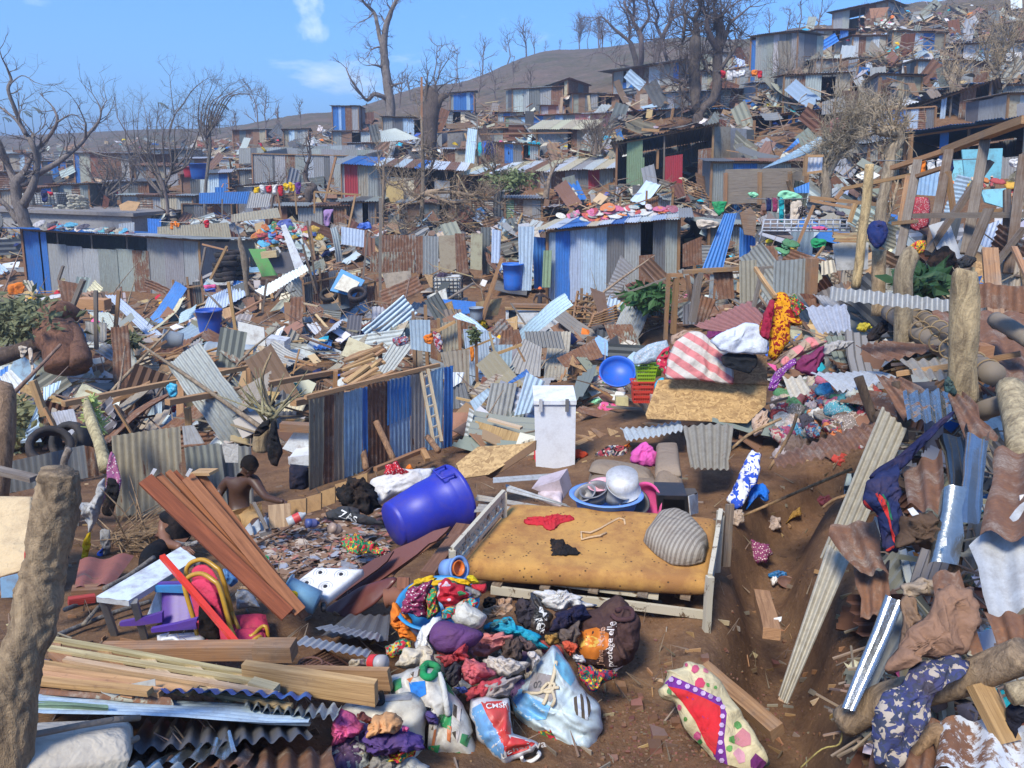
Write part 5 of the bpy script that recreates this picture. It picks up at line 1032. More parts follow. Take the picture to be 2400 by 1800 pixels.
zt=-2.62;ta=[on_z(x*.27125,1000+y*.27125,zt)for x,y in((830,1470),(1110,1505),(1700,1140),(1560,1040))]
tb=thing('metal_table',tuple(ta[0]-zd*.7),'white rust-spotted metal table with grey legs, sloping away behind the purple chair','table')
g=corr([ta[1],ta[0],ta[3],ta[2]],.12,.003,crum=0);mesh('table_top',g[0],g[1],'paint',tb,smooth=True,col=(.66,.74,.80,.12))
prism(tb,'table_rim',[p-zd*.004 for p in ta],Ve((0,0,-.035)),'paint',(.5,.52,.52,.3))
for p,e in((ta[0],(1050,2010)),(ta[1],(1290,2000))):plk(p-zd*.02+Ve((.02,.03,0)),Gp(e[0],e[1]-30,p.y+.25),.04,.04,'g',parent=tb,name='leg',mat='metal',col=(.22,.22,.22,.3))
for p in(ta[2],ta[3]):plk(p-zd*.03,p-zd*.65,.04,.04,'g',parent=tb,name='leg',mat='metal',col=(.22,.22,.22,.3))
def K_(x,y,Y):return P(x*.27125,1350+y*.27125,Y)
GOLD=(.50,.28,.03)
def chair(label,dx,dy,dY,torn):
 Yc=4.55+dY;f=lambda x,y,Y=0:K_(x+dx,y+dy,Yc+Y)
 r=thing('banquet_chair',tuple(f(1900,620)),label,'chair','stacked banquet chairs')
 bk_=[f(1760,600,.0),f(1700,300,.05),f(1620,20,.10),f(1612,-60,.12),f(1660,-120,.13),f(1760,-140,.12),f(1860,-80,.08),f(1915,-10,.06),f(2000,300,0),f(2060,560,-.05)]
 tubes('back_frame',[([Ve(a[:3])for a in smp([(*p,1)for p in bk_],4)],.016)],'paint',r,GOLD)
 ins=[f(1775,560),f(1720,300,.04),f(1655,20,.08),f(1650,-50,.1),f(1700,-95,.1),f(1770,-100,.1),f(1840,-50,.07),f(1880,20,.05),f(1960,300,0),f(2010,500,-.04)]
 vv,ff_,uv=blg(ins,.012,.004,16,seed=3);mesh('back_cushion',vv,ff_,'cloth',r,smooth=True,col=(.62,.055,.115,.6),uv=uv)
 if torn:
  vv,ff_,uv=blg([f(1740,110,.03),f(1800,150),f(1850,120),f(1895,330,-.02),f(1920,440,-.03),f(1830,430,0),f(1740,380,.02)],.045,.003,8);mesh('torn_lining',vv,ff_,'cloth',r,smooth=True,col=(.012,.010,.010,.9),uv=uv)
 z0=f(2150,400).z;soft_slab('seat',[on_z(f_[0],f_[1],z0)for f_ in pts('K',' '.join(f'{x+dx},{y+dy}' for x,y in((1990,320),(2290,300),(2330,450),(1960,530))))],.06,(.50,.05,.11),'cloth',r,16,12,.0,puff=.02,r=1,ex=1.6)
 lg_=lambda*a:[Ve(x[:3])for x in smp([(*p,1)for p in a],3)]
 for nm,pl in(('leg',lg_(f(2000,300,0),f(2080,480,-.1),f(2170,520,-.2),f(2260,440,-.1),f(2310,470,-.1),f(2330,760,-.1))),('leg',lg_(f(2050,540,-.15),f(2130,600,-.25),f(2240,520,-.2),f(2290,600,-.15))),('leg',lg_(f(1760,590,0),f(1800,650,-.02),f(1900,640,-.1),f(2050,620,-.2))),('leg',lg_(f(2100,590,.1),f(2200,520,.1),f(2260,560,.1),f(2270,760,.1)))):
  tubes(nm,[(pl,.013)],'paint',r,GOLD)
 return r
chair('pink and gold banquet chair at the back of the stack of two',0,0,.12,False);chair('front pink and gold banquet chair with a torn black hole in its back',-15,120,-.06,True)
plk(Gp(1400,1120,4.75),K_(2060,600,4.2),.035,.03,'r','bright red pole leaning across the banquet chairs',name='pole',mat='paint',col=(.70,.05,.03,.9),cat='pole',group='poles and sticks in the rubble')
pc=thing('plastic_chair',tuple(K_(1400,440,4.6)),'purple plastic chair tipped on its side with its legs pointing left','chair');PUR=(.10,.045,.30)
def pchair(nm,s,Y,th=.012,c=PUR):return mesh(nm,*bog([K_(*map(float,a.split(',')),Y)for a in s.split()],th)[:2],'plastic',pc,col=(*c,.8))
g=corr([K_(1395,130,4.75),K_(1690,130,4.7),K_(1700,460,4.55),K_(1400,440,4.6)],.3,.02,sag=-.05);mesh('backrest',g[0],g[1],'plastic',pc,smooth=True,col=(*PUR,.8))
pchair('seat','1390,430 1690,400 1700,460 1400,480',4.5);pchair('leg','1030,405 1300,345 1400,315 1400,400 1200,430 1040,435',4.55,.03);pchair('leg','1115,65 1350,65 1600,60 1600,90 1400,100 1120,100',4.7,.03);pchair('leg','1300,460 1500,420 1700,370 1700,400 1450,480 1310,490',4.4,.03)
pchair('armrest','1320,90 1620,85 1640,150 1340,140',4.68,.03,(.05,.25,.55))
ws=thing('plastic_stool',tuple(K_(1540,640,4.45)),'white plastic stool lying under the purple chair','stool')
soft_slab('seat',[K_(1355,500,4.6),K_(1760,470,4.6),K_(1770,610,4.3),K_(1370,640,4.3)],.03,(.62,.64,.66),'plastic',ws,12,8,0);prism(ws,'side_wall',[K_(1360,520,4.45),K_(1440,500,4.45),K_(1400,640,4.4),K_(1370,640,4.4)],Ve((.01,.02,0)),'plastic',(.6,.62,.65,.5))
tubes('stool_rib',[([K_(1380,600,4.33),K_(1410,545,4.36),K_(1500,535,4.36),K_(1640,620,4.3)],.012)],'plastic',ws,(.66,.68,.7))
prism(ws,'seat_panel',[K_(1355,130,4.9),K_(1385,130,4.9),K_(1390,310,4.8),K_(1270,340,4.85)],Ve((.01,.1,0)),'plastic',(.62,.66,.7,.5))
def pallet(label,v,rails,slats,w_=.05,t_=.03,code='p',sw=.03):
 r=thing('slatted_frame',tuple(P(*pts(v,rails[0][0])[0],rails[0][1])),label,'pallet','slatted wooden frames in the foreground')
 R_=[]
 for s,ya,yb in rails:
  p=pts(v,s);a,b=P(*p[0],ya),P(*p[1],yb);R_.append((a,b));plk(a,b,w_,t_,code,parent=r,name='rail')
 for t in slats:
  for(a,b),(c,d)in zip(R_[:-1],R_[1:]):plk(a.lerp(b,t)-zd*t_,c.lerp(d,t)-zd*t_,sw*2.2,sw,code if t>.3 else 'm',parent=r,name='slat')
 return r
pallet('long slatted frame of pale new wood lying over the other frame','K',[('440,545 2130,845',4.0,3.75),('430,625 2260,925',3.9,3.62),('560,720 2400,1030',3.8,3.5),('800,830 2520,1130',3.7,3.4)],(.02,.28,.5,.72,.95),.034,.022)
pallet('lower slatted frame of brown boards beneath the pale one','K',[('340,760 1700,990',3.8,3.45),('330,800 1650,1000',3.7,3.4),('300,850 1400,1010',3.6,3.35),('290,900 1300,1000',3.5,3.3)],(.03,.3,.55,.8),.045,.03,'n')
pk('K','880,650 2300,640',4.25,4.05,.09,.09,'m','long thick brown beam under the banquet chairs');pk('L','0,640 330,640',4.02,4.0,.11,.10,'m','splintered end of the thick beam');pk('L','0,770 240,790',4.1,4.0,.07,.08,'n','short yellow block under the splintered beam')
pk('L','-100,840 1040,1010',3.7,3.55,.05,.14,'n','wide yellow-brown beam pointing at the woven bag');pk('L','220,870 1160,890',3.95,3.8,.04,.13,'n','upper short wide beam behind the woven bag')
pk('L','-40,930 180,990',3.6,3.55,.06,.05,'p','small pale batten end on the wide beam')
for s,c,Ys,l in(('0,1000 1350,960 1500,1130 0,1010','m',(3.6,3.4,3.3,3.4),'grey flattened sheet under the wooden frames'),('1340,980 2700,1060 2700,1010 1500,990','b',(3.3,3.3,3.7,3.7),'blue corrugated sheet end under the pallets'),('-20,1180 2700,1300 2700,1190 100,1040','s',(3.05,3.1,3.5,3.4),'long pale bluish sheet edge above the white mattress'),('180,1150 950,1150 840,1110 200,1075','n',(3.1,3.1,3.3,3.3),'pale green strip of sheet in the pile'),('380,700 760,790 700,800 400,690','b',(4.1,4.1,4.4,4.4),'blue sheet corner left of the pallets')):
 q=quad3('K',s,Ys);vv,f,uv=corr([q[1],q[2],q[3],q[0]]if c!='b' else q,.08,.012,crum=.02,bend=.01,tear=.04,ppw=6);tag(mesh('corrugated_sheet',vv,f,'metal',smooth=True,col=pcol(c),uv=uv),l,'roofing sheet',SHEETG)
def quads(v,s,c,Ys,label,rust=None,nm='corrugated_sheet',mat='metal',**k):
 q=quad3(v,s,Ys);k.setdefault('pitch',.08);k.setdefault('crum',.03);k.setdefault('tear',.05);k.setdefault('ppw',7);vv,f,uv=corr(q,**k)
 return tag(mesh(nm,vv,f,mat,smooth=True,col=pcol(c,rust),uv=uv),label,'roofing sheet',SHEETG)
quads('L','-100,1090 740,1150 700,1240 -100,1140','l',(3.6,3.45,3.2,3.3),'galvanised sheet with a wavy torn edge left of the woven bag',pitch=.06,amp=.016)
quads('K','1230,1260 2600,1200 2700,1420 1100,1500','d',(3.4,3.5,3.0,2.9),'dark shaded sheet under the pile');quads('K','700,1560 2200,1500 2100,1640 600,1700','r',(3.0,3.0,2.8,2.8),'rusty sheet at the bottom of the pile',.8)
quads('L','-350,1500 700,1450 700,1800 -400,1800','r',(3.1,3.2,2.8,2.6),'brown corrugated sheet at the bottom edge of the photo',.75,pitch=.1)
quads('K','1500,1530 2000,1400 2050,1560 1200,1650','l',(3.0,3.0,2.85,2.8),'torn shiny gutter piece on the rusty sheets',mat='shiny');quads('K','500,1600 1700,1640 1600,1720 400,1700','l',(2.8,2.8,2.6,2.6),'pale sheet strip below the white mattress')
bd('K','870,990 1340,890 1350,1060 1040,1080 880,1010',(.50,.51,.49),'bent grey metal flap sticking up between the frames and the sheets','metal flap','metal_flap','metal',3.35,70,10,.004,alpha=.12)
wm=soft_slab('mattress',[K_(90,1235,3.1),K_(1190,1215,3.2),K_(1150,1330,2.75),K_(80,1450,2.55)],.22,(.52,.47,.39),'cloth',nx=40,ny=20,wav=.01,r=.9,ex=3);tag(wm,'dirty white mattress with piped edges under the sheets at bottom left','mattress')
for s,nm in(('120,1400 400,1350 700,1290 1000,1240 1200,1225','piping'),('330,1680 700,1580 1000,1500 1190,1400','piping')):
 p=pts('K',s);q=[P(*a,2.55+.5*i/len(p)if nm else 0)for i,a in enumerate(p)];g=tug([x for x in q],[.014]*len(q),8);o=mesh(nm,g[0],g[1],'cloth',smooth=True,col=(.25,.21,.17,.8));o.parent=wm;o.location=Ve(o['_o'])-Ve(wm['_o'])
cs('G','965,80 1550,0 1600,900 1010,910','t',9.0,88,-8,'tall tan-grey corrugated panel standing as a fence behind the purple shirt',pitch=.095)
cs('G','1590,180 1900,140 2000,860 1660,880','g',9.4,88,5,'grey corrugated panel standing behind the shirtless man, left part');cs('G','1880,150 2170,170 2200,800 1950,860','g',9.6,88,5,'darker grey corrugated panel right behind the shirtless man')
bd('H','70,145 215,150 215,310 105,310',(.5,.5,.47),'crumpled white paper sheet stuck on the grey panel','paper','paper','cloth',9.2,86,0,.004)
cs('G','-50,330 720,160 760,440 -50,600','d',8.2,80,-12,'dark grey corrugated sheet lying sideways at the left, behind the big log');cs('G','720,160 900,200 900,420 740,440','m',8.6,80,12,'short corrugated sheet right of the dark sideways one')
pk('G','-40,370 300,450',7.0,6.8,.1,.05,'g','grey board crossing behind the top of the big log');stick('G','545,380 560,280 600,190',.035,label='stub of a grey branch behind the big log',Ys=(7.0,7.0),name='branch',cat='branch')
vv=soft_slab('tarpaulin',[Gp(-200,590,6.2),Gp(290,600,6.2),Gp(240,1210,5.4),Gp(-200,1340,5.3)],.03,(.62,.47,.28),'cloth',nx=40,ny=34,wav=.05);tag(vv,'beige canvas sheet hanging behind the big log at the left edge','tarpaulin')
blob('G','245,960 300,900 310,1240 260,1255 225,1150','r','round red thing partly behind the big log','cushion',Y=5.2,tilt=85,bulge=.06,folds=.004,name='cushion');bd('G','0,1310 185,1265 195,1470 10,1480',(.22,.36,.5),'light blue painted board standing left of the big log',Y=4.6,tilt=80,yaw=10)
quads('G','690,1150 1160,1100 960,1370 640,1400','r',(5.9,6.1,5.3,5.2),'reddish ribbed roof panel lying right of the big log',.15,pitch=.2,amp=.02,crum=.004,tear=0).color=(.36,.12,.08,.3)
pk('G','620,1430 950,1410',5.2,5.3,.1,.07,'m','brown beam under the reddish ribbed panel');pk('G','590,1510 820,1480',5.0,5.1,.06,.05,'m','red-painted batten beside the big log',col=(.42,.05,.04,.2))
stick('G','1330,1130 1110,1290 900,1400',.02,label='grey tube leaning on the metal table',Ys=(5.6,5.0),col=(.22,.2,.18));stick('K','480,520 700,430 1000,310 1300,220',.018,label='grey pipe lying on the earth under the metal table',Ys=(4.55,5.2),col=(.2,.19,.18));stick('K','560,290 700,240 900,180',.018,label='second grey pipe lying behind the first one',Ys=(4.9,5.2),col=(.2,.19,.18));stick('K','720,420 860,260',.015,label='thin stick between the two grey pipes',Ys=(4.7,5.0))
hang('G','965,190 1000,260 1050,470 1030,560 1000,620 990,700 930,740 880,660 920,480 930,300','p',7.3,'mauve printed shirt hanging from the leaning trunk at left','batik' if 0 else 'dots').color=(.38,.13,.25,.6)
hang('G','930,430 1000,440 1035,580 1010,630 975,770 890,760 880,700 920,560','k',7.2,'black garment hanging under the mauve shirt');hang('G','880,450 910,420 905,600 830,840 780,900 700,800 690,650 760,690 840,560','s',7.2,'pale grey sheet knotted to the leaning trunk',bulge=.06,folds=.04).color=(.45,.45,.44,.5)
hang('G','745,920 785,900 780,1020 750,1170 705,1150 720,1010','y',6.6,'yellow strip of cloth hanging by the big log');hang('G','860,900 950,880 955,1100 890,1140','s',6.8,'grey trouser leg hanging behind the reddish panel');hang('G','850,1080 890,1050 890,1140 835,1140','b',6.75,'bit of blue cloth below the grey trouser leg')
stick('D','690,1660 640,1480 580,1320 560,1200',(.075,.065,.06,.03),label='leaning pale papaya-like trunk carrying a green flower spike',Ys=(7.6,8.4),name='leaning_trunk',col=(.48,.42,.25),cat='plant')
g=[];q0=[P(*p,8.4)for p in pts('D','645,1400 600,1300 590,1200')]
for i in range(130):
 t=Rr();c=q0[0].lerp(q0[1],t*2)if t<.5 else q0[1].lerp(q0[2],t*2-1);d=Ve((Rg(0,1),Rg(0,1),Rg(.2,.5))).normalized();g.append(bmg(c,c+d*Ru(.08,.16)*(1.25-t*.6),.03,.03,taper=.3))
g=join(g);o=tag(mesh('flower_spike',g[0],g[1],'leaf',col=(.42,.50,.16,.9)),'pale green flower spike on top of the leaning trunk','plant');o['kind']='stuff'
fr_=[]
for i in range(150):
 a=Gp(Ru(950,1350),Ru(920,1100),7.0+Ru(-.3,.3));d=Ve((Rg(.6,.5),Rg(0,.3),Rg(-.1,.3))).normalized();fr_.append(tug([a,a+d*.3+zd*.03,a+d*.6],[.006,.008,.003],4))
g=join(fr_);o=tag(mesh('dry_palm_fronds',g[0],g[1],'bark',col=(.36,.25,.15,1)),'tangle of dry palm fronds at the foot of the tan panel','dead leaves');o['kind']='stuff'
pk('H','570,670 580,870',7.4,7.3,.22,.05,'p','end of the low board fence beside the man\'s hand');
for i,(x0_,x1_,y0_,y1_)in enumerate(((640,800,640,620),(800,930,610,575),(930,1050,560,520),(1050,1150,500,470),(1150,1330,450,400))):
 bd('H',f'{x0_},{y0_} {x1_},{y1_} {x1_},{y1_+140} {x0_},{y0_+140}','n',None,name='rough_board',Y=7.6+i*.55,tilt=88,yaw=-35)
quads('H','215,890 550,740 555,830 260,960','l',(6.9,7.6,7.4,6.8),'ridged galvanised flashing lying in front of the man',pitch=.14,amp=.03,tear=0)
hm=thing('hammer',tuple(Hp(440,900,7.0)),'hammer with a light wooden handle resting on the flashing before the man','hammer')
plk(Hp(350,660,7.3),Hp(465,890,7.0),.03,.03,'g',parent=hm,name='handle');plk(Hp(400,935,7.0),Hp(500,900,7.05),.035,.045,'g',parent=hm,name='hammer_head',mat='metal',col=(.3,.28,.26,.2))
def bottle(label,v,s,Y,r,cols,cat='bottle'):
 p=pts(v,s);a,b=P(*p[0],Y),P(*p[1],Y+.08);L_=(b-a).length;M=frame(a,b-a);R_=thing('bottle',tuple(a),label,cat)
 g=lag([(.001,0),(r,.004),(r,L_*.3),(r*.95,L_*.34)],M,16);mesh('bottle_body',g[0],g[1],'plastic',R_,smooth=True,col=(*cols[0],.8));g=lag([(r*1.01,L_*.34),(r*1.01,L_*.68)],M,16);mesh('wrapper',g[0],g[1],'plastic',R_,smooth=True,col=(*cols[1],.8))
 g=lag([(r*.95,L_*.68),(r*.8,L_*.78),(r*.35,L_*.92),(r*.35,L_),(.001,L_)],M,16);mesh('bottle_neck',g[0],g[1],'plastic',R_,smooth=True,col=(*cols[0],.8))
bottle('squashed clear bottle with a red label behind the paper litter','H','640,830 800,750',7.2,.05,((.5,.52,.52),(.6,.05,.05)));bottle('crushed blue drinks bottle lying before the dirty black garment','H','800,835 915,835',7.0,.045,((.05,.08,.25),(.1,.12,.3)));bottle('muddy brown plastic bottle right of the blue one','H','1010,870 1110,900',6.8,.05,((.36,.26,.2),(.34,.25,.19)))
bottle('crushed cola bottle with a red label beside the rusty rack','L','1110,750 950,740',3.95,.045,((.4,.38,.38),(.6,.03,.03)))
blob('H','1335,470 1500,420 1640,370 1900,355 1890,480 1700,560 1560,600 1430,690 1380,600','w','muddy white sack lying behind the big blue barrel','sack','sack',Y=7.8,tilt=45,bulge=.1,folds=.03,ff=7);blob('H','1075,580 1130,500 1250,440 1330,470 1400,600 1440,700 1300,760 1150,680 1090,640','k','dirty black and grey garment bundle left of the barrel',Y=7.5,tilt=45,bulge=.14,folds=.06,ff=14)
jb=blob('H','960,740 1100,700 1250,690 1260,760 1480,840 1300,850 1150,810 990,800',(.05,.055,.06),'black jacket with white letters lying left of the barrel','garment',Y=7.1,tilt=35,bulge=.07,folds=.03,ff=9);text_on('ZAS',jb,jb,H_(1170,780),.11,(.7,.7,.68),-20)
blob('H','1480,420 1500,340 1590,310 1630,380 1700,400 1600,420','r','red and white patterned cloth on top of the white sack',Y=8.0,tilt=45,mat='dots',bulge=.08,folds=.03);blob('H','1650,370 1700,330 1750,390','o','small orange rag right of the red cloth',Y=8.2,tilt=45,bulge=.04)
blob('H','1100,1020 1160,950 1260,945 1300,980 1300,1040 1400,1020 1490,1080 1420,1110 1340,1080 1250,1115 1170,1080','g','green and yellow printed cloth lying on the paper litter',mat='batik',Y=6.4,tilt=20,bulge=.05,folds=.035,ff=16)
tub('small green plastic lid on the paper litter',P(*H_(435,1145),6.3),.045,.008,(.03,.25,.08),'lid',(0,-.2,1),1,rim=.003)
bl2=tub('light blue bucket tied with a yellow cloth at the end of the varnished planks',P(*H_(900,1520),4.85),.1,.24,(.16,.32,.45),'bucket',(-.95,.1,.35),.85,name='bucket');blob('H','575,1380 640,1370 740,1420 765,1480 730,1560 700,1520 640,1480','y','yellow cloth stuffed in the light blue bucket',Y=4.8,tilt=60,bulge=.1,folds=.03)
for s,c,l in(('105,1240 200,1300 215,1340 150,1390 110,1330',(.12,.3,.6),'blue plastic bucket half hidden behind the gold chair back'),('200,1400 330,1440 400,1560 200,1580',(.72,.70,.62),'cream vest lying behind the banquet chairs')):blob('H',s,c,l,Y=5.0,tilt=50,bulge=.06,folds=.02)
stick('H','330,1040 430,980 540,930 680,850',.012,label='bent brown cable lying in front of the man',Ys=(6.6,7.0),name='cable',cat='cable',col=(.2,.12,.08));stick('H','610,1370 660,1290 800,1210 900,1200',.01,label='cable looping behind the gas stove',Ys=(5.9,6.4),name='cable',cat='cable',col=(.2,.12,.08))
lv,lf=[],[];cols_=[]
for i in range(1500):
 x,y=Ru(330,1500),Rg(1050,130)
 if x<330+(y-1030)*.75 or y>1350:continue
 g0=G(*H_(x,y));s_=Ru(.012,.065);z=Ve((Rg(0,.3),Rg(-.1,.3),1)).normalized();M=frame((g0.x,g0.y,H(g0.x,g0.y)+Ru(.005,.05)),z);k=len(lv);n5=random.randint(4,6)
 for j in range(n5):lv.append(M@Ve((mC(j*6.28/n5)*s_*Ru(.7,1.4),mS(j*6.28/n5)*s_*Ru(.4,.8),Ru(-.012,.012))))
 lf.append(tuple(range(k,k+n5)));cols_.append(Rc([(.38,.30,.25),(.28,.30,.36),(.34,.15,.12),(.42,.36,.31),(.2,.12,.08),(.2,.12,.08),(.3,.2,.14),(.24,.15,.1)]))
mixed('paper_litter',lv,lf,cols_,'muddy trampled paper and plastic litter left of the big blue barrel','litter')
# FOREGROUND, CENTRE BOTTOM: basin and bags of clothes
def L_(x,y):return 600+x*.27125,1350+y*.27125
def M_px(x,y):return 1100+x*.33906,1350+y*.33906
bs=P(*L_(1590,420),4.75);tub('sky blue round basin heaped with bright printed cloths',bs,.27,.2,(.035,.28,.58),'basin',(-.05,-.15,1),.75,sx=1.0,rim=.02)
SBL=dict(hard=2.4,flat=.5)
blob('L','1290,140 1350,90 1520,50 1480,200 1490,330 1380,350 1260,320','m','dark red cloth with small white dots in the blue basin',mat='dots',Y=4.6,tilt=62,bulge=.13,folds=.03,ff=12);blob('L','1500,80 1560,70 1590,300 1560,350 1500,370 1460,330','g','green and yellow printed cloth in the blue basin',mat='batik',Y=4.58,tilt=62,bulge=.12,folds=.03)
blob('L','1570,70 1640,0 1720,50 1860,150 1800,210 1700,290 1620,300 1580,200','r','red and pink printed cloth with flowers in the middle of the blue basin',mat='flowers',Y=4.55,tilt=60,bulge=.14,folds=.03);blob('L','1580,300 1700,250 1830,190 1900,240 1850,330 1700,370 1600,370','t','teal patterned cloth at the front of the blue basin',mat='batik',Y=4.5,tilt=60,bulge=.1,folds=.03)
blob('L','1340,100 1400,10 1500,0 1570,20 1480,80 1380,120','y','yellow cloth at the left top of the blue basin',Y=4.85,tilt=50,bulge=.06,folds=.03);blob('L','1560,60 1700,0 1850,50 1880,100 1800,70 1650,50 1580,90','y','yellow sash across the top of the blue basin',Y=4.8,tilt=50,bulge=.06,folds=.03)
blob('L','1810,0 1880,-10 1930,60 1870,75',(.75,.55,.02),'bright yellow plastic bag tip beside the small pail',Y=4.8,tilt=60,bulge=.05);blob('L','1870,80 1980,70 1990,140 1960,160 1880,110','r','orange-red cloth hanging over the right rim of the blue basin',Y=4.7,tilt=60,bulge=.05)
blob('L','1790,100 1900,110 1960,170 1900,200 1820,170','s','grey cloth at the right of the blue basin',Y=4.68,tilt=60,bulge=.05)
tub('small pale blue pail with an orange fish bowl in it, standing behind the basin',P(*H_(2010,1235),5.2),.085,.15,(.22,.38,.72),'pail',(.75,-.6,.35),.9,rim=.014,name='pail');tub('orange tin inside the small pale blue pail',P(*H_(2085,1225),5.12),.055,.05,(.75,.18,.03),'tin',(.75,-.6,.35),.9,rim=.004,name='tin')
blob('L','1690,360 1740,230 1800,190 1870,260 2000,340 1960,440 1880,490 1740,430',(.60,.58,.52),'off-white bucket-shaped cover with a pointed top, right of the purple cap','bucket cover','cover',Y=4.45,tilt=60,bulge=.14,folds=.012,ff=5,**SBL)
blob('L','1490,480 1520,420 1640,385 1780,410 1920,480 1960,510 1890,600 1760,670 1640,690 1550,650 1490,570',(.13,.055,.16),'purple peaked cap lying on the white bag','cap','cap',Y=4.2,tilt=55,bulge=.14,folds=.012,ff=6,**SBL)
blob('L','1150,350 1200,240 1280,300 1350,400 1380,540 1250,540 1180,450','o','orange-red cloth hanging left of the blue basin',Y=4.6,tilt=70,bulge=.05,folds=.04);blob('L','1350,600 1400,500 1550,340 1600,390 1510,470 1490,600 1560,680 1500,700 1380,640','w','white plastic bag under the purple cap','bag','bag',Y=4.25,tilt=55,bulge=.1,folds=.03)
blob('L','1230,700 1300,640 1450,600 1540,640 1550,740 1450,800 1300,800 1200,800','e','cream bag with an orange print above the green-strapped bag','bag','bag',Y=4.15,tilt=55,bulge=.1,folds=.03,ff=10);blob('L','1110,700 1105,610 1280,540 1360,560 1340,640 1200,700',(.30,.42,.30),'green, yellow and red children\'s blanket beside the metal strips','cloth',mat='batik',Y=4.4,tilt=55,bulge=.05,folds=.02)
def bag(label,v,s,col,Y,tilt,bulge=.15,folds=.025,ff=7,panels=(),handles=(),mat='plastic',cat='bag',texts=(),rope=None):
 q=onplane(pts(v,s),Y,tilt);r=thing('bag',tuple(min(q,key=lambda p:p.z)),label,cat,'filled bags in the foreground')
 sd_=random.randint(0,20);vv,f,uv=blg(q,bulge,folds,ff,rings=16,seed=sd_,res=1.6,hard=2.6);body=mesh('bag_body',vv,f,mat,r,smooth=True,col=(*col,.35),uv=uv)
 bvh=BVHTree.FromPolygons([tuple(x)for x in vv],f)
 for nm,ps,c,m_ in panels:
  pl=pts(v,ps);pv,pf=[],[];cx=sum(p[0]for p in pl)/len(pl);cy=sum(p[1]for p in pl)/len(pl);R_=7;n=len(pl)*4;e=[]
  for i in range(len(pl)):
   a,b=pl[i],pl[(i+1)%len(pl)]
   for j in range(4):e.append((a[0]+(b[0]-a[0])*j/4,a[1]+(b[1]-a[1])*j/4))
  def drop(x,y):
   rr=ray(x,y).normalized();h=bvh.ray_cast(Ve((0,0,0)),rr);return(h[0]-rr*.006)if h[0]is not None else None
  pp_=[drop(cx,cy)]
  for k in range(1,R_+1):pp_+=[drop(cx+(x-cx)*k/R_,cy+(y-cy)*k/R_)for x,y in e]
  idx={};
  for i,p in enumerate(pp_):
   if p is not None:idx[i]=len(pv);pv.append(p)
  tri=[(0,1+j,1+(j+1)%n)for j in range(n)]+[(1+k*n+j,1+(k+1)*n+j,1+(k+1)*n+(j+1)%n,1+k*n+(j+1)%n)for k in range(R_-1)for j in range(n)]
  pf=[tuple(idx[i]for i in t)for t in tri if all(i in idx for i in t)]
  if pf:mesh(nm,pv,pf,m_,r,smooth=True,col=(*c,.5),uv=[(p.x,p.z)for p in pv])
 for hs,c,rr in handles:
  p=pts(v,hs);yy=q[0].y;pl3=[]
  for x in p:
   h=bvh.ray_cast(Ve((0,0,0)),ray(*x).normalized());pl3.append((*(h[0]-ray(*x).normalized()*.02 if h[0]is not None else onplane([x],Y,tilt,anchor=max(pts(v,s),key=lambda p:p[1]))[0]),rr))
  sp=smp(pl3,4);g=tug([Ve(a[:3])for a in sp],[rr]*len(sp),6);mesh('handle',g[0],g[1],'cloth',r,smooth=True,col=(*c,.8))
 for t,cp,sz,c,rot in texts:text_on(t,body,r,cp,sz,c,rot)
 return r
CR=(.58,.54,.44)
bag('dark brown shopping bag with a sunset print and two lines of French writing, knotted top','I','1240,1065 1290,1130 1370,1200 1385,1310 1370,1440 1300,1560 1240,1600 1100,1560 1020,1530 960,1420 950,1300 1010,1210 1130,1150',(.075,.042,.04),4.75,62,.26,.035,8,[('sunset_print','970,1330 1100,1300 1180,1340 1180,1420 1100,1510 1020,1500 960,1420',(.62,.19,.03),'plastic'),('sunset_print','975,1370 1060,1350 1130,1380 1090,1430 1000,1430',(.75,.48,.10),'plastic')],[('1200,1220 1240,1250 1330,1240 1320,1180 1230,1190',(.08,.04,.045),.018)],'cloth',texts=[("J'aime Mate",I(1128,1440),.058,(.62,.36,.25),88),('Je protège elle',I(1190,1445),.064,(.75,.68,.66),86),('n',I(1175,1125),.05,(.7,.7,.7),70)])
bag('pale blue shopping bag with clouds and foliage print, tied with cream cord','M','440,650 500,560 580,505 650,560 700,620 800,770 890,900 915,1020 900,1180 850,1260 740,1280 640,1250 520,1190 400,1080 300,950 285,850 350,760',(.50,.60,.64),4.05,58,.26,.035,8,[('sky_print','300,790 360,780 450,850 560,900 530,990 400,1000 310,930',(.16,.42,.72),'plastic'),('sky_print','600,520 680,600 740,700 700,760 640,700 590,620',(.18,.50,.66),'plastic'),('leaf_print','440,1080 560,1060 600,1130 660,1190 640,1230 540,1190 470,1130',(.08,.17,.06),'batik'),('opening','440,660 590,690 600,820 560,870 400,800',(.30,.28,.29),'cloth'),('small_print','700,850 800,800 850,900 820,1000 740,960',(.55,.6,.66),'zigzag')],[('600,590 585,680 560,760 530,850 510,890',(.62,.52,.36),.012),('370,800 470,810 550,780 620,770',(.62,.52,.36),.010),('560,760 590,850 570,900',(.62,.52,.36),.010),('540,740 500,790 560,800 590,750 540,740',(.62,.52,.36),.010)],texts=[('02',M_px(475,755),.06,(.1,.1,.1),0)])
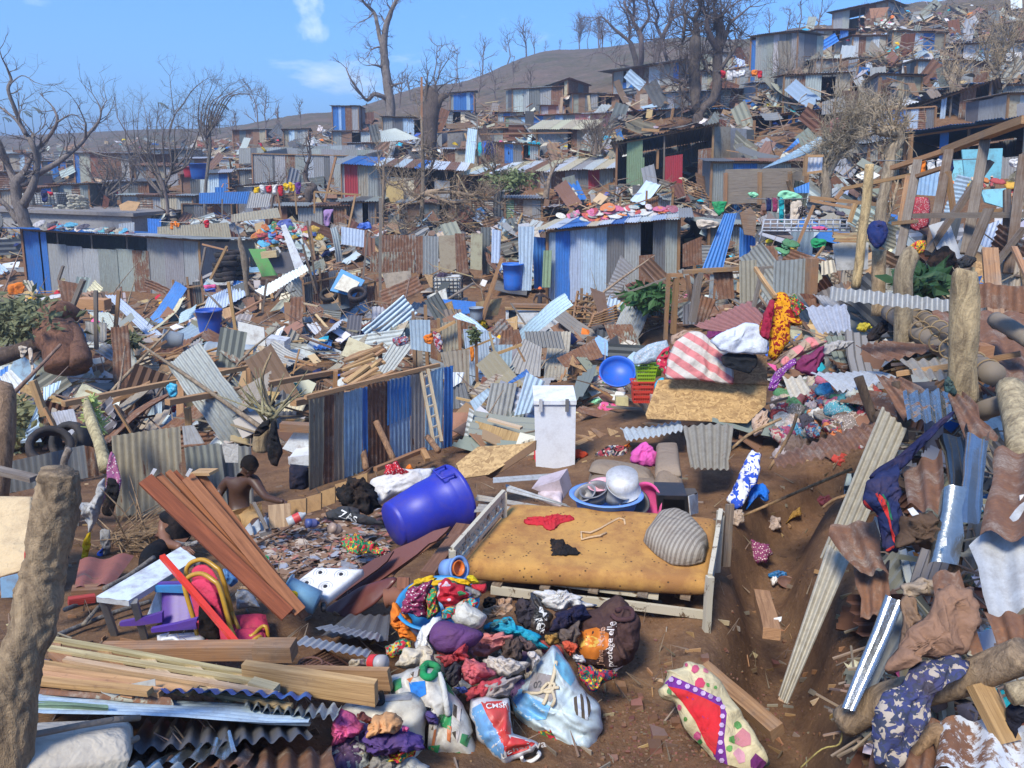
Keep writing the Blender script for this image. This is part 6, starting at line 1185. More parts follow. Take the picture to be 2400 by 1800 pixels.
bag('red, blue and white supermarket bag with a white handle, lying on its side','M','20,850 90,835 270,850 290,1000 300,1090 480,1150 500,1190 380,1240 240,1300 160,1240 60,1120 0,960',(.62,.63,.66),3.72,55,.16,.02,7,[('red_print','80,870 270,860 285,1000 290,1090 250,1220 200,1100 130,980',(.62,.05,.05),'plastic'),('blue_print','10,920 80,880 130,980 210,1100 240,1180 230,1290 130,1190 40,1060',(.14,.36,.68),'plastic'),('red_print','290,1110 470,1150 400,1200 260,1250 255,1180',(.60,.04,.04),'plastic'),('dark_print','280,1000 330,1030 370,1080 300,1100',(.1,.04,.04),'plastic')],[('360,1250 380,1285 440,1275 485,1235 470,1215',(.75,.75,.74),.012)],texts=[('CMSR',M_px(190,905),.05,(.75,.72,.7),8),('uchan va',M_px(370,1175),.075,(.78,.76,.75),8)])
bag('white woven bag with green and orange motifs and a green handle','L','1120,1010 1150,880 1300,800 1450,760 1580,790 1620,860 1700,980 1780,1120 1850,1300 1920,1480 1950,1660 1480,1660 1500,1300 1560,1150 1500,1060 1300,1040',(.55,.53,.47),3.7,58,.16,.03,8,[('green_motif',a,(.02,.25,.08),'plastic')for a in('1150,1000 1190,900 1250,880 1260,960 1180,1010','1600,870 1690,980 1720,1040 1640,980','1580,1200 1690,1190 1680,1330 1600,1300','1780,1360 1860,1380 1820,1480 1760,1440','1490,1470 1590,1460 1560,1580 1490,1560','1660,1540 1760,1520 1830,1620 1700,1640')]+[('orange_motif',a,(.55,.17,.05),'plastic')for a in('1300,890 1360,870 1330,920','1650,1290 1690,1300 1680,1440 1650,1420','1860,1520 1940,1525 1940,1550 1860,1550','1540,1330 1560,1320 1530,1560 1510,1500')]+[('hatched_motif',a,(.55,.5,.46),'zigzag')for a in('1700,1100 1780,1150 1760,1260 1700,1200','1560,1220 1620,1200 1560,1330 1510,1330','1690,1350 1760,1330 1740,1440','1600,1560 1660,1520 1680,1600','1330,840 1420,800 1440,850 1360,880')]+[('blue_cloth','1320,920 1460,905 1470,1020 1400,1060 1340,1020',(.03,.2,.62),'cloth')],[('1440,800 1480,760 1570,790 1520,870 1450,860 1450,800',(.02,.28,.1),.022),('1580,840 1620,950 1640,1080 1660,1200',(.55,.55,.52),.018)])
bag('open white bag stuffed with purple, pink and peach cloths at the bottom of the photo','L','740,1140 830,1060 1050,1030 1300,1020 1430,1100 1480,1230 1470,1500 1470,1800 650,1800 640,1600 700,1400 700,1240',(.56,.52,.42),3.55,62,.2,.025,6,[('black_print','640,1800 660,1500 750,1380 860,1420 800,1600 780,1800',(.02,.02,.022),'plastic'),('grey_trim','820,1070 1040,1035 1350,1020 1340,1070 1000,1090 830,1130',(.3,.3,.3),'plastic')],[('1020,1020 1010,1090 1090,1090 1080,1010',(.03,.03,.03),.016)],texts=[('ARC TE',L_(755,1540),.075,(.78,.78,.76),55)])
for s,c,m_,l,b_ in(('640,1300 700,1220 760,1150 850,1190 900,1270 940,1330 880,1370 760,1420 680,1450','p','cloth','pink and purple fringed cloth spilling from the open white bag',.12),('960,1290 1040,1230 1110,1170 1190,1180 1270,1270 1260,1330 1120,1340 990,1370',(.70,.36,.17),'cloth','peach cloth on top of the open white bag',.14),('900,1330 1000,1310 1250,1320 1380,1360 1480,1440 1430,1490 1260,1490 1150,1540 1030,1540 960,1470',(.10,.06,.22),'cloth','purple cloth with yellow edges spilling from the open white bag',.16),('800,1490 850,1400 960,1480 970,1640 830,1660',(.5,.4,.25),'dots','yellow and black spotted cloth at the left of the open white bag',.06),('1120,1530 1220,1480 1400,1470 1380,1560 1230,1600 1140,1590',(.55,.42,.05),'batik','yellow and black printed cloth at the front of the open white bag',.06),('1330,1400 1400,1370 1440,1440 1360,1480',(.55,.53,.45),'dots','cream spotted scrap in the open white bag',.04),('870,1190 920,1180 1010,1240 980,1290 920,1250',(.18,.06,.05),'cloth','dark red scrap between the pink and peach cloths',.04),('1270,1290 1320,1310 1300,1350 1270,1340','p','cloth','small pink scrap inside the open white bag',.03),('1080,1560 1350,1540 1480,1640 1450,1800 1050,1800 980,1660',(.38,.38,.37),'cloth','grey side of the open white bag with scribbles',.08)):
 blob('L',s,c,l,mat=m_,Y=3.38,tilt=62,bulge=b_,folds=.03,ff=14,rings=10)
for v,s,c,l,Y,b_,m_ in(('M','450,110 560,100 680,105 760,150 860,200 800,240 700,215 620,270 560,230 480,170',(.62,.62,.62),'black and white speckled bag standing open behind the sunset bag',4.95,.1,'dots'),('M','420,120 450,105 510,200 590,280 530,390 480,420 400,330',(.03,.032,.036),'black side of the speckled bag with white letters',4.85,.08,'plastic'),('M','310,190 370,155 470,200 500,270 480,350 380,360 320,300',(.045,.04,.05),'charcoal crumpled garment left of the speckled bag',4.9,.1,'cloth'),('M','600,270 700,215 810,195 840,280 740,340 620,390 540,380',(.012,.016,.05),'navy jacket in front of the speckled bag',4.75,.1,'cloth'),('M','520,400 600,400 610,460 560,490 520,450',(.40,.22,.06),'round ochre cloth ball between the bags',4.6,.08,'cloth'),('M','600,410 740,330 760,400 720,470 620,470',(.13,.10,.09),'dark brown garment left of the sunset bag',4.65,.08,'cloth'),('M','100,370 150,310 300,280 310,340 440,380 500,450 540,500 450,490 350,420 200,400',(.02,.33,.50),'bright turquoise wrap lying across the heap',4.65,.08,'cloth'),('M','90,380 200,310 310,285 300,320 200,350 130,400',(.08,.22,.25),'grey-green shirt above the turquoise wrap',4.7,.07,'cloth'),('M','650,470 720,450 750,500 700,560 660,520',(.62,.10,.05),'orange-red scrap beside the sunset bag',4.45,.05,'cloth'),('M','710,540 780,545 800,600 730,600','w','small white rag beside the sunset bag',4.4,.05,'cloth'),('M','730,590 800,620 900,640 1010,660 960,730 880,790 810,780 760,690',(.03,.05,.16),'navy and lime printed cloth at the foot of the sunset bag',4.25,.1,'batik'),('M','40,450 130,390 230,400 300,420 280,480 180,520 90,560 20,530',(.62,.22,.2),'salmon pink baby garment right of the purple cap',4.4,.1,'cloth'),('M','210,500 260,430 330,410 370,500 370,560 300,620 240,590',(.085,.065,.062),'dark brown garment in the middle of the heap',4.35,.1,'cloth'),('M','300,430 420,440 470,490 420,530 370,520',(.12,.08,.08),'brown wrap below the turquoise one',4.45,.07,'cloth'),('M','0,580 100,600 170,680 100,740 0,760',(.55,.15,.17),'red and white garment left of the cord-tied bag',4.05,.1,'cloth'),('M','-20,780 80,740 240,690 250,740 180,810 60,850 0,860',(.50,.07,.09),'crimson cloth fold above the supermarket bag',3.95,.08,'cloth'),('M','60,760 200,720 350,690 280,820 200,850 120,840',(.36,.31,.30),'grey cloth between the supermarket bag and the cord-tied bag',3.95,.08,'cloth'),('M','100,570 250,560 400,600 350,680 200,700 120,650',(.52,.48,.44),'off-white garment behind the cord-tied bag',4.15,.09,'cloth'),('M','400,530 470,540 500,580 440,640',(.56,.5,.46),'cream cloth edge left of the cord-tied bag',4.2,.05,'cloth'),('L','1620,830 1700,760 1780,780 1780,900 1720,940 1640,900',(.05,.045,.05),'black lace garment right of the green handle',3.95,.07,'cloth'),('L','1760,880 1790,790 1800,700 1900,730 2040,820 1980,870 1850,950',(.55,.13,.15),'pink towel fold right of the purple cap',4.0,.08,'cloth'),('L','1560,700 1700,680 1760,620 1850,560 1830,700 1720,770 1620,780',(.45,.06,.07),'red cloth under the purple cap',4.1,.05,'cloth'),('L','1730,970 1800,960 1830,1000 1780,1020',(.05,.08,.25),'dark blue bottle cap bag by the green handle',3.8,.04,'cloth'),('L','1470,1190 1560,1180 1580,1290 1480,1280',(.08,.06,.2),'dark blue printed cloth in the woven bag',3.66,.05,'cloth'),('L','1990,300 2040,260 2212,230 2212,300 2100,350 2000,380',(.45,.30,.2),'piece of brown cardboard right of the blue basin',4.85,.02,'board'),('L','2080,220 2200,190 2212,260 2120,300',(.42,.27,.17),'small crumpled cardboard under the bed rail',5.0,.03,'board'),('L','1960,200 2050,180 2080,280 1980,290','k','black rag under the bed beside the basin',4.95,.05,'cloth')):
 blob(v,s,c,l,mat=m_,Y=Y,tilt=50,bulge=b_,folds=.03,ff=13)
heap('M','0,420 420,420 560,560 380,900 0,900','weruksv',26,size=.26,h=.06,group='clothes in the foreground heap');heap('L','1200,560 1700,700 1750,1300 1200,1100','wesugr',14,size=.24,h=.05,group='clothes in the foreground heap');heap('L','850,1000 1400,1300 1500,1700 700,1700','kesvw',10,size=.24,h=.0,group='clothes in the foreground heap')
tx=[o for o in bpy.data.objects if o.get('label','').startswith('black side of the speckled')][0];text_on('MS',tx,tx,M_px(508,258),.06,(.7,.7,.7),-60);text_on('RQE',tx,tx,M_px(495,345),.06,(.7,.7,.7),-70)
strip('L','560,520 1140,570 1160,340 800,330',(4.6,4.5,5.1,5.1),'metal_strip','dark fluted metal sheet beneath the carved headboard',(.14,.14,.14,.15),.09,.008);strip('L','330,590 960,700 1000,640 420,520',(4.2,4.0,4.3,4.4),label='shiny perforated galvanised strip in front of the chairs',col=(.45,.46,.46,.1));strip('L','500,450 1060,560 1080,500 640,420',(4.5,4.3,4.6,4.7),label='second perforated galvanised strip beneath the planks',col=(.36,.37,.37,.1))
rk=thing('wire_rack',tuple(P(*L_(600,800),3.95)),'small rusty wire rack by the foot of the varnished planks','rack')
fr4=[P(*L_(x,y),Y)for x,y,Y in((600,640,4.2),(860,810,3.95),(560,830,3.85),(300,800,4.0))];tubes('rack_frame',[(fr4+[fr4[0]],.008)],'paint',rk,(.16,.07,.04));tubes('rack_wire',[([fr4[0].lerp(fr4[1],t),fr4[3].lerp(fr4[2],t)],.005)for t in np.linspace(.1,.9,8)]+[([fr4[0].lerp(fr4[3],t),fr4[1].lerp(fr4[2],t)],.005)for t in(.35,.7)],'paint',rk,(.18,.08,.05));g=ring(P(*L_(470,750),4.02),(0,-.5,1),.07,.006,sy=.5);mesh('rack_hook',g[0],g[1],'paint',rk,col=(.2,.1,.07,.8))
blob('L','790,760 830,720 940,710 960,770 900,800 830,800',(.5,.42,.3),'dirty doll-like cream cloth beside the cola bottle',Y=3.98,tilt=50,bulge=.05,folds=.03)
fp_=blob('M','1300,790 1345,760 1370,680 1350,655 1480,640 1485,605 1600,615 1720,720 1800,850 1900,980 2040,1220 2060,1290 1980,1400 1800,1400 1620,1200 1480,1060 1420,870 1320,840',(.66,.56,.34),'long cream pillow with flowers, a red centre and a purple lace band','pillow','pillow','cloth',3.75,35,bulge=.14,folds=.018,ff=7,rings=16,res=2)
def decal(parent,v,s,col,nm,mat='cloth',off=.006):
 tm=parent.data;o_=Ve(parent['_o']);tr=BVHTree.FromPolygons([x.co+o_ for x in tm.vertices],[tuple(p.vertices)for p in tm.polygons]);pl=pts(v,s);e=[]
 for i in range(len(pl)):
  a,b=pl[i],pl[(i+1)%len(pl)]
  for j in range(6):e.append((a[0]+(b[0]-a[0])*j/6,a[1]+(b[1]-a[1])*j/6))
 cx=sum(p[0]for p in pl)/len(pl);cy=sum(p[1]for p in pl)/len(pl);n=len(e);R_=9;pp_=[(cx,cy)]+[(cx+(x-cx)*k/R_,cy+(y-cy)*k/R_)for k in range(1,R_+1)for x,y in e];out=[]
 for x,y in pp_:
  rr=ray(x,y).normalized();h=tr.ray_cast(Ve((0,0,0)),rr);out.append(h[0]-rr*off if h[0]is not None else None)
 tri=[(0,1+j,1+(j+1)%n)for j in range(n)]+[(1+k*n+j,1+(k+1)*n+j,1+(k+1)*n+(j+1)%n,1+k*n+(j+1)%n)for k in range(R_-1)for j in range(n)]
 idx={i:k for k,i in enumerate([i for i,p in enumerate(out)if p is not None])};f=[tuple(idx[i]for i in t)for t in tri if all(i in idx for i in t)]
 if f:return mesh(nm,[p for p in out if p is not None],f,mat,parent,smooth=True,col=(*col,.8))
decal(fp_,'M','1350,740 1400,690 1560,760 1740,850 1780,950 1760,1130 1800,1400 1720,1380 1700,1120 1500,880',(.17,.035,.25),'lace_band')
decal(fp_,'M','1370,760 1500,790 1640,850 1735,900 1740,1000 1700,1240 1640,1170 1560,1000 1470,870',(.60,.03,.04),'red_centre',off=.012)
for x,y in((1395,715),(1450,735),(1508,762),(1562,785),(1617,810),(1668,832),(1722,852),(1752,905),(1750,968),(1745,1030),(1738,1088),(1735,1150),(1738,1212),(1745,1275)):decal(fp_,'M',' '.join(f'{x+19*mC(a):.0f},{y+19*mS(a):.0f}' for a in np.linspace(0,6.28,7)[:-1]),(.55,.40,.62),'lace_rosette','cloth',.018)
for x,y,r_,c in((1590,740,38,(.55,.06,.12)),(1560,640,30,(.55,.10,.18)),(1640,650,25,(.6,.2,.25)),(1900,1130,70,(.5,.2,.22)),(1870,1240,50,(.6,.3,.35)),(1990,1290,60,(.16,.03,.14)),(1450,910,22,(.55,.1,.2)),(1580,1105,30,(.55,.1,.22)),(1490,990,16,(.1,.25,.06)),(1830,1130,34,(.12,.3,.08)),(1860,1030,30,(.12,.32,.1)),(1650,750,16,(.12,.3,.08)),(1700,770,14,(.12,.3,.08)),(1590,1150,22,(.05,.2,.06)),(1380,800,24,(.12,.25,.1)),(1800,1190,24,(.15,.35,.1)),(1350,665,18,(.5,.05,.1)),(1500,615,14,(.55,.1,.2))):decal(fp_,'M',' '.join(f'{x+r_*Ru(.6,1.2)*mC(a):.0f},{y+r_*Ru(.6,1.2)*mS(a):.0f}' for a in np.linspace(0,6.28,8)[:-1]),c,'printed_flower','cloth',.007)
pk('M','1620,640 2130,1080',4.6,3.95,.10,.08,'m','squared brown beam lying behind the floral pillow',roll=.3);pk('M','2020,130 2090,400',6.0,5.15,.13,.09,'n','short thick yellow-brown timber lying in the trench')
bd('M','2105,290 2160,280 2155,310 2110,335',(.7,.7,.7),'small white packet beside the timber in the trench','packet','packet',Y=5.3,tilt=40,th=.03)
sv_,sf_,sc_=[],[],[]
def stone(c,r,col=None):
 k=len(sv_)
 for i in range(8):sv_.append(c+Ve(((i&1)*2-1,(i>>1&1)*2-1,(i>>2)*1.4-.4))*r*Ru(.55,1.1))
 for f in((0,1,3,2),(4,6,7,5),(0,4,5,1),(2,3,7,6),(0,2,6,4),(1,5,7,3)):sf_.append(tuple(i+k for i in f));sc_.append(col or tuple(x*Ru(.8,1.2)for x in Rc([(.19,.10,.06),(.22,.13,.085),(.14,.07,.042)])))
for i in range(1000):
 x,y=Rg(1560,170),Rg(1700,60)
 if i>700:x,y=Ru(1250,2100),Ru(1380,1800)
 p=G(x,y);stone(Ve((p.x,p.y,H(p.x,p.y))),Ru(.003,.012)*(2 if Rr()<.06 else 1))
for x,y,r_ in((1490,1655,.045),(1585,1700,.035),(1535,1760,.05),(1455,1610,.04),(1530,1685,.03),(1545,1730,.05),(1650,1555,.03),(1820,1555,.04)):p=G(x,y);stone(Ve((p.x,p.y,H(p.x,p.y)+r_*.2)),r_)
mixed('stones',sv_,sf_,sc_,'loose stones and clods on the earth around the floral pillow','stones')
for v,s,c,l,m_,b_ in(('J','70,1000 110,990 200,1010 260,1050 330,1050 340,1130 310,1180 230,1190 160,1130 100,1070',(.25,.06,.15),'purple net bag of onions lying on the bank beside the bed','dots',.07),('J','305,1270 370,1240 450,1250 470,1280 400,1300 320,1290',(.02,.17,.42),'flat blue plastic piece in the trench','plastic',.02),('J','330,1310 370,1285 390,1330 350,1350','w','white egg-like cup below the blue plastic piece','plastic',.03),('J','230,870 330,830 400,850 410,930 330,945 250,910',(.5,.4,.33),'cream rag lying on the bank edge','cloth',.05),('J','15,790 130,790 145,870 90,920 20,900',(.42,.33,.25),'brown crumpled wrapper by the bed post','cloth',.05),('J','700,330 760,290 830,360 920,400 910,440 840,470 760,400',(.55,.08,.06),'red rag caught on the trench bank','cloth',.05),('J','0,720 40,660 90,560 140,430 200,330 260,370 250,560 180,660 120,780 60,790',(.66,.68,.72),'white cloth with blue flowers trailing down the bank','bluewhite',.06),('J','180,640 230,590 300,610 325,690 300,740 260,690 200,720 150,800',(.02,.16,.62),'bright blue cloth at the foot of the trailing flowered cloth','cloth',.05),('J','660,700 760,680 790,730 700,760',(.3,.08,.1),'dark pink rag in the trench wall','cloth',.04),('J','440,900 500,800 560,770 560,830 480,860',(.35,.2,.05),'dirty yellow rag on the trench wall','cloth',.03)):
 blob(v,s,c,l,mat=m_,tilt=40,bulge=b_,folds=.025,ff=14,lift=.03)
stick('J','140,815 540,640 940,470',.017,label='long thin yellow-brown pole spanning the trench',Ys=(8.0,7.6),col=(.4,.25,.12));stick('J','720,760 800,700 900,665',.015,label='short pole stub in the trench wall',Ys=(7.4,7.3),col=(.35,.22,.12))
ms=thing('steel_lid',tuple(G(1845,1375)),'muddy round metal lid lying in the trench','lid');g=ring(G(1845,1370)+zd*.03,(0,-.2,1),.1,.007);mesh('lid_rim',g[0],g[1],'paint',ms,col=(.2,.1,.07,.5));g=lag([(.001,.03),(.03,.03),(.05,.01),(.1,0)],frame(G(1845,1370)+zd*.02,(0,-.2,1)),18);mesh('lid_disc',g[0],g[1],'paint',ms,smooth=True,col=(.17,.09,.06,.5))
# RIGHT: trench bank, torn sheets, bamboo, posts
def qb(v,s,c,Ys,label,**k):k.setdefault('pitch',.09);return quads(v,s,c,Ys,label,**k)
strip('J','1160,10 1345,180 860,1260 700,1130',(6.6,6.4,5.3,5.4),'metal_strip','upper tan ribbed metal strip leaning over the trench',(.40,.36,.27,.25),.055,.012);strip('J','760,1030 920,1150 460,2220 390,2150',(5.45,5.3,4.5,4.55),'metal_strip','lower tan ribbed metal strip whose foot stands in the trench',(.44,.40,.31,.2),.055,.012)
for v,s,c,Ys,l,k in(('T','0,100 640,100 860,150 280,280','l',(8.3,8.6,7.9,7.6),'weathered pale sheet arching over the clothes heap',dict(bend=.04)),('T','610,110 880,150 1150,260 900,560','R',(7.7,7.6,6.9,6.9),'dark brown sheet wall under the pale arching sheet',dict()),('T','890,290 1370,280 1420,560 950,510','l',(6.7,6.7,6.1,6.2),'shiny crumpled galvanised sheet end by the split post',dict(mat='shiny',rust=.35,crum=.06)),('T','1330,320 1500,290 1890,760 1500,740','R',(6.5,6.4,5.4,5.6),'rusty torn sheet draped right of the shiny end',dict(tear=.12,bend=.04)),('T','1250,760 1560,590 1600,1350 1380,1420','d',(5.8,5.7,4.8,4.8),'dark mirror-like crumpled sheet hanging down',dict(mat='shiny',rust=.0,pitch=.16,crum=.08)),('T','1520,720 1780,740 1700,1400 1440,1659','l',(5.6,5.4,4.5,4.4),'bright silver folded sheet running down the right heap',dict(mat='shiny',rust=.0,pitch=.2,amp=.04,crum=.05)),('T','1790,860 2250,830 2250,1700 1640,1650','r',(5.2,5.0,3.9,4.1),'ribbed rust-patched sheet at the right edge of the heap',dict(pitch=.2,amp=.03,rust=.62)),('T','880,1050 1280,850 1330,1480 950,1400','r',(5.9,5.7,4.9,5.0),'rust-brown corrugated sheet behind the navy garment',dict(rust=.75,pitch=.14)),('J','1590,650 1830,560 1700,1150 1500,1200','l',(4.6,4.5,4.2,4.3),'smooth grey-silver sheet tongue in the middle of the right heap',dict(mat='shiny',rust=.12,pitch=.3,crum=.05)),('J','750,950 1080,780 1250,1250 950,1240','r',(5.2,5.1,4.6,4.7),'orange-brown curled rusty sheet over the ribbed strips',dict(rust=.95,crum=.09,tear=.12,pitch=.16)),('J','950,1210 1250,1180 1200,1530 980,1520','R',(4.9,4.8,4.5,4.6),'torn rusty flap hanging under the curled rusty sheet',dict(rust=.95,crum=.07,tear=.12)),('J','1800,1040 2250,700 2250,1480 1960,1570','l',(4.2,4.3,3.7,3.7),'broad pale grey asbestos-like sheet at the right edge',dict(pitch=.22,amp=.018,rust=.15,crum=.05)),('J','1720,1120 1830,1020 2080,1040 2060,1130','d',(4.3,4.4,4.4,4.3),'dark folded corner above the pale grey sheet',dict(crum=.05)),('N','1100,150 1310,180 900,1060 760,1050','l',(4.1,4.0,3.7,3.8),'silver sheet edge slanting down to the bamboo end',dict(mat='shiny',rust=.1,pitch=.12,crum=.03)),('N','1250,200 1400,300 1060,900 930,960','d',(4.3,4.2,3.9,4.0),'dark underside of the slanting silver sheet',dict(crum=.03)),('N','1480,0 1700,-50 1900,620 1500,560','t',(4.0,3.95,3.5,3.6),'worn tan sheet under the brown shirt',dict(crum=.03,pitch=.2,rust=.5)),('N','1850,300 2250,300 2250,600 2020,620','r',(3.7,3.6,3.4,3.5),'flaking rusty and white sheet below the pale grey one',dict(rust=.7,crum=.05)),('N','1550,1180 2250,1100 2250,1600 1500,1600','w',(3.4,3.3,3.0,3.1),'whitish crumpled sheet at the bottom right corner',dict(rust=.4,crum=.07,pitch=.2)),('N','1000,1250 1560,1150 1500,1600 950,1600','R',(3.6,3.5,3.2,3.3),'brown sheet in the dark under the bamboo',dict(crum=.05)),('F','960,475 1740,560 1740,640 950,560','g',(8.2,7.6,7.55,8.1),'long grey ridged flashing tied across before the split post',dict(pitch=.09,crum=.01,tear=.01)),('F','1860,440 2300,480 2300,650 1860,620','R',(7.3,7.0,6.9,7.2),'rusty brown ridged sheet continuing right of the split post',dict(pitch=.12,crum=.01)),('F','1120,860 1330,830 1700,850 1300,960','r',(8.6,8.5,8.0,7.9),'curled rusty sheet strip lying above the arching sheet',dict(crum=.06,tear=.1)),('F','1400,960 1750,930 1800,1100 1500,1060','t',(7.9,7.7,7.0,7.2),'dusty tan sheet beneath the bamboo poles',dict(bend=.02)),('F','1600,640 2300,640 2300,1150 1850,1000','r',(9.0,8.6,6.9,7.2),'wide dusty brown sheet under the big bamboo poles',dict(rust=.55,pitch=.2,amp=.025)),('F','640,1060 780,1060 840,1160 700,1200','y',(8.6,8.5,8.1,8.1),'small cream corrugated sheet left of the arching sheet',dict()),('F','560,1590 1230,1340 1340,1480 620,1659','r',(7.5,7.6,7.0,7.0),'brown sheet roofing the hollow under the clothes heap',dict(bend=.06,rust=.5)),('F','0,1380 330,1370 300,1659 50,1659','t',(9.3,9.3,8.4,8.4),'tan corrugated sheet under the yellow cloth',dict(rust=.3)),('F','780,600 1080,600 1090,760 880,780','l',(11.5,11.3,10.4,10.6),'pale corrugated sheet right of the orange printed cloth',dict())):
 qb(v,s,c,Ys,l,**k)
stick('F','1800,1230 1805,1000 1815,800 1825,600 1830,400 1835,365',[.125,.12,.115,.11,.10,.06],label='tall pale split tree post standing in the right foreground',Ys=(6.6,6.6),name='split_post',col=(.44,.34,.20),nseg=16,rough=.22,cat='post')
for s,r,Y,l in(('1340,640 1480,740 1700,880 1870,960 2010,1040',.105,(9.6,6.6),'thick long bamboo pole with an open sawn end'),('1500,640 1620,720 1750,800 1820,850',.09,(9.2,7.4),'second bamboo pole behind the long one'),('2030,690 2120,740 2260,830',.08,(7.6,7.0),'bamboo pole end near the right edge'),('1920,1290 2000,1260 2260,1190',.085,(6.6,6.2),'bamboo pole lying right of the split post foot'),('1480,800 1470,700 1490,560',.1,(9.0,9.0),'bamboo stump standing by the crossing flashing')):
 o=stick('F',s,r,label=l,Ys=Y,name='bamboo_pole',col=(.50,.40,.22),nseg=16,rough=.03,cat='bamboo',group='bamboo poles',mat='wood');a,b=[P(*p,y)for p,y in zip((pts('F',s)[0],pts('F',s)[-1]),Y)]
 for t in np.arange(.08,1,.30/(b-a).length):g=ring(a.lerp(b,t),b-a,r*1.0,.008,n=16);q=mesh('node_ring',g[0],g[1],'wood',smooth=True,col=(.30,.22,.12,.3));q.parent=o;q.location=Ve(q['_o'])-Ve(o['_o'])
for v,s,r,Y,l,c_ in(('F','1120,480 1150,280 1170,80 1190,-60 1210,-320',.075,(13,13),'slim bamboo post standing left of the pollarded tree',(.56,.42,.22)),('F','1265,660 1270,450 1275,240',.11,(12.5,12.5),'thick pale post under the navy cloth',(.45,.33,.2)),('F','1420,900 1430,600 1430,420 1470,290 1500,260',.10,(8.8,8.8),'mottled crooked stump with a rounded top behind the flashing',(.36,.29,.19)),('F','2120,1130 2170,1350 2212,1620',.11,(6.2,5.3),'broken bamboo trunk standing at the right edge',(.46,.38,.24)),('N','780,1160 1000,1040 1200,960 1500,900 1750,830 2000,720 2230,620',.085,(3.9,3.3),'big pale bent pole the camouflage trousers hang over',(.34,.25,.165)),('N','1230,1500 1400,1330 1530,1220 1560,1340 1600,1560',.035,(3.4,3.3),'forked branch under the camouflage trousers',(.3,.2,.12)),('N','2100,950 2300,900',.05,(3.2,3.2),'broken bamboo end at the right edge',(.42,.34,.22)),('F','1140,1060 1240,1330 1280,1300',.05,(7.6,7.4),'dark branch standing under the arching sheet',(.1,.07,.05)),('F','1380,1090 1420,1340 1440,1480',.04,(7.4,7.2),'dark stick behind the leaning ribbed strips',(.1,.07,.05)),('F','1340,870 1600,820 1500,700',.03,(8.6,8.6),'knotted stick below the flashing',(.3,.24,.18)),('F','560,1659 700,1420 740,1300',.02,(9,9),'stick tied with a pinkish cloth by the clothes heap',(.38,.24,.13)),('F','240,1600 420,1440 640,1330',.018,(9,9),'long thin stick by the yellow cloth',(.4,.27,.15))):
 stick(v,s,r,label=l,Ys=Y,name='post' if r>.07 else 'branch',col=c_,nseg=14,rough=.1,cat='post' if r>.07 else 'branch')
for v,s,Y,w_,t_,c,l in(('F','1390,1040 1740,990',(7.6,7.3),.06,.05,'n','splintered yellow timber poking left from the split post'),('F','1920,960 2190,910',(7.4,7.2),.06,.05,'m','brown batten lying on the wide dusty sheet'),('N','1850,860 2090,1330',(3.4,3.2),.12,.05,'n','broken brown board hanging below the big bent pole'),('F','470,355 600,540',(11.5,10.5),.05,.05,'n','pale stick the orange printed cloth is tied to'),('F','1860,860 1970,900',(7.5,7.2),.14,.12,'m','splintered stump end by the split post')):
 pk(v,s,Y[0],Y[1],w_,t_,c,l)
cf=thing('timber_frame',tuple(P(*pts('U','1200,1300')[0],14)),'charred dark timber house frame with long slanting yellow-brown roof beams','timber frame')
for s,Y,w_,c,nm in(('1110,470 950,1300',(16,15),.16,'d','post'),('1380,380 1210,1290',(15,14.3),.16,'d','post'),('1700,240 1520,1270',(14,13.3),.16,'d','post'),('2028,420 1890,1440',(12.5,12),.14,'d','post'),('1080,945 2050,935',(14,12.5),.13,'d','cross_beam'),('1740,470 1200,1250',(13.9,14),.13,'d','brace'),('2028,1050 1740,1420',(12,12),.1,'d','brace'),('460,710 1050,590',(17,16),.10,'m','rafter'),('890,530 1380,370',(17,15.5),.13,'n','rafter'),('1350,380 2060,110',(15.5,12.5),.18,'n','rafter'),('1050,620 1320,530',(16,15),.1,'m','rafter'),('900,1010 1100,990',(15.5,15),.1,'m','cross_beam'),('1500,930 2028,870',(14,13),.09,'m','cross_beam'),('1370,560 1420,920',(14.8,14.6),.1,'m','stud'),('1030,600 960,1010',(16,15.6),.11,'m','stud'),('1880,720 1880,1330',(13,12.6),.1,'d','stud'),('480,700 400,800',(17,17),.1,'m','brace')):
 pk('U',s,Y[0],Y[1],w_,w_*.7,c,parent=cf,name=nm)
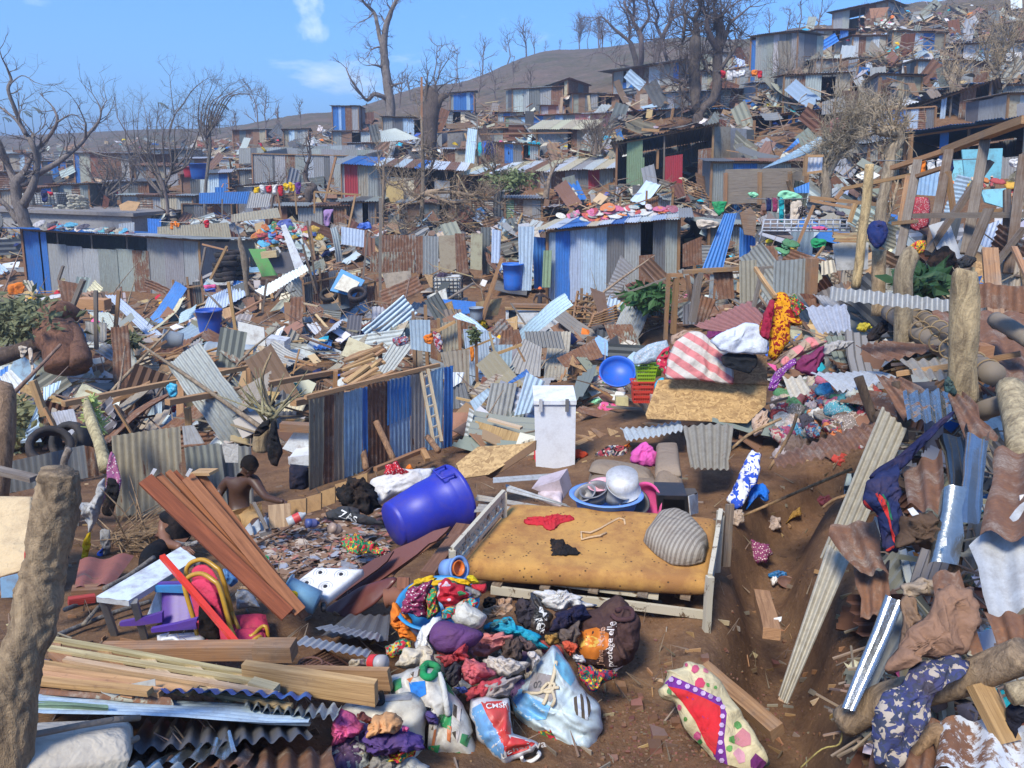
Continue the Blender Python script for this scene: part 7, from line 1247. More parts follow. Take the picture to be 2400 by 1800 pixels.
for v,s,c,Y,m_,b_,l in(('T','1410,440 1420,480 1130,760 960,960 860,1060 700,1130 560,1120 620,1040 860,900 1150,640',(.02,.025,.075),5.7,'cloth',.05,'navy cloth stretched diagonally across the right heap'),('J','1170,480 1270,450 1290,600 1270,730 1300,880 1270,1060 1180,1095 1140,900 1130,800 1020,740 1010,700 1040,560',(.022,.03,.09),4.55,'cloth',.09,'navy garment with red and green stripes hanging on the right heap'),('J','1290,850 1430,810 1520,780 1590,900 1600,1070 1480,1040 1280,1040',(.10,.065,.045),4.4,'cloth',.09,'muddy brown jacket lying right of the navy garment'),('J','1310,1400 1330,1350 1440,1260 1540,1330 1530,1400 1400,1420',(.36,.28,.20),4.1,'cloth',.06,'knotted cream rag on the right heap'),('N','1640,30 1780,100 1850,280 1860,340 1800,500 1790,640 1600,640 1380,640 1180,800 1080,750 1100,700 1220,560 1280,420 1460,300 1500,150',(.30,.17,.115),3.45,'cloth',.08,'muddy reddish-brown shirt spread over the right heap'),('N','1230,190 1330,180 1400,300 1380,360 1290,480 1210,600 1250,350',(.24,.15,.10),3.85,'cloth',.05,'narrow dirty sleeve hanging beside the reddish-brown shirt'),('N','1300,750 1440,690 1560,650 1700,640 1810,690 1650,740 1530,850 1450,1000 1380,1250 1200,1520 1000,1560 980,1200 1080,930 1230,870',(.05,.06,.15),3.22,'camo',.07,'navy and beige camouflage trousers hanging over the bent pole'),('N','1560,1180 1700,1180 1850,1400 1760,1520 1650,1380',(.12,.05,.045),3.3,'cloth',.05,'dark wine cloth strip under the bent pole'),('N','2080,1040 2150,980 2210,1080 2180,1200 2140,1300 2080,1180',(.02,.02,.03),3.2,'cloth',.04,'black strap hanging at the right edge'),('F','600,510 640,500 690,540 740,640 790,720 760,730 700,700 690,820 640,900 600,960 550,930 560,820 500,790 510,700 560,580',(.75,.32,.02),10.2,'orangeprint',.10,'orange and yellow African print cloth tied on a stick'),('F','560,570 600,560 580,700 560,820 500,800 520,660',(.30,.02,.05),10.1,'cloth',.05,'crimson striped cloth under the orange print cloth'),('F','690,540 720,520 760,580 800,610 740,680 700,620',(.03,.09,.03),10.4,'batik',.05,'dark green printed cloth behind the orange one'),('F','1215,50 1300,50 1325,70 1320,200 1250,235 1200,170 1195,110',(.02,.035,.13),12.2,'cloth',.12,'navy cloth draped on the thick pale post'),('F','180,820 250,770 330,740 400,710 500,720 560,820 550,910 460,915 280,905 200,860',(.62,.68,.80),11.0,'cloth',.07,'white sheet with blue dots drying behind the striped one'),('F','160,760 260,770 370,760 350,790 250,800 160,810',(.16,.03,.12),11.6,'cloth',.04,'purple cloth strip above the white dotted sheet'),('F','620,960 740,850 830,790 940,830 860,880 800,910 700,950 640,1000',(.42,.30,.22),9.6,'pinkstripe',.09,'cream and maroon striped blanket over the rail'),('F','720,960 850,890 920,850 900,960 850,1050 760,1040',(.20,.035,.10),9.3,'cloth',.09,'maroon part of the striped blanket'),('F','560,1100 600,1030 700,950 750,960 660,1040 590,1150 555,1160',(.20,.05,.25),9.2,'dots',.05,'violet printed cloth hanging at the end of the blanket'),('F','900,870 1000,820 1100,830 1080,870 960,900 910,940',(.38,.37,.36),9.8,'cloth',.05,'grey cloth right of the striped blanket'),('F','1190,790 1250,730 1330,650 1340,740 1280,810 1200,830',(.02,.02,.024),9.6,'cloth',.05,'black cloth below the pale post'),('F','1585,300 1650,240 1700,210 1760,260 1790,400 1720,440 1650,390 1580,400',(.008,.008,.01),11.5,'cloth',.15,'big black cloth hanging under the charred timber frame'),('F','1770,300 1830,270 1910,290 1870,350 1800,360',(.035,.04,.045),11,'cloth',.04,'dark t-shirt with a white collar beside the big black cloth'),('F','1690,1100 1720,1060 1760,1090 1755,1160 1700,1160',(.04,.09,.09),6.5,'cloth',.04,'teal cloth knotted round the split post'),('F','50,1500 110,1460 200,1450 240,1500 200,1580 130,1610 80,1590',(.62,.42,.02),9.3,'batik',.09,'yellow printed cloth bundled on the tan sheet'),('F','440,1380 470,1300 550,1280 560,1340 520,1420 470,1440',(.50,.35,.26),9.1,'cloth',.06,'pinkish scarf knotted round the stick'),('F','1130,720 1190,700 1220,740 1180,775 1130,760',(.50,.42,.05),10,'cloth',.04,'dull yellow rag at the foot of the bamboo post'),('F','1480,430 1600,380 1690,400 1700,460 1640,500 1500,520',(.02,.06,.02),10.5,'leaf',.15,'dark green banana leaves heaped behind the flashing')):
 blob(v,s,c,l,mat=m_,Y=Y,tilt=62,bulge=b_,folds=.035,ff=9,cat='foliage' if m_=='leaf' else 'garment',group='garments on the right-hand wreckage' if m_!='leaf' else None)
gm=[o for o in bpy.data.objects if o.get('label','').startswith('navy garment with red')][0]
for s,c in(('1015,715 1030,700 1130,820 1125,845',(.55,.04,.04)),('1110,655 1130,645 1190,700 1250,980 1275,1010 1260,1030 1240,1000 1190,760',(.5,.04,.04)),('1160,660 1170,655 1210,720 1240,850 1225,850 1195,740',(.02,.14,.08)),('1180,1075 1250,1035 1255,1055 1185,1092',(.55,.05,.04))):decal(gm,'J',s,c,'stripe')
stick('N','430,1530 600,1380 740,1340 770,1180 830,1020 980,985',.005,label='thin yellow cord trailing from the bamboo end',Ys=(3.9,3.9),name='cord',cat='cord',col=(.5,.42,.15))
for v,s,Y,l in(('J','1350,770 1390,755 1435,805 1385,820',4.3,'small white paper tag on the navy garment'),('T','2030,1290 2074,1280 2074,1400 2040,1370',4.4,'white plastic scrap at the right edge'),('J','1595,990 1640,980 1640,1040 1600,1045',4.2,'tiny white scrap on the shiny sheet')):bd(v,s,(.75,.75,.74),l,'paper','paper_scrap','cloth',Y,70,0,.004)
heap('F','600,1240 820,1150 1180,1170 1220,1350 1180,1500 900,1560 640,1600 580,1400','bkwrpnssceeokmuwsegt',150,size=.40,h=.34,group='long heap of clothes under the arching sheet',mats=('cloth','cloth','cloth','motley','dots'),zoff=None)
bd('F','-230,1330 420,1360 540,1240 545,1110 330,1090 0,1075 -160,1080 -240,1300',(.44,.28,.12),'large torn chipboard sheet leaning below the striped bed sheet','chipboard','chipboard_sheet','chipboard',11.0,48,0,.018);bd('F','310,1100 550,1110 545,930 480,915 320,1010',(.33,.19,.09),'brown back part of the chipboard under the black shirt','chipboard','chipboard_sheet','chipboard',11.4,60,0,.018)
blob('F','0,1080 320,1105 320,1010 300,900 220,860 160,790 100,760 30,770 -60,830 -100,960 -110,1070',(.62,.57,.52),'pink and white striped bed sheet spread over the rail',mat='pinkstripe',Y=11.2,tilt=66,bulge=.05,folds=.03,ff=6);blob('F','245,930 300,905 480,912 482,1000 420,1040 300,1000 255,985',(.018,.02,.025),'black shirt laid over the striped sheet',Y=10.95,tilt=60,bulge=.03,folds=.02)
blob('E','1880,990 1900,900 2000,840 2110,820 2140,900 2100,960 1940,980',(.33,.42,.50),'pale blue printed sheet left of the striped one',mat='dots',Y=12,tilt=60,bulge=.08,folds=.03);blob('E','2040,940 2080,880 2130,860 2110,1060 2050,1000',(.50,.03,.07),'red and pink cloth between the blue and striped sheets',mat='flowers',Y=11.6,tilt=66,bulge=.05);blob('E','2130,800 2212,760 2290,760 2200,840 2140,860',(.40,.27,.2),'tan and pink flowered cloth at the top of the striped sheet',Y=11.6,tilt=60,bulge=.08)
qb('F','60,730 440,570 560,700 300,780','w',(13.4,13.2,12.4,12.6),'faded red and white patterned sheet behind the drying clothes',mat='metal').color=(.36,.16,.14,.3)
def crate(label,v,x,y,w_,h_,Y,col):
 """openwork plastic basket"""
 x0,y0,k=V[v];a=P(x0+x*k,y0+y*k,Y);W_=w_*k*Y/F;H__=h_*k*Y/F;r=thing('plastic_basket',tuple(a),label,'basket','plastic baskets');gs=[]
 for i in range(4):
  z0=H__*i/4
  for sx in(-1,1):gs.append(box_geo(a+Ve((0,sx*W_*.32*(.8+.2*i/3),z0)),W_*(.82+.18*i/3),.01,H__*.12));gs.append(box_geo(a+Ve((sx*W_*.5*(.82+.18*i/3),0,z0)),.01,W_*.62*(.8+.2*i/3),H__*.12))
 for i in range(9):
  t=i/8-.5
  for sx in(-1,1):gs.append(bmg(a+Ve((t*W_*.82,sx*W_*.27,0)),a+Ve((t*W_,sx*W_*.33,H__)),W_*.035,.008));gs.append(bmg(a+Ve((sx*W_*.41,t*W_*.5,0)),a+Ve((sx*W_*.5,t*W_*.62,H__)),.008,W_*.035))
 g=join(gs);mesh('basket_mesh',g[0],g[1],'plastic',r,col=(*col,.8));g=join([box_geo(a+Ve((0,s*W_*.34,H__)),W_*1.06,.02,.025)for s in(-1,1)]+[box_geo(a+Ve((s*W_*.53,0,H__)),.02,W_*.7,.025)for s in(-1,1)]);mesh('basket_rim',g[0],g[1],'plastic',r,col=(*col,.8));return r
crate('red openwork plastic basket under the green one','E',1945,1220,140,140,12.2,(.60,.05,.03));crate('lime green openwork basket on top of the red one','E',1970,1085,130,100,12.2,(.30,.50,.02));crate('second lime green basket tipped behind the first','E',2030,1050,90,110,12.6,(.28,.48,.02))
tub('big blue round basin standing on edge behind the yellow cloth',P(*E(1790,1050),12.9),.30,.14,(.02,.12,.55),'basin',(-.1,-.7,.75),.85,rim=.02)
for s,c,m_,l in(('1520,1110 1550,1040 1640,1000 1690,1010 1600,1090','t','dots','teal printed cloth left of the blue basin'),('1590,1150 1620,1060 1740,1010 1850,1050 1870,1130 1820,1180 1760,1120',(.50,.44,.42),'flowers','white and red flowered cloth heaped before the blue basin'),('1670,1040 1720,1010 1820,1020 1840,1060 1740,1070','y','cloth','yellow cloth on the flowered cloth'),('1600,1200 1650,1080 1760,1070 1800,1130 1700,1140 1640,1220',(.60,.54,.52),'cloth','fringed white cloth before the flowered heap'),('1650,1260 1700,1215 1800,1250 1830,1290 1760,1305 1670,1300','p','flowers','bright pink cloth on the ground'),('1560,1240 1640,1200 1700,1210 1650,1250','l','cloth','green cloth left of the pink one'),('2030,1090 2090,1060 2100,1120 2080,1190 2030,1160','c','cloth','pale blue plastic bag right of the red basket'),('1960,990 2010,970 2040,1000 2020,1050 1900,1040 1890,990','w','cloth','white cloth over the lime basket'),('1525,1130 1600,1090 1610,1140 1560,1170','w','cloth','white cloth at the left end of the clothes pile'),('1080,1450 1100,1380 1180,1350 1220,1340 1210,1400 1150,1450','l','cloth','pale green cloth on the rubble left of the freezer'),('980,1440 1000,1380 1070,1370 1080,1420','y','cloth','yellow-brown cloth left of the pale green one'),('1250,1620 1240,1540 1290,1500 1335,1530 1330,1600','r','flowers','red and cream flowered cloth at the foot of the freezer'),('1365,1620 1370,1570 1440,1540 1560,1530 1610,1560 1580,1590 1460,1600',(.55,.07,.03),'cloth','orange-red cushion with a scalloped purple edge'),('1860,1590 1890,1540 1950,1475 2010,1510 2050,1560 2040,1640 1940,1640',(.72,.12,.42),'cloth','bright pink plastic bag on the sofa'),('1640,1560 1740,1500 1870,1520 1860,1590 1700,1600','k','motley','black and white garments on the sofa back'),('1800,1530 1870,1490 1880,1530','o','cloth','small orange cloth on the sofa back')):
 blob('E',s,c,l,mat=m_,Y=None if 'plastic bag on the sofa' not in l else 8.4,tilt=50,bulge=.09,folds=.03)
bd('E','1780,1190 1860,1190 1860,1250 1780,1245',(.6,.52,.25),'square yellowed plastic can by the red basket','can','plastic_can','plastic',12.0,85,0,.15);bd('E','2010,1180 2080,1190 2075,1260 2010,1240',(.55,.53,.48),'white jerrycan right of the red basket','can','plastic_can','plastic',11.9,85,0,.15)
for s in('1530,1280 1740,1490','1560,1290 1640,1440','1690,1270 1790,1480','1520,1430 1700,1500','1520,1340 1830,1330','1530,1410 1720,1420','1760,1340 2120,1380','1600,1380 1740,1400','1520,1500 1680,1440'):pk('E',s,None,None,Ru(.1,.2),.035,'nm'[random.randint(0,1)])
qb('E','1800,1400 2212,1340 2212,1420 1850,1470','w',(11.5,11.3,10.6,10.7),'whitish sheet lying right of the broken pallet wood',rust=.2)
# MIDDLE GROUND
lf=thing('sheet_fence',tuple(G(860,1130)),'fence of blue, grey and rust-streaked upright sheets with a top rail','fence')
FT=[(723,935,11.2),(1063,857,15)]
def fpt(t,b):
 x=723+(1063-723)*t;Y=10.2+2.4*max(0,t);yt=938-83*t;yb=1158-118*t;return P(x,yt if b==0 else yb+25,Y)
cs_=[('t',0,.10,.3),('r',.10,.17,.6),('t',.17,.24,.3),('c',.24,.37,.06),('b',.37,.405,.0),('t',.405,.56,.55),('c',.56,.70,.06),('g',.70,.80,.25),('c',.80,.93,.1),('b',.93,1.0,.0)]
for c,a,b,ru in cs_:
 vv,f,uv=corr([fpt(a,0)+zd*Ru(-.03,.02),fpt(b,0),fpt(b,1),fpt(a,1)],.085,crum=.02,tear=.02);mesh('fence_sheet',vv,f,'metal',lf,smooth=True,col=pcol(c,ru),uv=uv)
p_=Ve((-.02,-.04,0));vv,f,uv=corr([fpt(.555,0)+p_,fpt(.72,0)+p_,fpt(.72,0).lerp(fpt(.72,1),.42)+p_,fpt(.555,0).lerp(fpt(.555,1),.45)+p_],.085,crum=.01);mesh('fence_sheet',vv,f,'metal',lf,smooth=True,col=pcol('b',.0),uv=uv)
plk(fpt(-.02,0)+zd*.05,fpt(.9,0)+zd*.06,.06,.06,'n',parent=lf,name='top_rail')
ld=thing('ladder',tuple(fpt(.85,1)),'slim wooden ladder leaning against the blue end of the panel fence','ladder');l1,l2=(P(*E(515,1030),12.0),P(*E(600,1500),11.2)),(P(*E(560,1010),12.1),P(*E(650,1480),11.3))
for a,b in(l1,l2):plk(a,b,.05,.04,'g',parent=ld,name='ladder_rail',col=(.42,.35,.24,.3))
for i in range(7):t=.08+i*.14;plk(l1[0].lerp(l1[1],t),l2[0].lerp(l2[1],t),.03,.03,'g',parent=ld,name='rung',col=(.5,.45,.36,.3))
for s,l in(('225,1350 340,1600','round-headed wooden prop leaning on the fence'),('140,1520 160,1659','short prop with a flat head before the fence'),('560,1450 630,1540','prop with a cross bar under the ladder')):stick('E',s,.05,'m',l,Ys=(11.2,10.8),col=(.34,.2,.12))
pk('E','220,1659 540,1530',10.2,11.2,.07,.06,'m','long brown rail lying along the foot of the fence');pk('E','530,1540 560,1600',11,10.8,.08,.07,'n')
bd('E','710,1290 830,1290 910,1340 700,1459',(.36,.19,.12),'brown plywood sheet right of the panel fence',name='plywood_sheet',Y=None,tilt=55)
yr=thing('rail_frame',tuple(G(450,1030)),'two long parallel yellow beams on posts, left of the panel fence','timber frame')
for s,Y in(('410,1235 1640,990',(13.5,17.5)),('1085,1225 2212,1020',(12.8,17)),('1900,1230 2212,1160',(12.2,13.4)),('1170,1090 1170,1420',(14.6,14.2)),('1215,1260 1225,1400',(13.2,13.2)),('1610,1000 1612,1100',(17.3,17.3)),('2175,1020 2170,1150',(16.5,16.5))):pk('D',s,Y[0],Y[1],.13,.10,'n',parent=yr,name='beam')
pk('D','570,1340 600,1500',12,12,.14,.05,'m','short brown board standing by the leaning trunk',col=(.28,.11,.05,.3));pk('D','1820,1380 2020,1390',11,11,.16,.12,'m','brown beam behind the white open chest freezer')
def tyre_mesh():
 pl=[(.22,-.085),(.27,-.10),(.31,-.09),(.325,-.05),(.325,.05),(.31,.09),(.27,.10),(.22,.085),(.235,0),(.22,-.085)];g=lag(pl,None,20);me=bpy.data.meshes.new('tyre');me.from_pydata([tuple(x)for x in g[0]],[],g[1]);me.polygons.foreach_set('use_smooth',[True]*len(me.polygons));me.materials.append(M_['rubber']);return me
TM=tyre_mesh()
def tyre(p,z=(0,0,1),lab=None,s=1.):
 o=bpy.data.objects.new('tyre',TM);COL.objects.link(o);o.matrix_basis=frame(p,Ve(z)+Ve((Rg(0,.07),Rg(0,.07),0)))@Matrix.Scale(s,4);o.color=(*jit((.035,.032,.032),.2),.7);AUTO.append((o,'dark worn rubber tyre','tyre','old tyres stacked as a retaining wall',0))if not lab else tag(o,lab,'tyre','old tyres stacked as a retaining wall')
def tstack(v,x,y,n,Y,s=1.):
 x0,y0,k=V[v];p=P(x0+x*k,y0+y*k,Y)
 for i in range(n):tyre(p+Ve((Ru(-.07,.07),Ru(-.07,.07),.1+i*.205*s)),s=s)
for x,y,n,Y in((500,1130,4,27),(575,1140,5,27),(655,1130,5,27),(720,1120,4,27),(790,1130,4,26.5),(860,1120,4,26.5),(910,1150,3,26),(760,1250,3,22),(840,1260,3,22),(980,1270,4,21),(1060,1290,3,21),(1120,1330,4,19),(1060,1380,2,18),(1140,1400,3,18),(700,1180,3,23),(900,1240,3,22)):tstack('D',x,y,n,Y)
for x,y,n,Y in((290,1490,4,32),(370,1480,5,32),(450,1480,5,32.3),(330,1440,5,33.2),(410,1420,5,33.4)):tstack('Q',x,y,n,Y)
for v,x,y,Y,z,l in(('D',1390,1270,18,(0,-.5,.85),'muddy tyre lying tilted right of the yellow rail post'),('D',1305,1220,19.5,(0,-.2,1),'tyre lying just above the muddy tilted one'),('D',1240,780,27,(0,-.5,.8),'tyre beside the dark blue drum'),('D',450,1480,11.5,(-.2,-.9,.4),'upright tyre behind the dark sideways sheet'),('D',325,1510,11,(.4,-.5,.6),'thin worn tyre left of the upright one'),('D',530,1470,12,(-.5,-.5,.6),'tyre leaning beside the leaning trunk'),('D',690,1330,15,(.1,-.4,.8),'upper tyre of the tumbled pair above the fence'),('D',700,1400,14,(-.1,-.3,.9),'lower tyre of the tumbled pair above the fence'),('Q',1610,1620,25,(0,-.5,.8),'tyre below the blue-framed panel'),('D',2130,530,28,(0,-.6,.7),'tyre at the foot of the grey stacked wall')):
 x0,y0,k=V[v];tyre(P(x0+x*k,y0+y*k,Y),z,l)
def ibc(label,v,TLx,TLy,BRx,BRy,Y,stand=0,dirty=.3):
 x0,y0,k=V[v];a=P(x0+TLx*k,y0+BRy*k,Y);b=P(x0+BRx*k,y0+BRy*k,Y);t=P(x0+TLx*k,y0+TLy*k,Y);w_=(b-a).length;h=t.z-a.z;d=w_*.9;c=(a+b)/2+Ve((0,d/2,0));r=thing('caged_water_tank',tuple(c),label,'water tank')
 g=box_geo(c+zd*.04,w_*.96,d*.96,h*.9,bev=h*.08);mesh('tank',g[0],g[1],'plastic',r,col=(.72,.70,.62,dirty));g=lag([(w_*.12,0),(w_*.12,h*.06),(.001,h*.06)],Matrix.Translation(c+zd*h*.93),14);mesh('lid',g[0],g[1],'plastic',r,col=(.1,.1,.11,.8));gs=[]
 for i in range(7):
  z=h*(.04+i*.15)
  for s in(-1,1):gs+=[bmg(c+Ve((-w_/2,s*d/2,z)),c+Ve((w_/2,s*d/2,z)),.025,.025),bmg(c+Ve((s*w_/2,-d/2,z)),c+Ve((s*w_/2,d/2,z)),.025,.025)]
 for i in range(8):
  q=i/7-.5
  for s in(-1,1):gs+=[bmg(c+Ve((q*w_,s*d/2,0)),c+Ve((q*w_,s*d/2,h*.95)),.025,.025),bmg(c+Ve((s*w_/2,q*d,0)),c+Ve((s*w_/2,q*d,h*.95)),.025,.025)]
 g=join(gs);o=mesh('cage',g[0],g[1],'metal',r,col=(.09,.09,.09,.3));o['kind']='stuff' if False else 'thing'
 if stand:
  for sx in(-1,1):
   for sy in(-1,1):plk(c+Ve((sx*w_*.55,sy*d*.5,-.1)),c+Ve((sx*w_*.55,sy*d*.5,-stand)),.18,.18,'g',parent=r,name='stand_leg',mat='concrete',col=(.36,.33,.29,.4))
  g=box_geo(c-zd*.2,w_*1.35,d*1.2,.17);mesh('stand_top',g[0],g[1],'concrete',r,col=(.38,.35,.31,.4))
 return r
ibc('white caged water tank on a grey concrete stand in the middle of the rubble','E',597,405,778,565,28.5,1.9)
blob('E','610,410 640,385 680,390 690,410 650,425',(.08,.06,.1),'dark purple cloth lying on the caged tank',Y=28.6,tilt=50,bulge=.1,folds=.05)
ibc('white caged tank with dark trousers hung on it, on the concrete roof','P',335,620,565,755,52);ibc('white caged tank at the left behind the forked tree trunk','P',190,625,318,755,52.6)
hang('P','395,620 465,620 460,730 405,725','n',51.6,'dark trousers hanging on the white caged tank');hang('P','470,625 520,625 515,655 490,665','r',51.5,'small red cloth hanging beside the dark trousers')
for i,(x,y)in enumerate(((560,795),(620,790),(680,795),(730,800),(850,805),(600,770),(700,770),(770,780),(830,775),(690,745),(750,755),(820,750),(710,720),(780,725),(830,725),(700,695),(770,700),(820,695),(690,672),(740,668),(800,680))):
 blob('P',f'{x-45},{y} {x-35},{y-16} {x},{y-24} {x+38},{y-16} {x+48},{y} {x+30},{y+12} {x-30},{y+12}',(.44,.42,.35),None,'sandbag','sandbag',Y=50.5-.1*(i//5),tilt=70,bulge=.25,folds=.03,group='pile of grey sandbags on the concrete roof')
 o=AUTO.pop()[0];rw,q=(0,i)if i<5 else((1,i-5)if i<9 else(2+(i-9)//3,(i-9)%3));tag(o,f"{['leftmost', 'second', 'third', 'fourth', 'fifth'][q]} sandbag in the {['bottom', 'second', 'third', 'fourth', 'fifth', 'top'][rw]} row of the roof pile",'sandbag','pile of grey sandbags on the concrete roof')
cc=thing('cold_cabinet',tuple(G(1240,785)),'white cold cabinet lying under brown planks left of the broken pallets','cabinet')
for nm,s,Y,d_,c in(('cabinet_body','1135,645 1430,645 1428,780 1150,780',24.5,1.0,(.66,.69,.70)),('cabinet_side','1070,620 1135,645 1140,780 1072,760',24.6,.5,(.02,.035,.05))):prism(cc,nm,quad3('E',s,(Y,)*4),Ve((0,d_,0)),'plastic',(*c,.2))
prism(cc,'cabinet_frame',quad3('E','1066,615 1085,618 1085,765 1066,760',(24.5,)*4),Ve((0,.1,0)),'plastic',(.66,.69,.70,.3))
for s in('1060,615 1540,625','1120,600 1560,612','1100,590 1540,600'):pk('E',s,24.6,24.8,.35,.05,'nmn'[random.randint(0,2)])
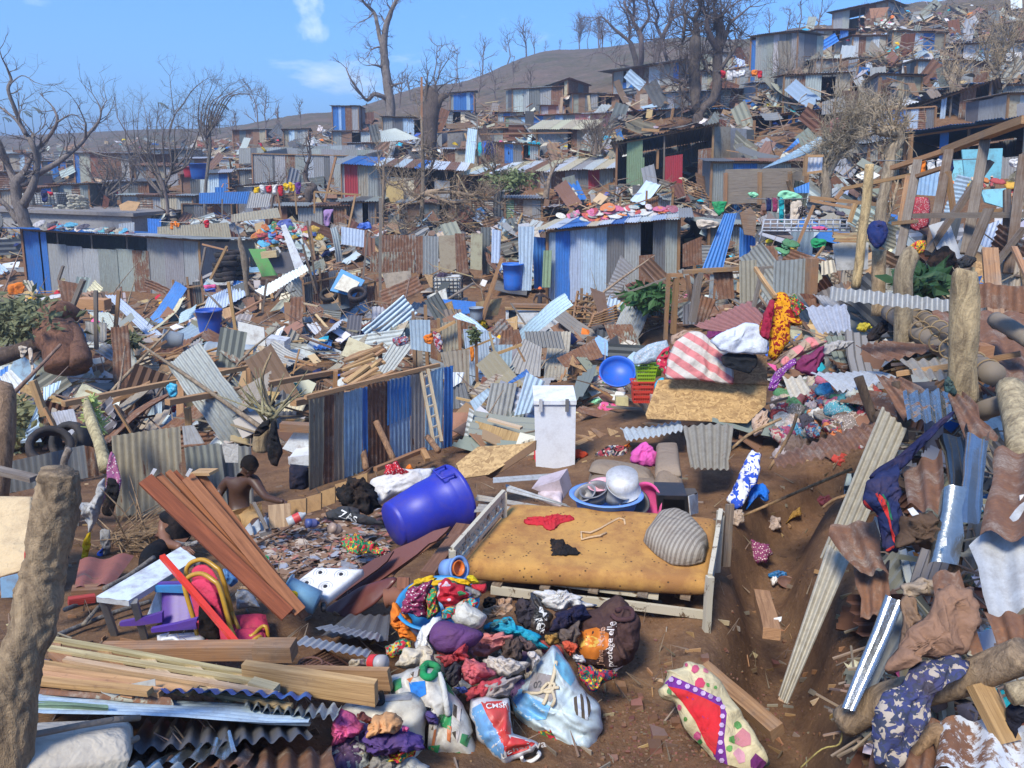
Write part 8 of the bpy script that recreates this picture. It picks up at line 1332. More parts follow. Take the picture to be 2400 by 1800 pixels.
for v,s,code,Y,tilt,yaw,l in(('E','1145,85 1252,85 1230,500 1155,500','s',28.5,86,0,'tall whitewashed sheet standing left of the blue door'),('E','975,100 1035,115 1028,325 972,320','s',30,86,0,'narrow white sheet standing alone'),('E','1660,640 1810,270 1890,350 1760,600','g',27,75,20,'grey sheet leaning on the front of the blue and white shack'),('E','1240,150 1335,160 1335,480 1250,490','b',29.5,88,0,'blue door panel beside the blue and white shack'),('E','1310,240 1365,240 1355,480 1300,480','n',29,85,0,'green slatted panel left of the blue and white shack'),('E','125,700 440,660 450,760 170,770','l',None,35,10,'long pale corrugated sheet below the caged tank'),('E','470,575 560,590 440,700 390,665','g',None,45,0,'grey sheet lying just left of the tank stand'),('E','440,690 575,690 580,900 450,880','s',17.5,85,0,'whitish upright sheet behind the orange cloth'),('E','330,840 470,850 270,1110 165,1110','g',None,55,0,'long grey sheet sliding down behind the panel fence'),('E','640,900 830,880 830,1160 700,1100','t',16,85,0,'tan corrugated sheet standing right of the fence top'),('E','1040,760 1150,750 1180,850 1020,850','R',18,80,0,'dark rust sheet with a rounded top'),('E','970,855 1110,850 1100,1030 980,1030','s',17.5,86,0,'bluish upright sheet under the dark rust sheet'),('E','1180,810 1300,870 1290,1060 1070,1030','g',17,70,-10,'big grey sheet leaning in the middle pile'),('E','1185,765 1420,765 1450,880 1200,860','d',19,55,0,'dark grey corrugated sheet above the leaning grey one'),('E','1460,830 1600,785 1640,820 1480,890','y',None,50,0,'cream and rust sheet left of the pale battered one'),('E','1700,720 1880,720 1950,880 1780,910','m',20,60,0,'pale battered corrugated sheet with a ragged edge'),('E','1395,940 1640,815 1700,930 1450,1000','R',18,50,0,'rust-brown flat sheet in front of the cream one'),('E','820,1170 1000,1040 1050,1050 880,1180','t',14.5,60,0,'tan sheet lying across the middle pile'),('E','970,1100 1140,1100 1080,1390 910,1400','g',13.2,75,0,'wide grey rusted sheet leaning left of the freezer'),('E','1200,1030 1320,1090 1230,1290 1120,1310','s',13,75,0,'pale bluish sheet leaning next to the freezer'),('E','830,1220 950,1130 980,1150 870,1290','s',13.6,75,0,'pale board and sheet in the pile left of the grey sheet'),('E','720,1100 800,1100 850,1250 715,1270','d',14.5,70,0,'dark grey sheet behind the fence end'),('E','1060,1110 1200,1010 1220,1040 1090,1110','b',14.5,60,0,'dark blue panel lying on the middle pile'),('E','790,750 950,760 960,900 830,1140','s',17,80,0,'narrow pale sheet standing with the red and yellow banner'),('E','770,690 870,720 880,860 770,870','m',18.5,85,0,'mottled panel in a wooden frame'),('E','650,710 760,690 760,880 660,900','t',18,85,0,'olive-grey sheet in a wooden frame'),('E','860,1280 830,1455 795,1450 830,1260','l',12.6,80,0,'narrow grey strip standing beside the plywood sheet'),('E','720,1030 800,1030 780,1090 720,1130','w',14.6,70,0,'white curved scrap at the fence end'),('E','0,85 150,110 145,220 0,200','s',31,75,0,'pale bluish corrugated sheet left of the grey stacked wall'),('E','190,250 480,250 480,385 185,380','m',33,88,0,'lower sheet of the grey stacked wall'),('E','245,140 490,140 490,250 240,255','m',33.5,88,0,'upper sheet of the grey stacked wall'),('E','480,150 530,145 530,390 485,390','r',33,88,0,'brown strip in the patchwork wall'),('E','525,145 630,150 630,400 525,400','g',33,88,0,'grey sheet in the patchwork wall'),('E','735,130 800,130 830,390 750,390','R',33,88,0,'dark rust sheet in the patchwork wall'),('E','905,90 970,90 960,390 915,400','d',33.5,88,0,'dark narrow sheet in the patchwork wall'),('D','680,530 760,530 1070,800 990,830','s',None,40,0,'long pale sheet sliding from the blue-ended shack'),('D','570,640 700,640 900,780 720,760','l',None,45,0,'grey corrugated sheet lying by the uprooted tree'),('D','550,700 690,710 690,840 560,830','l',22,80,0,'small sheet with horizontal ribs by the uprooted tree'),('D','370,430 540,460 520,620 410,610','r',25,80,0,'rusty sheet propped before the blue-ended shack'),('D','85,600 330,530 400,520 390,545','l',25,40,0,'thin grey sheet lying at the left by the green heap'),('D','1350,540 1580,440 1600,530 1290,700','s',None,45,0,'bright ribbed sheet below the tyre wall'),('D','1420,460 1540,440 1420,560 1270,640','l',None,45,0,'grey-blue ribbed sheet beside the bright one'),('D','1650,500 1980,330 2000,370 1720,540','w',28,50,0,'long white curved sheet right of the stump post'),('D','735,870 860,870 910,1030 745,1025','w',21,75,0,'white flaking sheet on the tyre stacks'),('D','920,1040 1030,1060 960,1240 840,1290','r',17,70,0,'rusty sheet leaning over the tyres'),('D','960,1230 1050,1220 1045,1390 920,1400','s',15.5,75,0,'small white sheet leaning below the rusty one'),('D','840,1360 990,1280 960,1200 880,1260','t',16,60,0,'tan bent sheet among the tyres'),('D','330,1290 480,1265 525,1430 400,1450','l',12.8,70,0,'pale square sheet left of the leaning trunk'),('D','240,1240 270,1480 130,1490 200,1350','s',12.5,75,0,'pale bluish torn sheet at the left'),('D','0,1060 70,1010 160,1100 50,1210','l',15,60,0,'pale bent sheet at the left edge'),('D','0,1020 60,980 50,1060 0,1100','b',15.4,60,0,'blue sheet end at the left edge'),('D','280,1130 400,1080 380,1130 280,1220','s',14,60,0,'narrow whitish sheet left of the tyres'),('D','1180,1380 1260,1370 1330,1490 1190,1500','g',12.3,75,0,'grey ribbed scrap behind the tan panel'),('D','1450,1190 1560,1130 1700,1280 1600,1320','w',15.5,45,0,'white dirty panel left of the thin tree'),('D','1780,1210 2000,1200 1960,1280 1800,1280','y',15,40,0,'cream sheet behind the thin tree'),('F','0,200 120,150 130,330 0,350','r',24,85,0,'rusty horizontal sheet left of the blue sheets'),('F','270,0 350,0 260,360 125,360','b',21,78,0,'bright blue board leaning, left of two'),('F','370,90 470,160 470,300 365,300','b',20.5,85,0,'bright blue corrugated sheet, right of two'),('F','195,370 320,350 335,550 230,560','R',16,80,0,'rusty ribbed sheet in the patchwork fence'),('F','365,310 480,300 485,560 370,580','t',15.8,86,0,'tan rusty upright sheet in the patchwork fence'),('F','590,310 820,290 810,520 585,520','g',15.5,86,0,'grey corrugated panel between posts in the patchwork fence'),('F','435,210 610,210 620,300 480,330','m',17.5,70,0,'worn grey fan-shaped sheet above the patchwork fence'),('F','0,600 110,560 100,720 0,720','d',18,80,0,'dark grey sheet left of the tied stick'),('F','120,530 220,560 160,700 80,720','R',17,80,0,'dark brown sheet beside the dark grey one'),('F','900,310 980,300 1000,380 900,400','t',14,60,0,'bent tan sheet by the small white house wall'),('C','500,1100 900,880 960,920 780,1010','s',27,55,0,'bright crumpled corrugated sheet on the board wall'),('C','640,1000 750,890 760,920 700,970','b',29,60,0,'dark blue crumpled sheet behind the bright one'),('C','810,1020 910,1020 905,1110 805,1115','w',25,86,0,'white corrugated panel in a wooden frame'),('C','905,660 1050,620 1060,720 900,745','d',40,60,0,'grey rolled-up sheet caught on a pole'),('C','1640,1510 1780,1130 1870,1150 1700,1500','s',16.5,78,10,'silver corrugated sheet leaning behind the charred posts'),('C','1510,1120 1660,1110 1640,1270 1500,1260','c',17,86,0,'pale blue sheet with drips behind the charred frame'),('C','1900,1480 2080,1420 2000,1640 1880,1560','s',14.5,60,0,'pale curved sheet under the charred frame'),('C','720,1220 820,1180 820,1250 730,1250','b',24,70,0,'blue scrap of sheet on the board wall'),('B','250,850 350,830 510,900 260,920','l',62,40,0,'stack of pale bent sheets left of the thick dead trunk'),('B','820,830 880,840 860,1060 800,1050','s',55,84,0,'leaning pale ribbed sheet left of the clothes rail'),('A','1290,1250 1620,1240 1600,1320 1290,1320','b',44,80,0,'blue corrugated sheet lying lengthwise in the middle wall'),('A','1620,1240 1760,1260 1740,1340 1600,1350','g',44,80,0,'grey sheet right of the blue lengthwise sheet'),('A','1020,1470 1480,1440 1500,1540 1020,1530','t',38,84,0,'long tan fence sheet with horizontal ribs behind the left shack'),('A','955,1415 1045,1420 1045,1520 960,1520','b',39,84,0,'dark blue sheet in the fence behind the left shack'),('A','770,1450 870,1440 870,1510 770,1505','l',39,84,0,'pale sheet in the fence behind the left shack'),('A','1500,1390 1800,1345 1820,1410 1500,1440','t',36,80,0,'tan slanting ribbed sheet above the coloured clothes')):
 cs(v,s,code,Y,tilt,yaw,l)
for v,s,c,l,nm,Y,tilt,m_ in(('E','630,145 735,140 745,360 640,400',(.36,.31,.22),'tan board with painted white marks in the patchwork wall','board',33,88,'board'),('E','840,130 915,130 910,370 835,360',(.42,.39,.27),'pale olive board in the patchwork wall','board',33,88,'board'),('E','265,390 450,370 455,480 300,510',(.40,.34,.27),'big pale boulder-like slab under the grey stacked wall','concrete_block',32,85,'concrete'),('B','290,1175 400,1170 405,1380 290,1380',(.50,.36,.16),'yellow-brown board door of the striped-roof shack','door',49.4,88,'board'),('D','1540,700 1710,740 1720,860 1550,850',(.62,.62,.58),'white fridge door panel standing open','door_panel',22,80,'plastic'),('D','1000,1060 1080,920 1640,880 1640,970 1450,1120',(.46,.27,.11),'broad brown plywood sheets in the plank heap','plywood_sheet',19,30,'wood'),('D','0,980 20,820 225,880 200,960',(.5,.45,.28),'cream slatted board near the tank','board',None,50,'board'),('E','0,920 50,800 240,880 180,980',(.52,.47,.30),'cream ribbed board left of the wood pile','board',17,50,'board'),('D','1610,230 1720,230 1800,400 1700,410',(.08,.30,.06),'green-painted panel right of the tyre wall','panel',30,75,'plastic'),('D','1720,260 1880,250 1910,390 1790,390',(.12,.12,.13),'dark slate-grey panel beside the green one','panel',29.6,75,'concrete'),('D','1820,80 1850,70 1970,340 1910,360',(.55,.57,.58),'long white board slanting over the coloured clothes','board',29,75,'plastic'),('Q','1450,1370 1680,1480 1580,1640 1340,1580',(.03,.24,.50),'bright blue framed white panel lying at an angle','panel',27,50,'plastic'),('Q','1470,1420 1630,1500 1560,1610 1380,1560',(.60,.56,.45),'white inside of the blue framed panel','panel',26.8,50,'plastic'),('C','370,1380 440,1340 480,1400 470,1530 400,1520',(.25,.14,.07),'brown curved board standing right of the blue sheets','board',20,80,'wood'),('C','560,1370 720,1540 700,1550 510,1500',(.17,.13,.11),'tilted dark window with a pale frame behind the bed rail','window_pane',20,60,'plastic'),('C','1810,970 2075,960 2060,1190 1830,1180',(.20,.50,.58),'large turquoise board behind the seated child','board',20,86,'paint'),('C','1930,1230 2095,1220 2095,1350 1960,1310',(.26,.58,.66),'pale turquoise board propped in front of the child','board',17,75,'paint'),('C','1430,390 1540,380 1520,560 1410,560',(.62,.63,.62),'white door leaning on the right hillside','door',55,84,'paint'),('C','1230,490 1330,480 1345,540 1235,550',(.66,.62,.48),'cream square board on the right hillside','board',55,60,'board'),('C','980,1180 1030,1190 1210,1170 1200,1370 970,1330',(.60,.60,.56),'low white-washed house wall behind the bamboo post','house_wall',15.5,88,'concrete')if 0 else('F','975,200 1040,190 1205,190 1200,360 1000,370',(.50,.50,.46),'low whitewashed wall with graffiti behind the bamboo post','wall',14.5,88,'concrete'),('A','770,1330 830,1300 910,1310 870,1385 790,1390',(.5,.32,.17),'orange-brown board lying behind the concrete roof','board',50,70,'board'),('C','1210,55 1340,45 1300,110 1220,120',(.42,.22,.13),'rust-red panel against the skyline hut','panel',80,80,'board')):
 bd(v,s,c,l,'board' if 'board' in nm or 'panel' in nm or 'sheet' in nm else nm.replace('_',' '),nm,m_,Y,tilt,0,.04)
for v,x,y,Y,r_,h,c,l,z in(('D',1370,800,26,.42,.95,(.02,.08,.40),'dark blue round drum in the rubble left of centre',(0,0,1)),('E',1112,495,28.6,.38,.98,(.03,.16,.60),'blue open barrel before the blue door panel',(0,0,1)),('A',1292,1162,52,.55,1.0,(.03,.14,.5),'blue barrel beside the red one on the middle slope',(0,0,1)),('A',1237,1150,52.5,.45,.7,(.50,.04,.07),'red tub left of the blue barrel',(0,0,1)),('D',1185,830,24,.30,.6,(.25,.28,.3),'grey bucket lying on its side near the drum',(-.9,-.3,.2)),('E',875,690,24,.22,.4,(.25,.3,.36),'small grey-blue bucket right of the tank stand',(0,0,1)),('D',1660,925,21,.36,1.4,(.35,.4,.43),'short grey corrugated pipe by the white fridge',(-1,.1,.0))):
 x0,y0,k=V[v];barrel(l,P(x0+x*k,y0+y*k,Y),z,r_,h,c,taper=.88,handles=False,n=22)
def box(label,v,s,Y,d_,c,name='fridge',cat='fridge'):
 q=quad3(v,s,(Y,)*4);r=thing(name,tuple((q[2]+q[3])/2),label,cat);prism(r,name+'_body',q,Ve((0,d_,0)),'plastic',(*c,.4));prism(r,name+'_door',[p+Ve((0,-.03,.02))for p in(q[0],q[1],q[1].lerp(q[2],.93),q[0].lerp(q[3],.93))],Ve((0,.026,0)),'plastic',(*c,.2));return r
box('white fridge standing in the rubble left of centre','D','1720,810 1845,830 1845,950 1760,980',21.5,.6,(.66,.68,.70));cf2=box('open white chest freezer behind the shirtless man','H','650,270 830,250 830,350 655,330',10.6,.5,(.70,.72,.74),'chest_freezer','freezer');bd('H','595,190 700,40 830,60 830,200 700,230',(.62,.65,.67),None,'lid','freezer_lid','plastic',11.0,78,0,.06,parent=cf2)
blob('H','660,330 740,340 830,350 830,560 670,570',(.02,.022,.04),'dark navy padded thing under the chest freezer','sofa','sofa','cloth',10.4,80,bulge=.2,folds=.01)
stick('D','1690,1540 1700,1440 1740,1380 1770,1320 1730,1200 1700,1060 1760,900',[.10,.10,.08,.05,.03,.02,.012],label='small thin-limbed tree with a black bag in its fork behind the man',Ys=(8.9,9.0),name='small_tree',cat='tree',col=(.36,.27,.16))
for i in range(16):a=Ru(-1.3,1.3);x,y=1760+Ru(-60,40),1330+Ru(-60,20);stick('D',f'{x:.0f},{y:.0f} {x+120*mS(a):.0f},{y-100*mC(a):.0f} {x+Ru(.8, 2.0)*260*mS(a*.8):.0f},{y-Ru(.7, 1.5)*230*mC(a)-20:.0f}',[.022,.013,.005],label=None,Ys=(8.9+Ru(-.3,.3),9.0),name='branch',cat='branch',col=(.30,.27,.15),group='thin branches of the small tree')
blob('D','1660,1390 1700,1350 1750,1340 1740,1400 1690,1440 1650,1440','k','black plastic bag caught on the small tree, left half',Y=8.7,tilt=80,bulge=.05);blob('D','1760,1350 1790,1340 1800,1420 1835,1560 1790,1650 1740,1600 1730,1500','k','black garment hanging in the fork of the small tree',Y=8.6,tilt=84,bulge=.06)
def pal(label,v,s,Y,tilt,n=9,yaw=0):
 q=onplane(pts(v,s),Y,tilt,yaw);r=thing('pallet',tuple(min(q,key=lambda p:p.z)),label,'pallet','broken wooden pallets');a,b,c,d=q
 for i in range(n):t=(i+.5)/n;plk(a.lerp(d,t),b.lerp(c,t),.12,.025,'m',parent=r,name='slat')
 nn=(b-a).cross(d-a).normalized();nn=-nn if nn.dot(-a)>0 else nn
 for t in(.03,.5,.97):plk(a.lerp(b,t)+nn*.05,d.lerp(c,t)+nn*.05,.07,.07,'m',parent=r,name='rail')
pal('large pallet leaning in front of the green bush','E','1815,600 2080,600 2110,820 1930,790',22,75);pal('smaller pallet left of the large one','E','1640,650 1780,590 1790,700 1600,740',22.5,70,6);pal('broken chair-like pallet by the white cold cabinet','E','1530,500 1660,530 1650,700 1500,700',24,75,5);pal('brown pallet lying against the grey board wall','C','0,1150 120,1200 190,1310 20,1260',33,60,6)
bw=thing('board_wall',tuple(P(*pts('C','500,1290')[0],30)),'low wall of weathered grey-brown boards below the crumpled bright sheet','wall')
q=quad3('C','275,1120 800,1110 800,1280 275,1300',(31,30,30,31))
for i in range(7):t=(i+.5)/7;plk(q[0].lerp(q[3],t),q[1].lerp(q[2],t),.03,.40,'g',parent=bw,name='board',up=(0,0,1))
for t in(0,.43,.8,1):plk(q[0].lerp(q[1],t)-Ve((0,.06,0)),q[3].lerp(q[2],t)-Ve((0,.06,.2)),.16,.1,'m',parent=bw,name='post')
br=thing('bed_rail',tuple(P(*pts('C','510,1590')[0],20)),'white metal bunk-bed rail standing in the rubble under the washing line','bed rail')
for s in('530,1425 1080,1425','525,1450 1080,1455','520,1475 1080,1478','515,1495 1080,1500','530,1420 495,1580','825,1390 820,1500')+tuple(f'{x},1425 {x-2},1495' for x in range(570,1080,45)):a,b=[P(*p,20)for p in pts('C',s)];g=tug([a,b],[.022]*2,6);mesh('rail' if '14' in s[:6]else 'bar',g[0],g[1],'paint',br,smooth=True,col=(.40,.43,.48,.5))
for v,s,Y,w_,c in(('F','0,380 470,350',16,.12,'m'),('F','840,290 830,520',15.4,.22,'m'),('F','110,380 60,700',16,.16,'g'),('F','30,400 50,560',16.5,.1,'m'),('F','520,350 440,690',13,.07,'g'),('F','480,355 820,330',15.6,.07,'g'),('E','2120,390 2100,820',18,.1,'m'),('E','2170,420 2150,780',18,.14,'m'),('E','1750,550 2110,420',20,.06,'g'),('E','2130,400 2212,400',18,.12,'m'),('E','1040,290 900,680',25,.16,'m'),('E','1010,400 920,690',25.4,.12,'m'),('E','960,770 1020,1020',16.5,.07,'p'),('E','870,740 880,1090',16,.08,'m'),('E','980,920 1170,850',16.2,.08,'n'),('E','1130,850 1190,960',16.2,.06,'n'),('E','760,690 770,900',17.6,.09,'m'),('E','470,840 740,700',17.8,.09,'n'),('E','740,910 990,810',16.8,.05,'n'),('E','620,500 625,710',26,.1,'g'),('E','600,340 850,410',28,.05,'p'),('D','1480,445 1540,860',20,.11,'n'),('D','770,500 740,850',22,.13,'m'),('D','620,500 625,880',21.5,.13,'g'),('D','540,430 420,730',20,.14,'g'),('D','410,340 380,430',27,.1,'g'),('D','210,1085 290,1310',13,.14,'n'),('D','290,1260 400,1480',12.2,.07,'n'),('D','1730,430 1700,640',26,.1,'d'),('D','520,580 700,590',22,.42,'n'),('D','1960,200 2050,520',27,.1,'d'),('D','2010,80 2040,300',28,.1,'m'),('D','1700,270 1800,260',29.5,.35,'p'),('D','740,1240 850,1420',12.6,.05,'n'),('D','1940,880 1900,1040',18,.05,'n'),('D','1880,1040 2010,950',18,.05,'n'),('A','1440,1290 1440,1400',42,.1,'g'),('Q','1190,620 1640,650',38,.12,'n'),('Q','1190,620 1190,830',38,.12,'n'),('Q','1590,650 1520,980',38,.12,'n'),('Q','1400,280 1290,720',42,.15,'m'),('Q','830,620 870,880',38,.12,'m'),('Q','1000,620 1020,840',38,.1,'m'),('Q','1710,1020 1660,1480',28,.09,'g'),('Q','1830,680 1830,1640',30,.16,'g'),('Q','1120,900 1210,1580',30,.1,'d'),('Q','1070,1060 1200,1260',30,.08,'m'),('Q','100,1130 350,1190',31,.08,'n'),('Q','340,1150 180,1470',30,.12,'n'),('Q','130,1160 70,1480',30.5,.1,'g'),('Q','790,880 1090,920',33,.07,'n'),('C','820,1280 1440,1340',21,.14,'n'),('C','830,1300 1100,1350',20.6,.1,'n'),('C','850,1330 720,1640',19,.08,'n'),('C','1120,1320 1080,1440',19,.1,'n'),('C','980,660 985,1000',40,.1,'m'),('C','1480,870 1470,1100',31,.15,'m'),('C','800,1010 790,1140',24.8,.12,'n'),('C','800,1010 910,1010',24.8,.1,'n'),('C','790,1125 900,1110',24.8,.1,'n'),('C','465,780 450,1030',48,.15,'m'),('C','570,760 560,960',48,.12,'w' if 0 else 'p'),('C','720,740 710,890',48,.15,'m'),('C','840,730 850,880',48,.15,'m'),('C','560,890 700,880',48,.12,'g'),('C','680,1170 720,1280',28,.15,'n'),('B','520,500 525,1260',44,.15,'m'),('B','880,750 885,1060',56,.12,'g'),('B','1000,790 1230,810',60,.15,'g'),('B','900,870 1500,860',57,.13,'m'),('B','1600,620 1610,720',68,.25,'p'),('B','1430,630 1420,730',68,.25,'p'),('B','750,1130 860,1330',47,.12,'p'),('B','2150,700 2130,830',59,.2,'n'),('S','1075,1290 1070,1460',43,.14,'n'),('S','935,1120 1085,1130',55,.25,'n')):
 a,b=pts(v,s);plk(P(*a,Y),P(*b,Y),w_,w_*.7,c)
for i in range(26):
 x,y=Ru(1000,1560),Ru(900,1090);a=Rg(-.45,.35);L__=Ru(90,230);pk('D',f'{x-L__*mC(a):.0f},{y-L__*mS(a)*.5:.0f} {x+L__*mC(a):.0f},{y+L__*mS(a)*.5:.0f}',19.2+Ru(-.6,.6)-(y-1000)*.006,19.2+Ru(-1,1)-(y-1000)*.006,Ru(.08,.28),.03,'nnmp'[i%4])
for i in range(24):y=Ru(880,1100);x=Ru(0,120);pk('E',f'{x:.0f},{y+30:.0f} {x+Ru(130, 230):.0f},{y-Ru(20, 90):.0f}',17.0-(y-900)*.012,17.4-(y-900)*.012,Ru(.07,.2),.05,'nnmm'[i%4])
for i in range(12):y=120+i*5;pk('F',f'{950+Ru(0, 60):.0f},{y+Ru(0, 20):.0f} {1140+Ru(0, 80):.0f},{y+Ru(0, 30):.0f}',14.3,14.3,.06,.03,'pn'[i%2])
def line(v,s,Y,cols,n,size,grp,lab=''):
 p=pts(v,s);
 for i in range(n):
  t=(i+.5)/n;k=V[v][2];x=p[0][0]+(p[1][0]-p[0][0])*t;y=p[0][1]+(p[1][1]-p[0][1])*t;w_=(p[1][0]-p[0][0])/n*.46;h=size*k*Ru(.6,1.15)
  hang('Z',f'{x-w_:.1f},{y:.1f} {x:.1f},{y+1:.1f} {x+w_:.1f},{y:.1f} {x+w_*.9:.1f},{y+h*.5:.1f} {x+w_*.8:.1f},{y+h:.1f} {x:.1f},{y+h*.95:.1f} {x-w_*.85:.1f},{y+h:.1f} {x-w_*.9:.1f},{y+h*.5:.1f}',cols[i%len(cols)],Y+Ru(-.05,.05),group=grp)
 a,b=P(*p[0],Y),P(*p[1],Y);g=tug([a-Ve((.5,0,0)),a.lerp(b,.5)-zd*.03,b+Ve((.5,0,0))],[.012]*3,5);AUTO.append((mesh('washing_line',g[0],g[1],'paint',col=(.2,.2,.2,.5)),'thin taut washing line','line','washing lines',0))
line('B','885,918 1290,920',55,'tbnnvpekwkoktc',15,105,'washing on the rail before the cream-roofed shed');line('Q','600,570 1060,530',40,'ywrwryyvg',8,110,'towels on the line before the tall grey sheets');line('C','245,460 520,455',52,'rwwwso',7,60,'washing on the upper right slope');line('A','1100,1435 1165,1440',38,'oo',2,50,'two orange cloths over the tan fence');line('C','540,1285 700,1285',20.5,'nmtk',4,140,'dark washing on the line above the bed rail');line('C','1400,1040 1760,1030',18,'keowwn',6,120,'washing inside the charred frame');line('C','2090,350 2200,345',50,'ww',2,90,'white washing at the right edge')
for v,s,c,Y,l,m_ in(('A','1320,1430 1355,1425 1355,1480 1325,1478','r',37,'crimson cloth hanging over the tan fence','cloth'),('C','950,780 1000,765 1085,770 1080,860 1040,900 960,880',(.5,.12,.15),28.5,'red and cream patterned cloth on the pruned shrub','dots'),('C','1110,750 1190,740 1190,820 1120,850','w',28.5,'white cloth hanging behind the pruned shrub','cloth'),('C','415,1250 460,1240 500,1265 450,1290','l',21.5,'pale green cloth bit left of the washing beam','cloth'),('C','610,1250 640,1230 700,1240 780,1270 790,1290 700,1300 620,1290','l',21,'pale green cloth draped over the washing beam','cloth'),('C','190,1310 290,1300 270,1360 230,1400 200,1360','g',22,'green cloth hanging beside the blue board','cloth'),('C','700,1300 780,1300 760,1400 730,1480 690,1460','e',20.4,'long cream garment on the washing line','cloth'),('C','745,1340 790,1330 800,1400 760,1410','k',20.2,'black spotted top beside the cream garment','dots'),('C','1480,1290 1540,1270 1610,1290 1590,1480 1500,1500 1460,1440',(.42,.06,.08),15.5,'red and white patterned cloth hanging under the charred frame','dots'),('C','1440,1640 1500,1560 1590,1560 1560,1640 1480,1659','y',13.5,'yellow and blue printed cloth under the charred frame','batik'),('C','2110,1040 2180,1020 2190,1060 2160,1090 2120,1080','w',17,'white t-shirt hanging beside the turquoise board','cloth'),('C','820,1560 870,1540 940,1560 930,1600 840,1610','g',19,'bright green cloth under the bed rail','cloth'),('C','75,1430 120,1420 250,1440 240,1470 100,1490','e',21,'rolled printed mattress on the blue and white shack end','dots'),('C','115,1325 135,1325 240,1400 200,1410','e',21.2,'rolled-up cream mat over the printed mattress','cloth'),('C','830,1470 880,1465 950,1480 940,1495 850,1490','p',19.8,'pink pillow on the bed rail','cloth'),('Q','1270,790 1390,780 1350,850 1340,960 1290,970',(.35,.22,.42),35,'lilac dress hanging below the framed grey panels','cloth'),('Q','1600,970 1640,930 1730,905 1760,980 1700,995','b',35,'bright blue plastic crumpled by the grey panels','plastic'),('E','530,800 590,770 600,830 570,850 535,840','o',16.9,'orange cloth hanging in the middle pile','cloth'),('E','590,760 640,780 660,860 640,910 600,850',(.35,.35,.45),16.8,'grey and white garment right of the orange cloth','motley'),('E','320,810 380,800 440,800 440,840 360,870',(.18,.2,.3),17.5,'dark and white garments over the grey sheet','motley'),('E','830,870 860,865 860,960 840,970',(.6,.2,.03),16,'red and yellow banner on the narrow pale sheet','cloth'),('D','1075,1110 1150,1100 1150,1180 1100,1195','c',13.9,'pale blue plastic hanging on the yellow rail post','plastic'),('D','120,860 180,860 170,900 150,940 130,920','e',16,'dirty white rag hanging on the uprooted tree, left one','cloth'),('D','180,870 215,880 210,960 230,1030 205,1075 195,960','e',15.8,'long dirty white rag hanging on the uprooted tree','cloth'),('D','45,460 155,440 150,520 50,530','o',33,'orange tarpaulin bundle at the left of the blue-ended shack','cloth'),('D','1320,470 1400,460 1410,490 1330,500','p',29,'salmon bundle beside the stacked tyres','cloth'),('D','1320,490 1400,485 1400,510 1330,510','b',28.8,'blue basin under the salmon bundle','plastic')):
 hang(v,s,c,Y,l,m_)
heap('Q','620,1040 850,960 1060,980 1250,1060 1240,1110 1000,1090 760,1160 640,1110','royrgwbcw',90,31.5,.62,h=.15,stuff='bright clothes of every colour spread on the mound by the tyre wall',fl=.6);heap('P','340,930 700,940 1000,980 1250,1010 1400,1030 1300,1035 900,1000 500,975','kcrwswtnse',34,36.5,.6,h=.02,stuff='clothes laid out along the roof of the blue-ended shack',fl=.3)
heap('B','1400,1400 1750,1340 2200,1330 2212,1360 1900,1400 1700,1440','pwrpwowsm',60,31,.6,h=.02,stuff='pink, red and white clothes drying on the blue and white roof',fl=.3)
heap('F','640,240 720,225 700,260 640,265','gly',6,16,.35,fl=.4);heap('C','1700,1190 2200,1190 2200,1300 2100,1300','rwoye',16,17.2,.35,h=.1,fl=.4);heap('C','600,1360 1100,1380 1000,1420 620,1420','weksn',12,21.5,.4,fl=.4)
far_person('woman in a red patterned dress standing on the right hillside','C',(1605,440),(1595,560),57,(.45,.03,.05),(.40,.06,.08),wrap=(.3,.03,.05));far_person('person in a pink top standing behind the woman in red','C',(1665,378),(1655,490),60,(.50,.12,.18),(.05,.05,.08));far_person('dark-clothed figure standing by the bare tree on the right hillside','C',(1815,440),(1800,530),57,(.05,.05,.07),(.05,.05,.07))
far_person('person in a red top bending over on the sheet roof at left','A',(1678,915),(1722,990),60,(.5,.04,.08),(.5,.35,.05));far_person('child in a pink top and pale head wrap sitting before the turquoise board','C',(2003,1150),(2000,1235),17.5,(.62,.16,.18),(.5,.3,.2),wrap=(.68,.48,.36),seated=True);far_person('man in an orange helmet reaching out beside the blue and white shack','E',(1287,495),(1285,640),27.5,(.05,.05,.06),(.04,.04,.05),wrap=(.70,.16,.05),arms=((-.9,.1),(2.6,.9)),seated=True)
leaves('E',21,2000,540,120,55,900,.30,(.03,.10,.02),None,'green leafy bush behind the large pallet',1.6);leaves('D',21,190,700,230,110,5200,.26,(.15,.16,.07),None,'mass of wilted green foliage of the uprooted tree at left',3.);leaves('D',15,100,1380,130,130,2600,.2,(.17,.17,.07),None,'wilted foliage litter at the lower left edge',2.);leaves('D',20,830,820,70,30,500,.22,(.13,.14,.06),None,'small wilted leafy bough by the plank heap',1.);leaves('F',11.5,1560,440,110,50,700,.28,(.02,.07,.02),None,'dark green leaves behind the long flashing',1.);leaves('E',16,860,790,28,40,160,.14,(.13,.16,.06),None,'small leafy sprig on the thin post in the middle pile',.2)
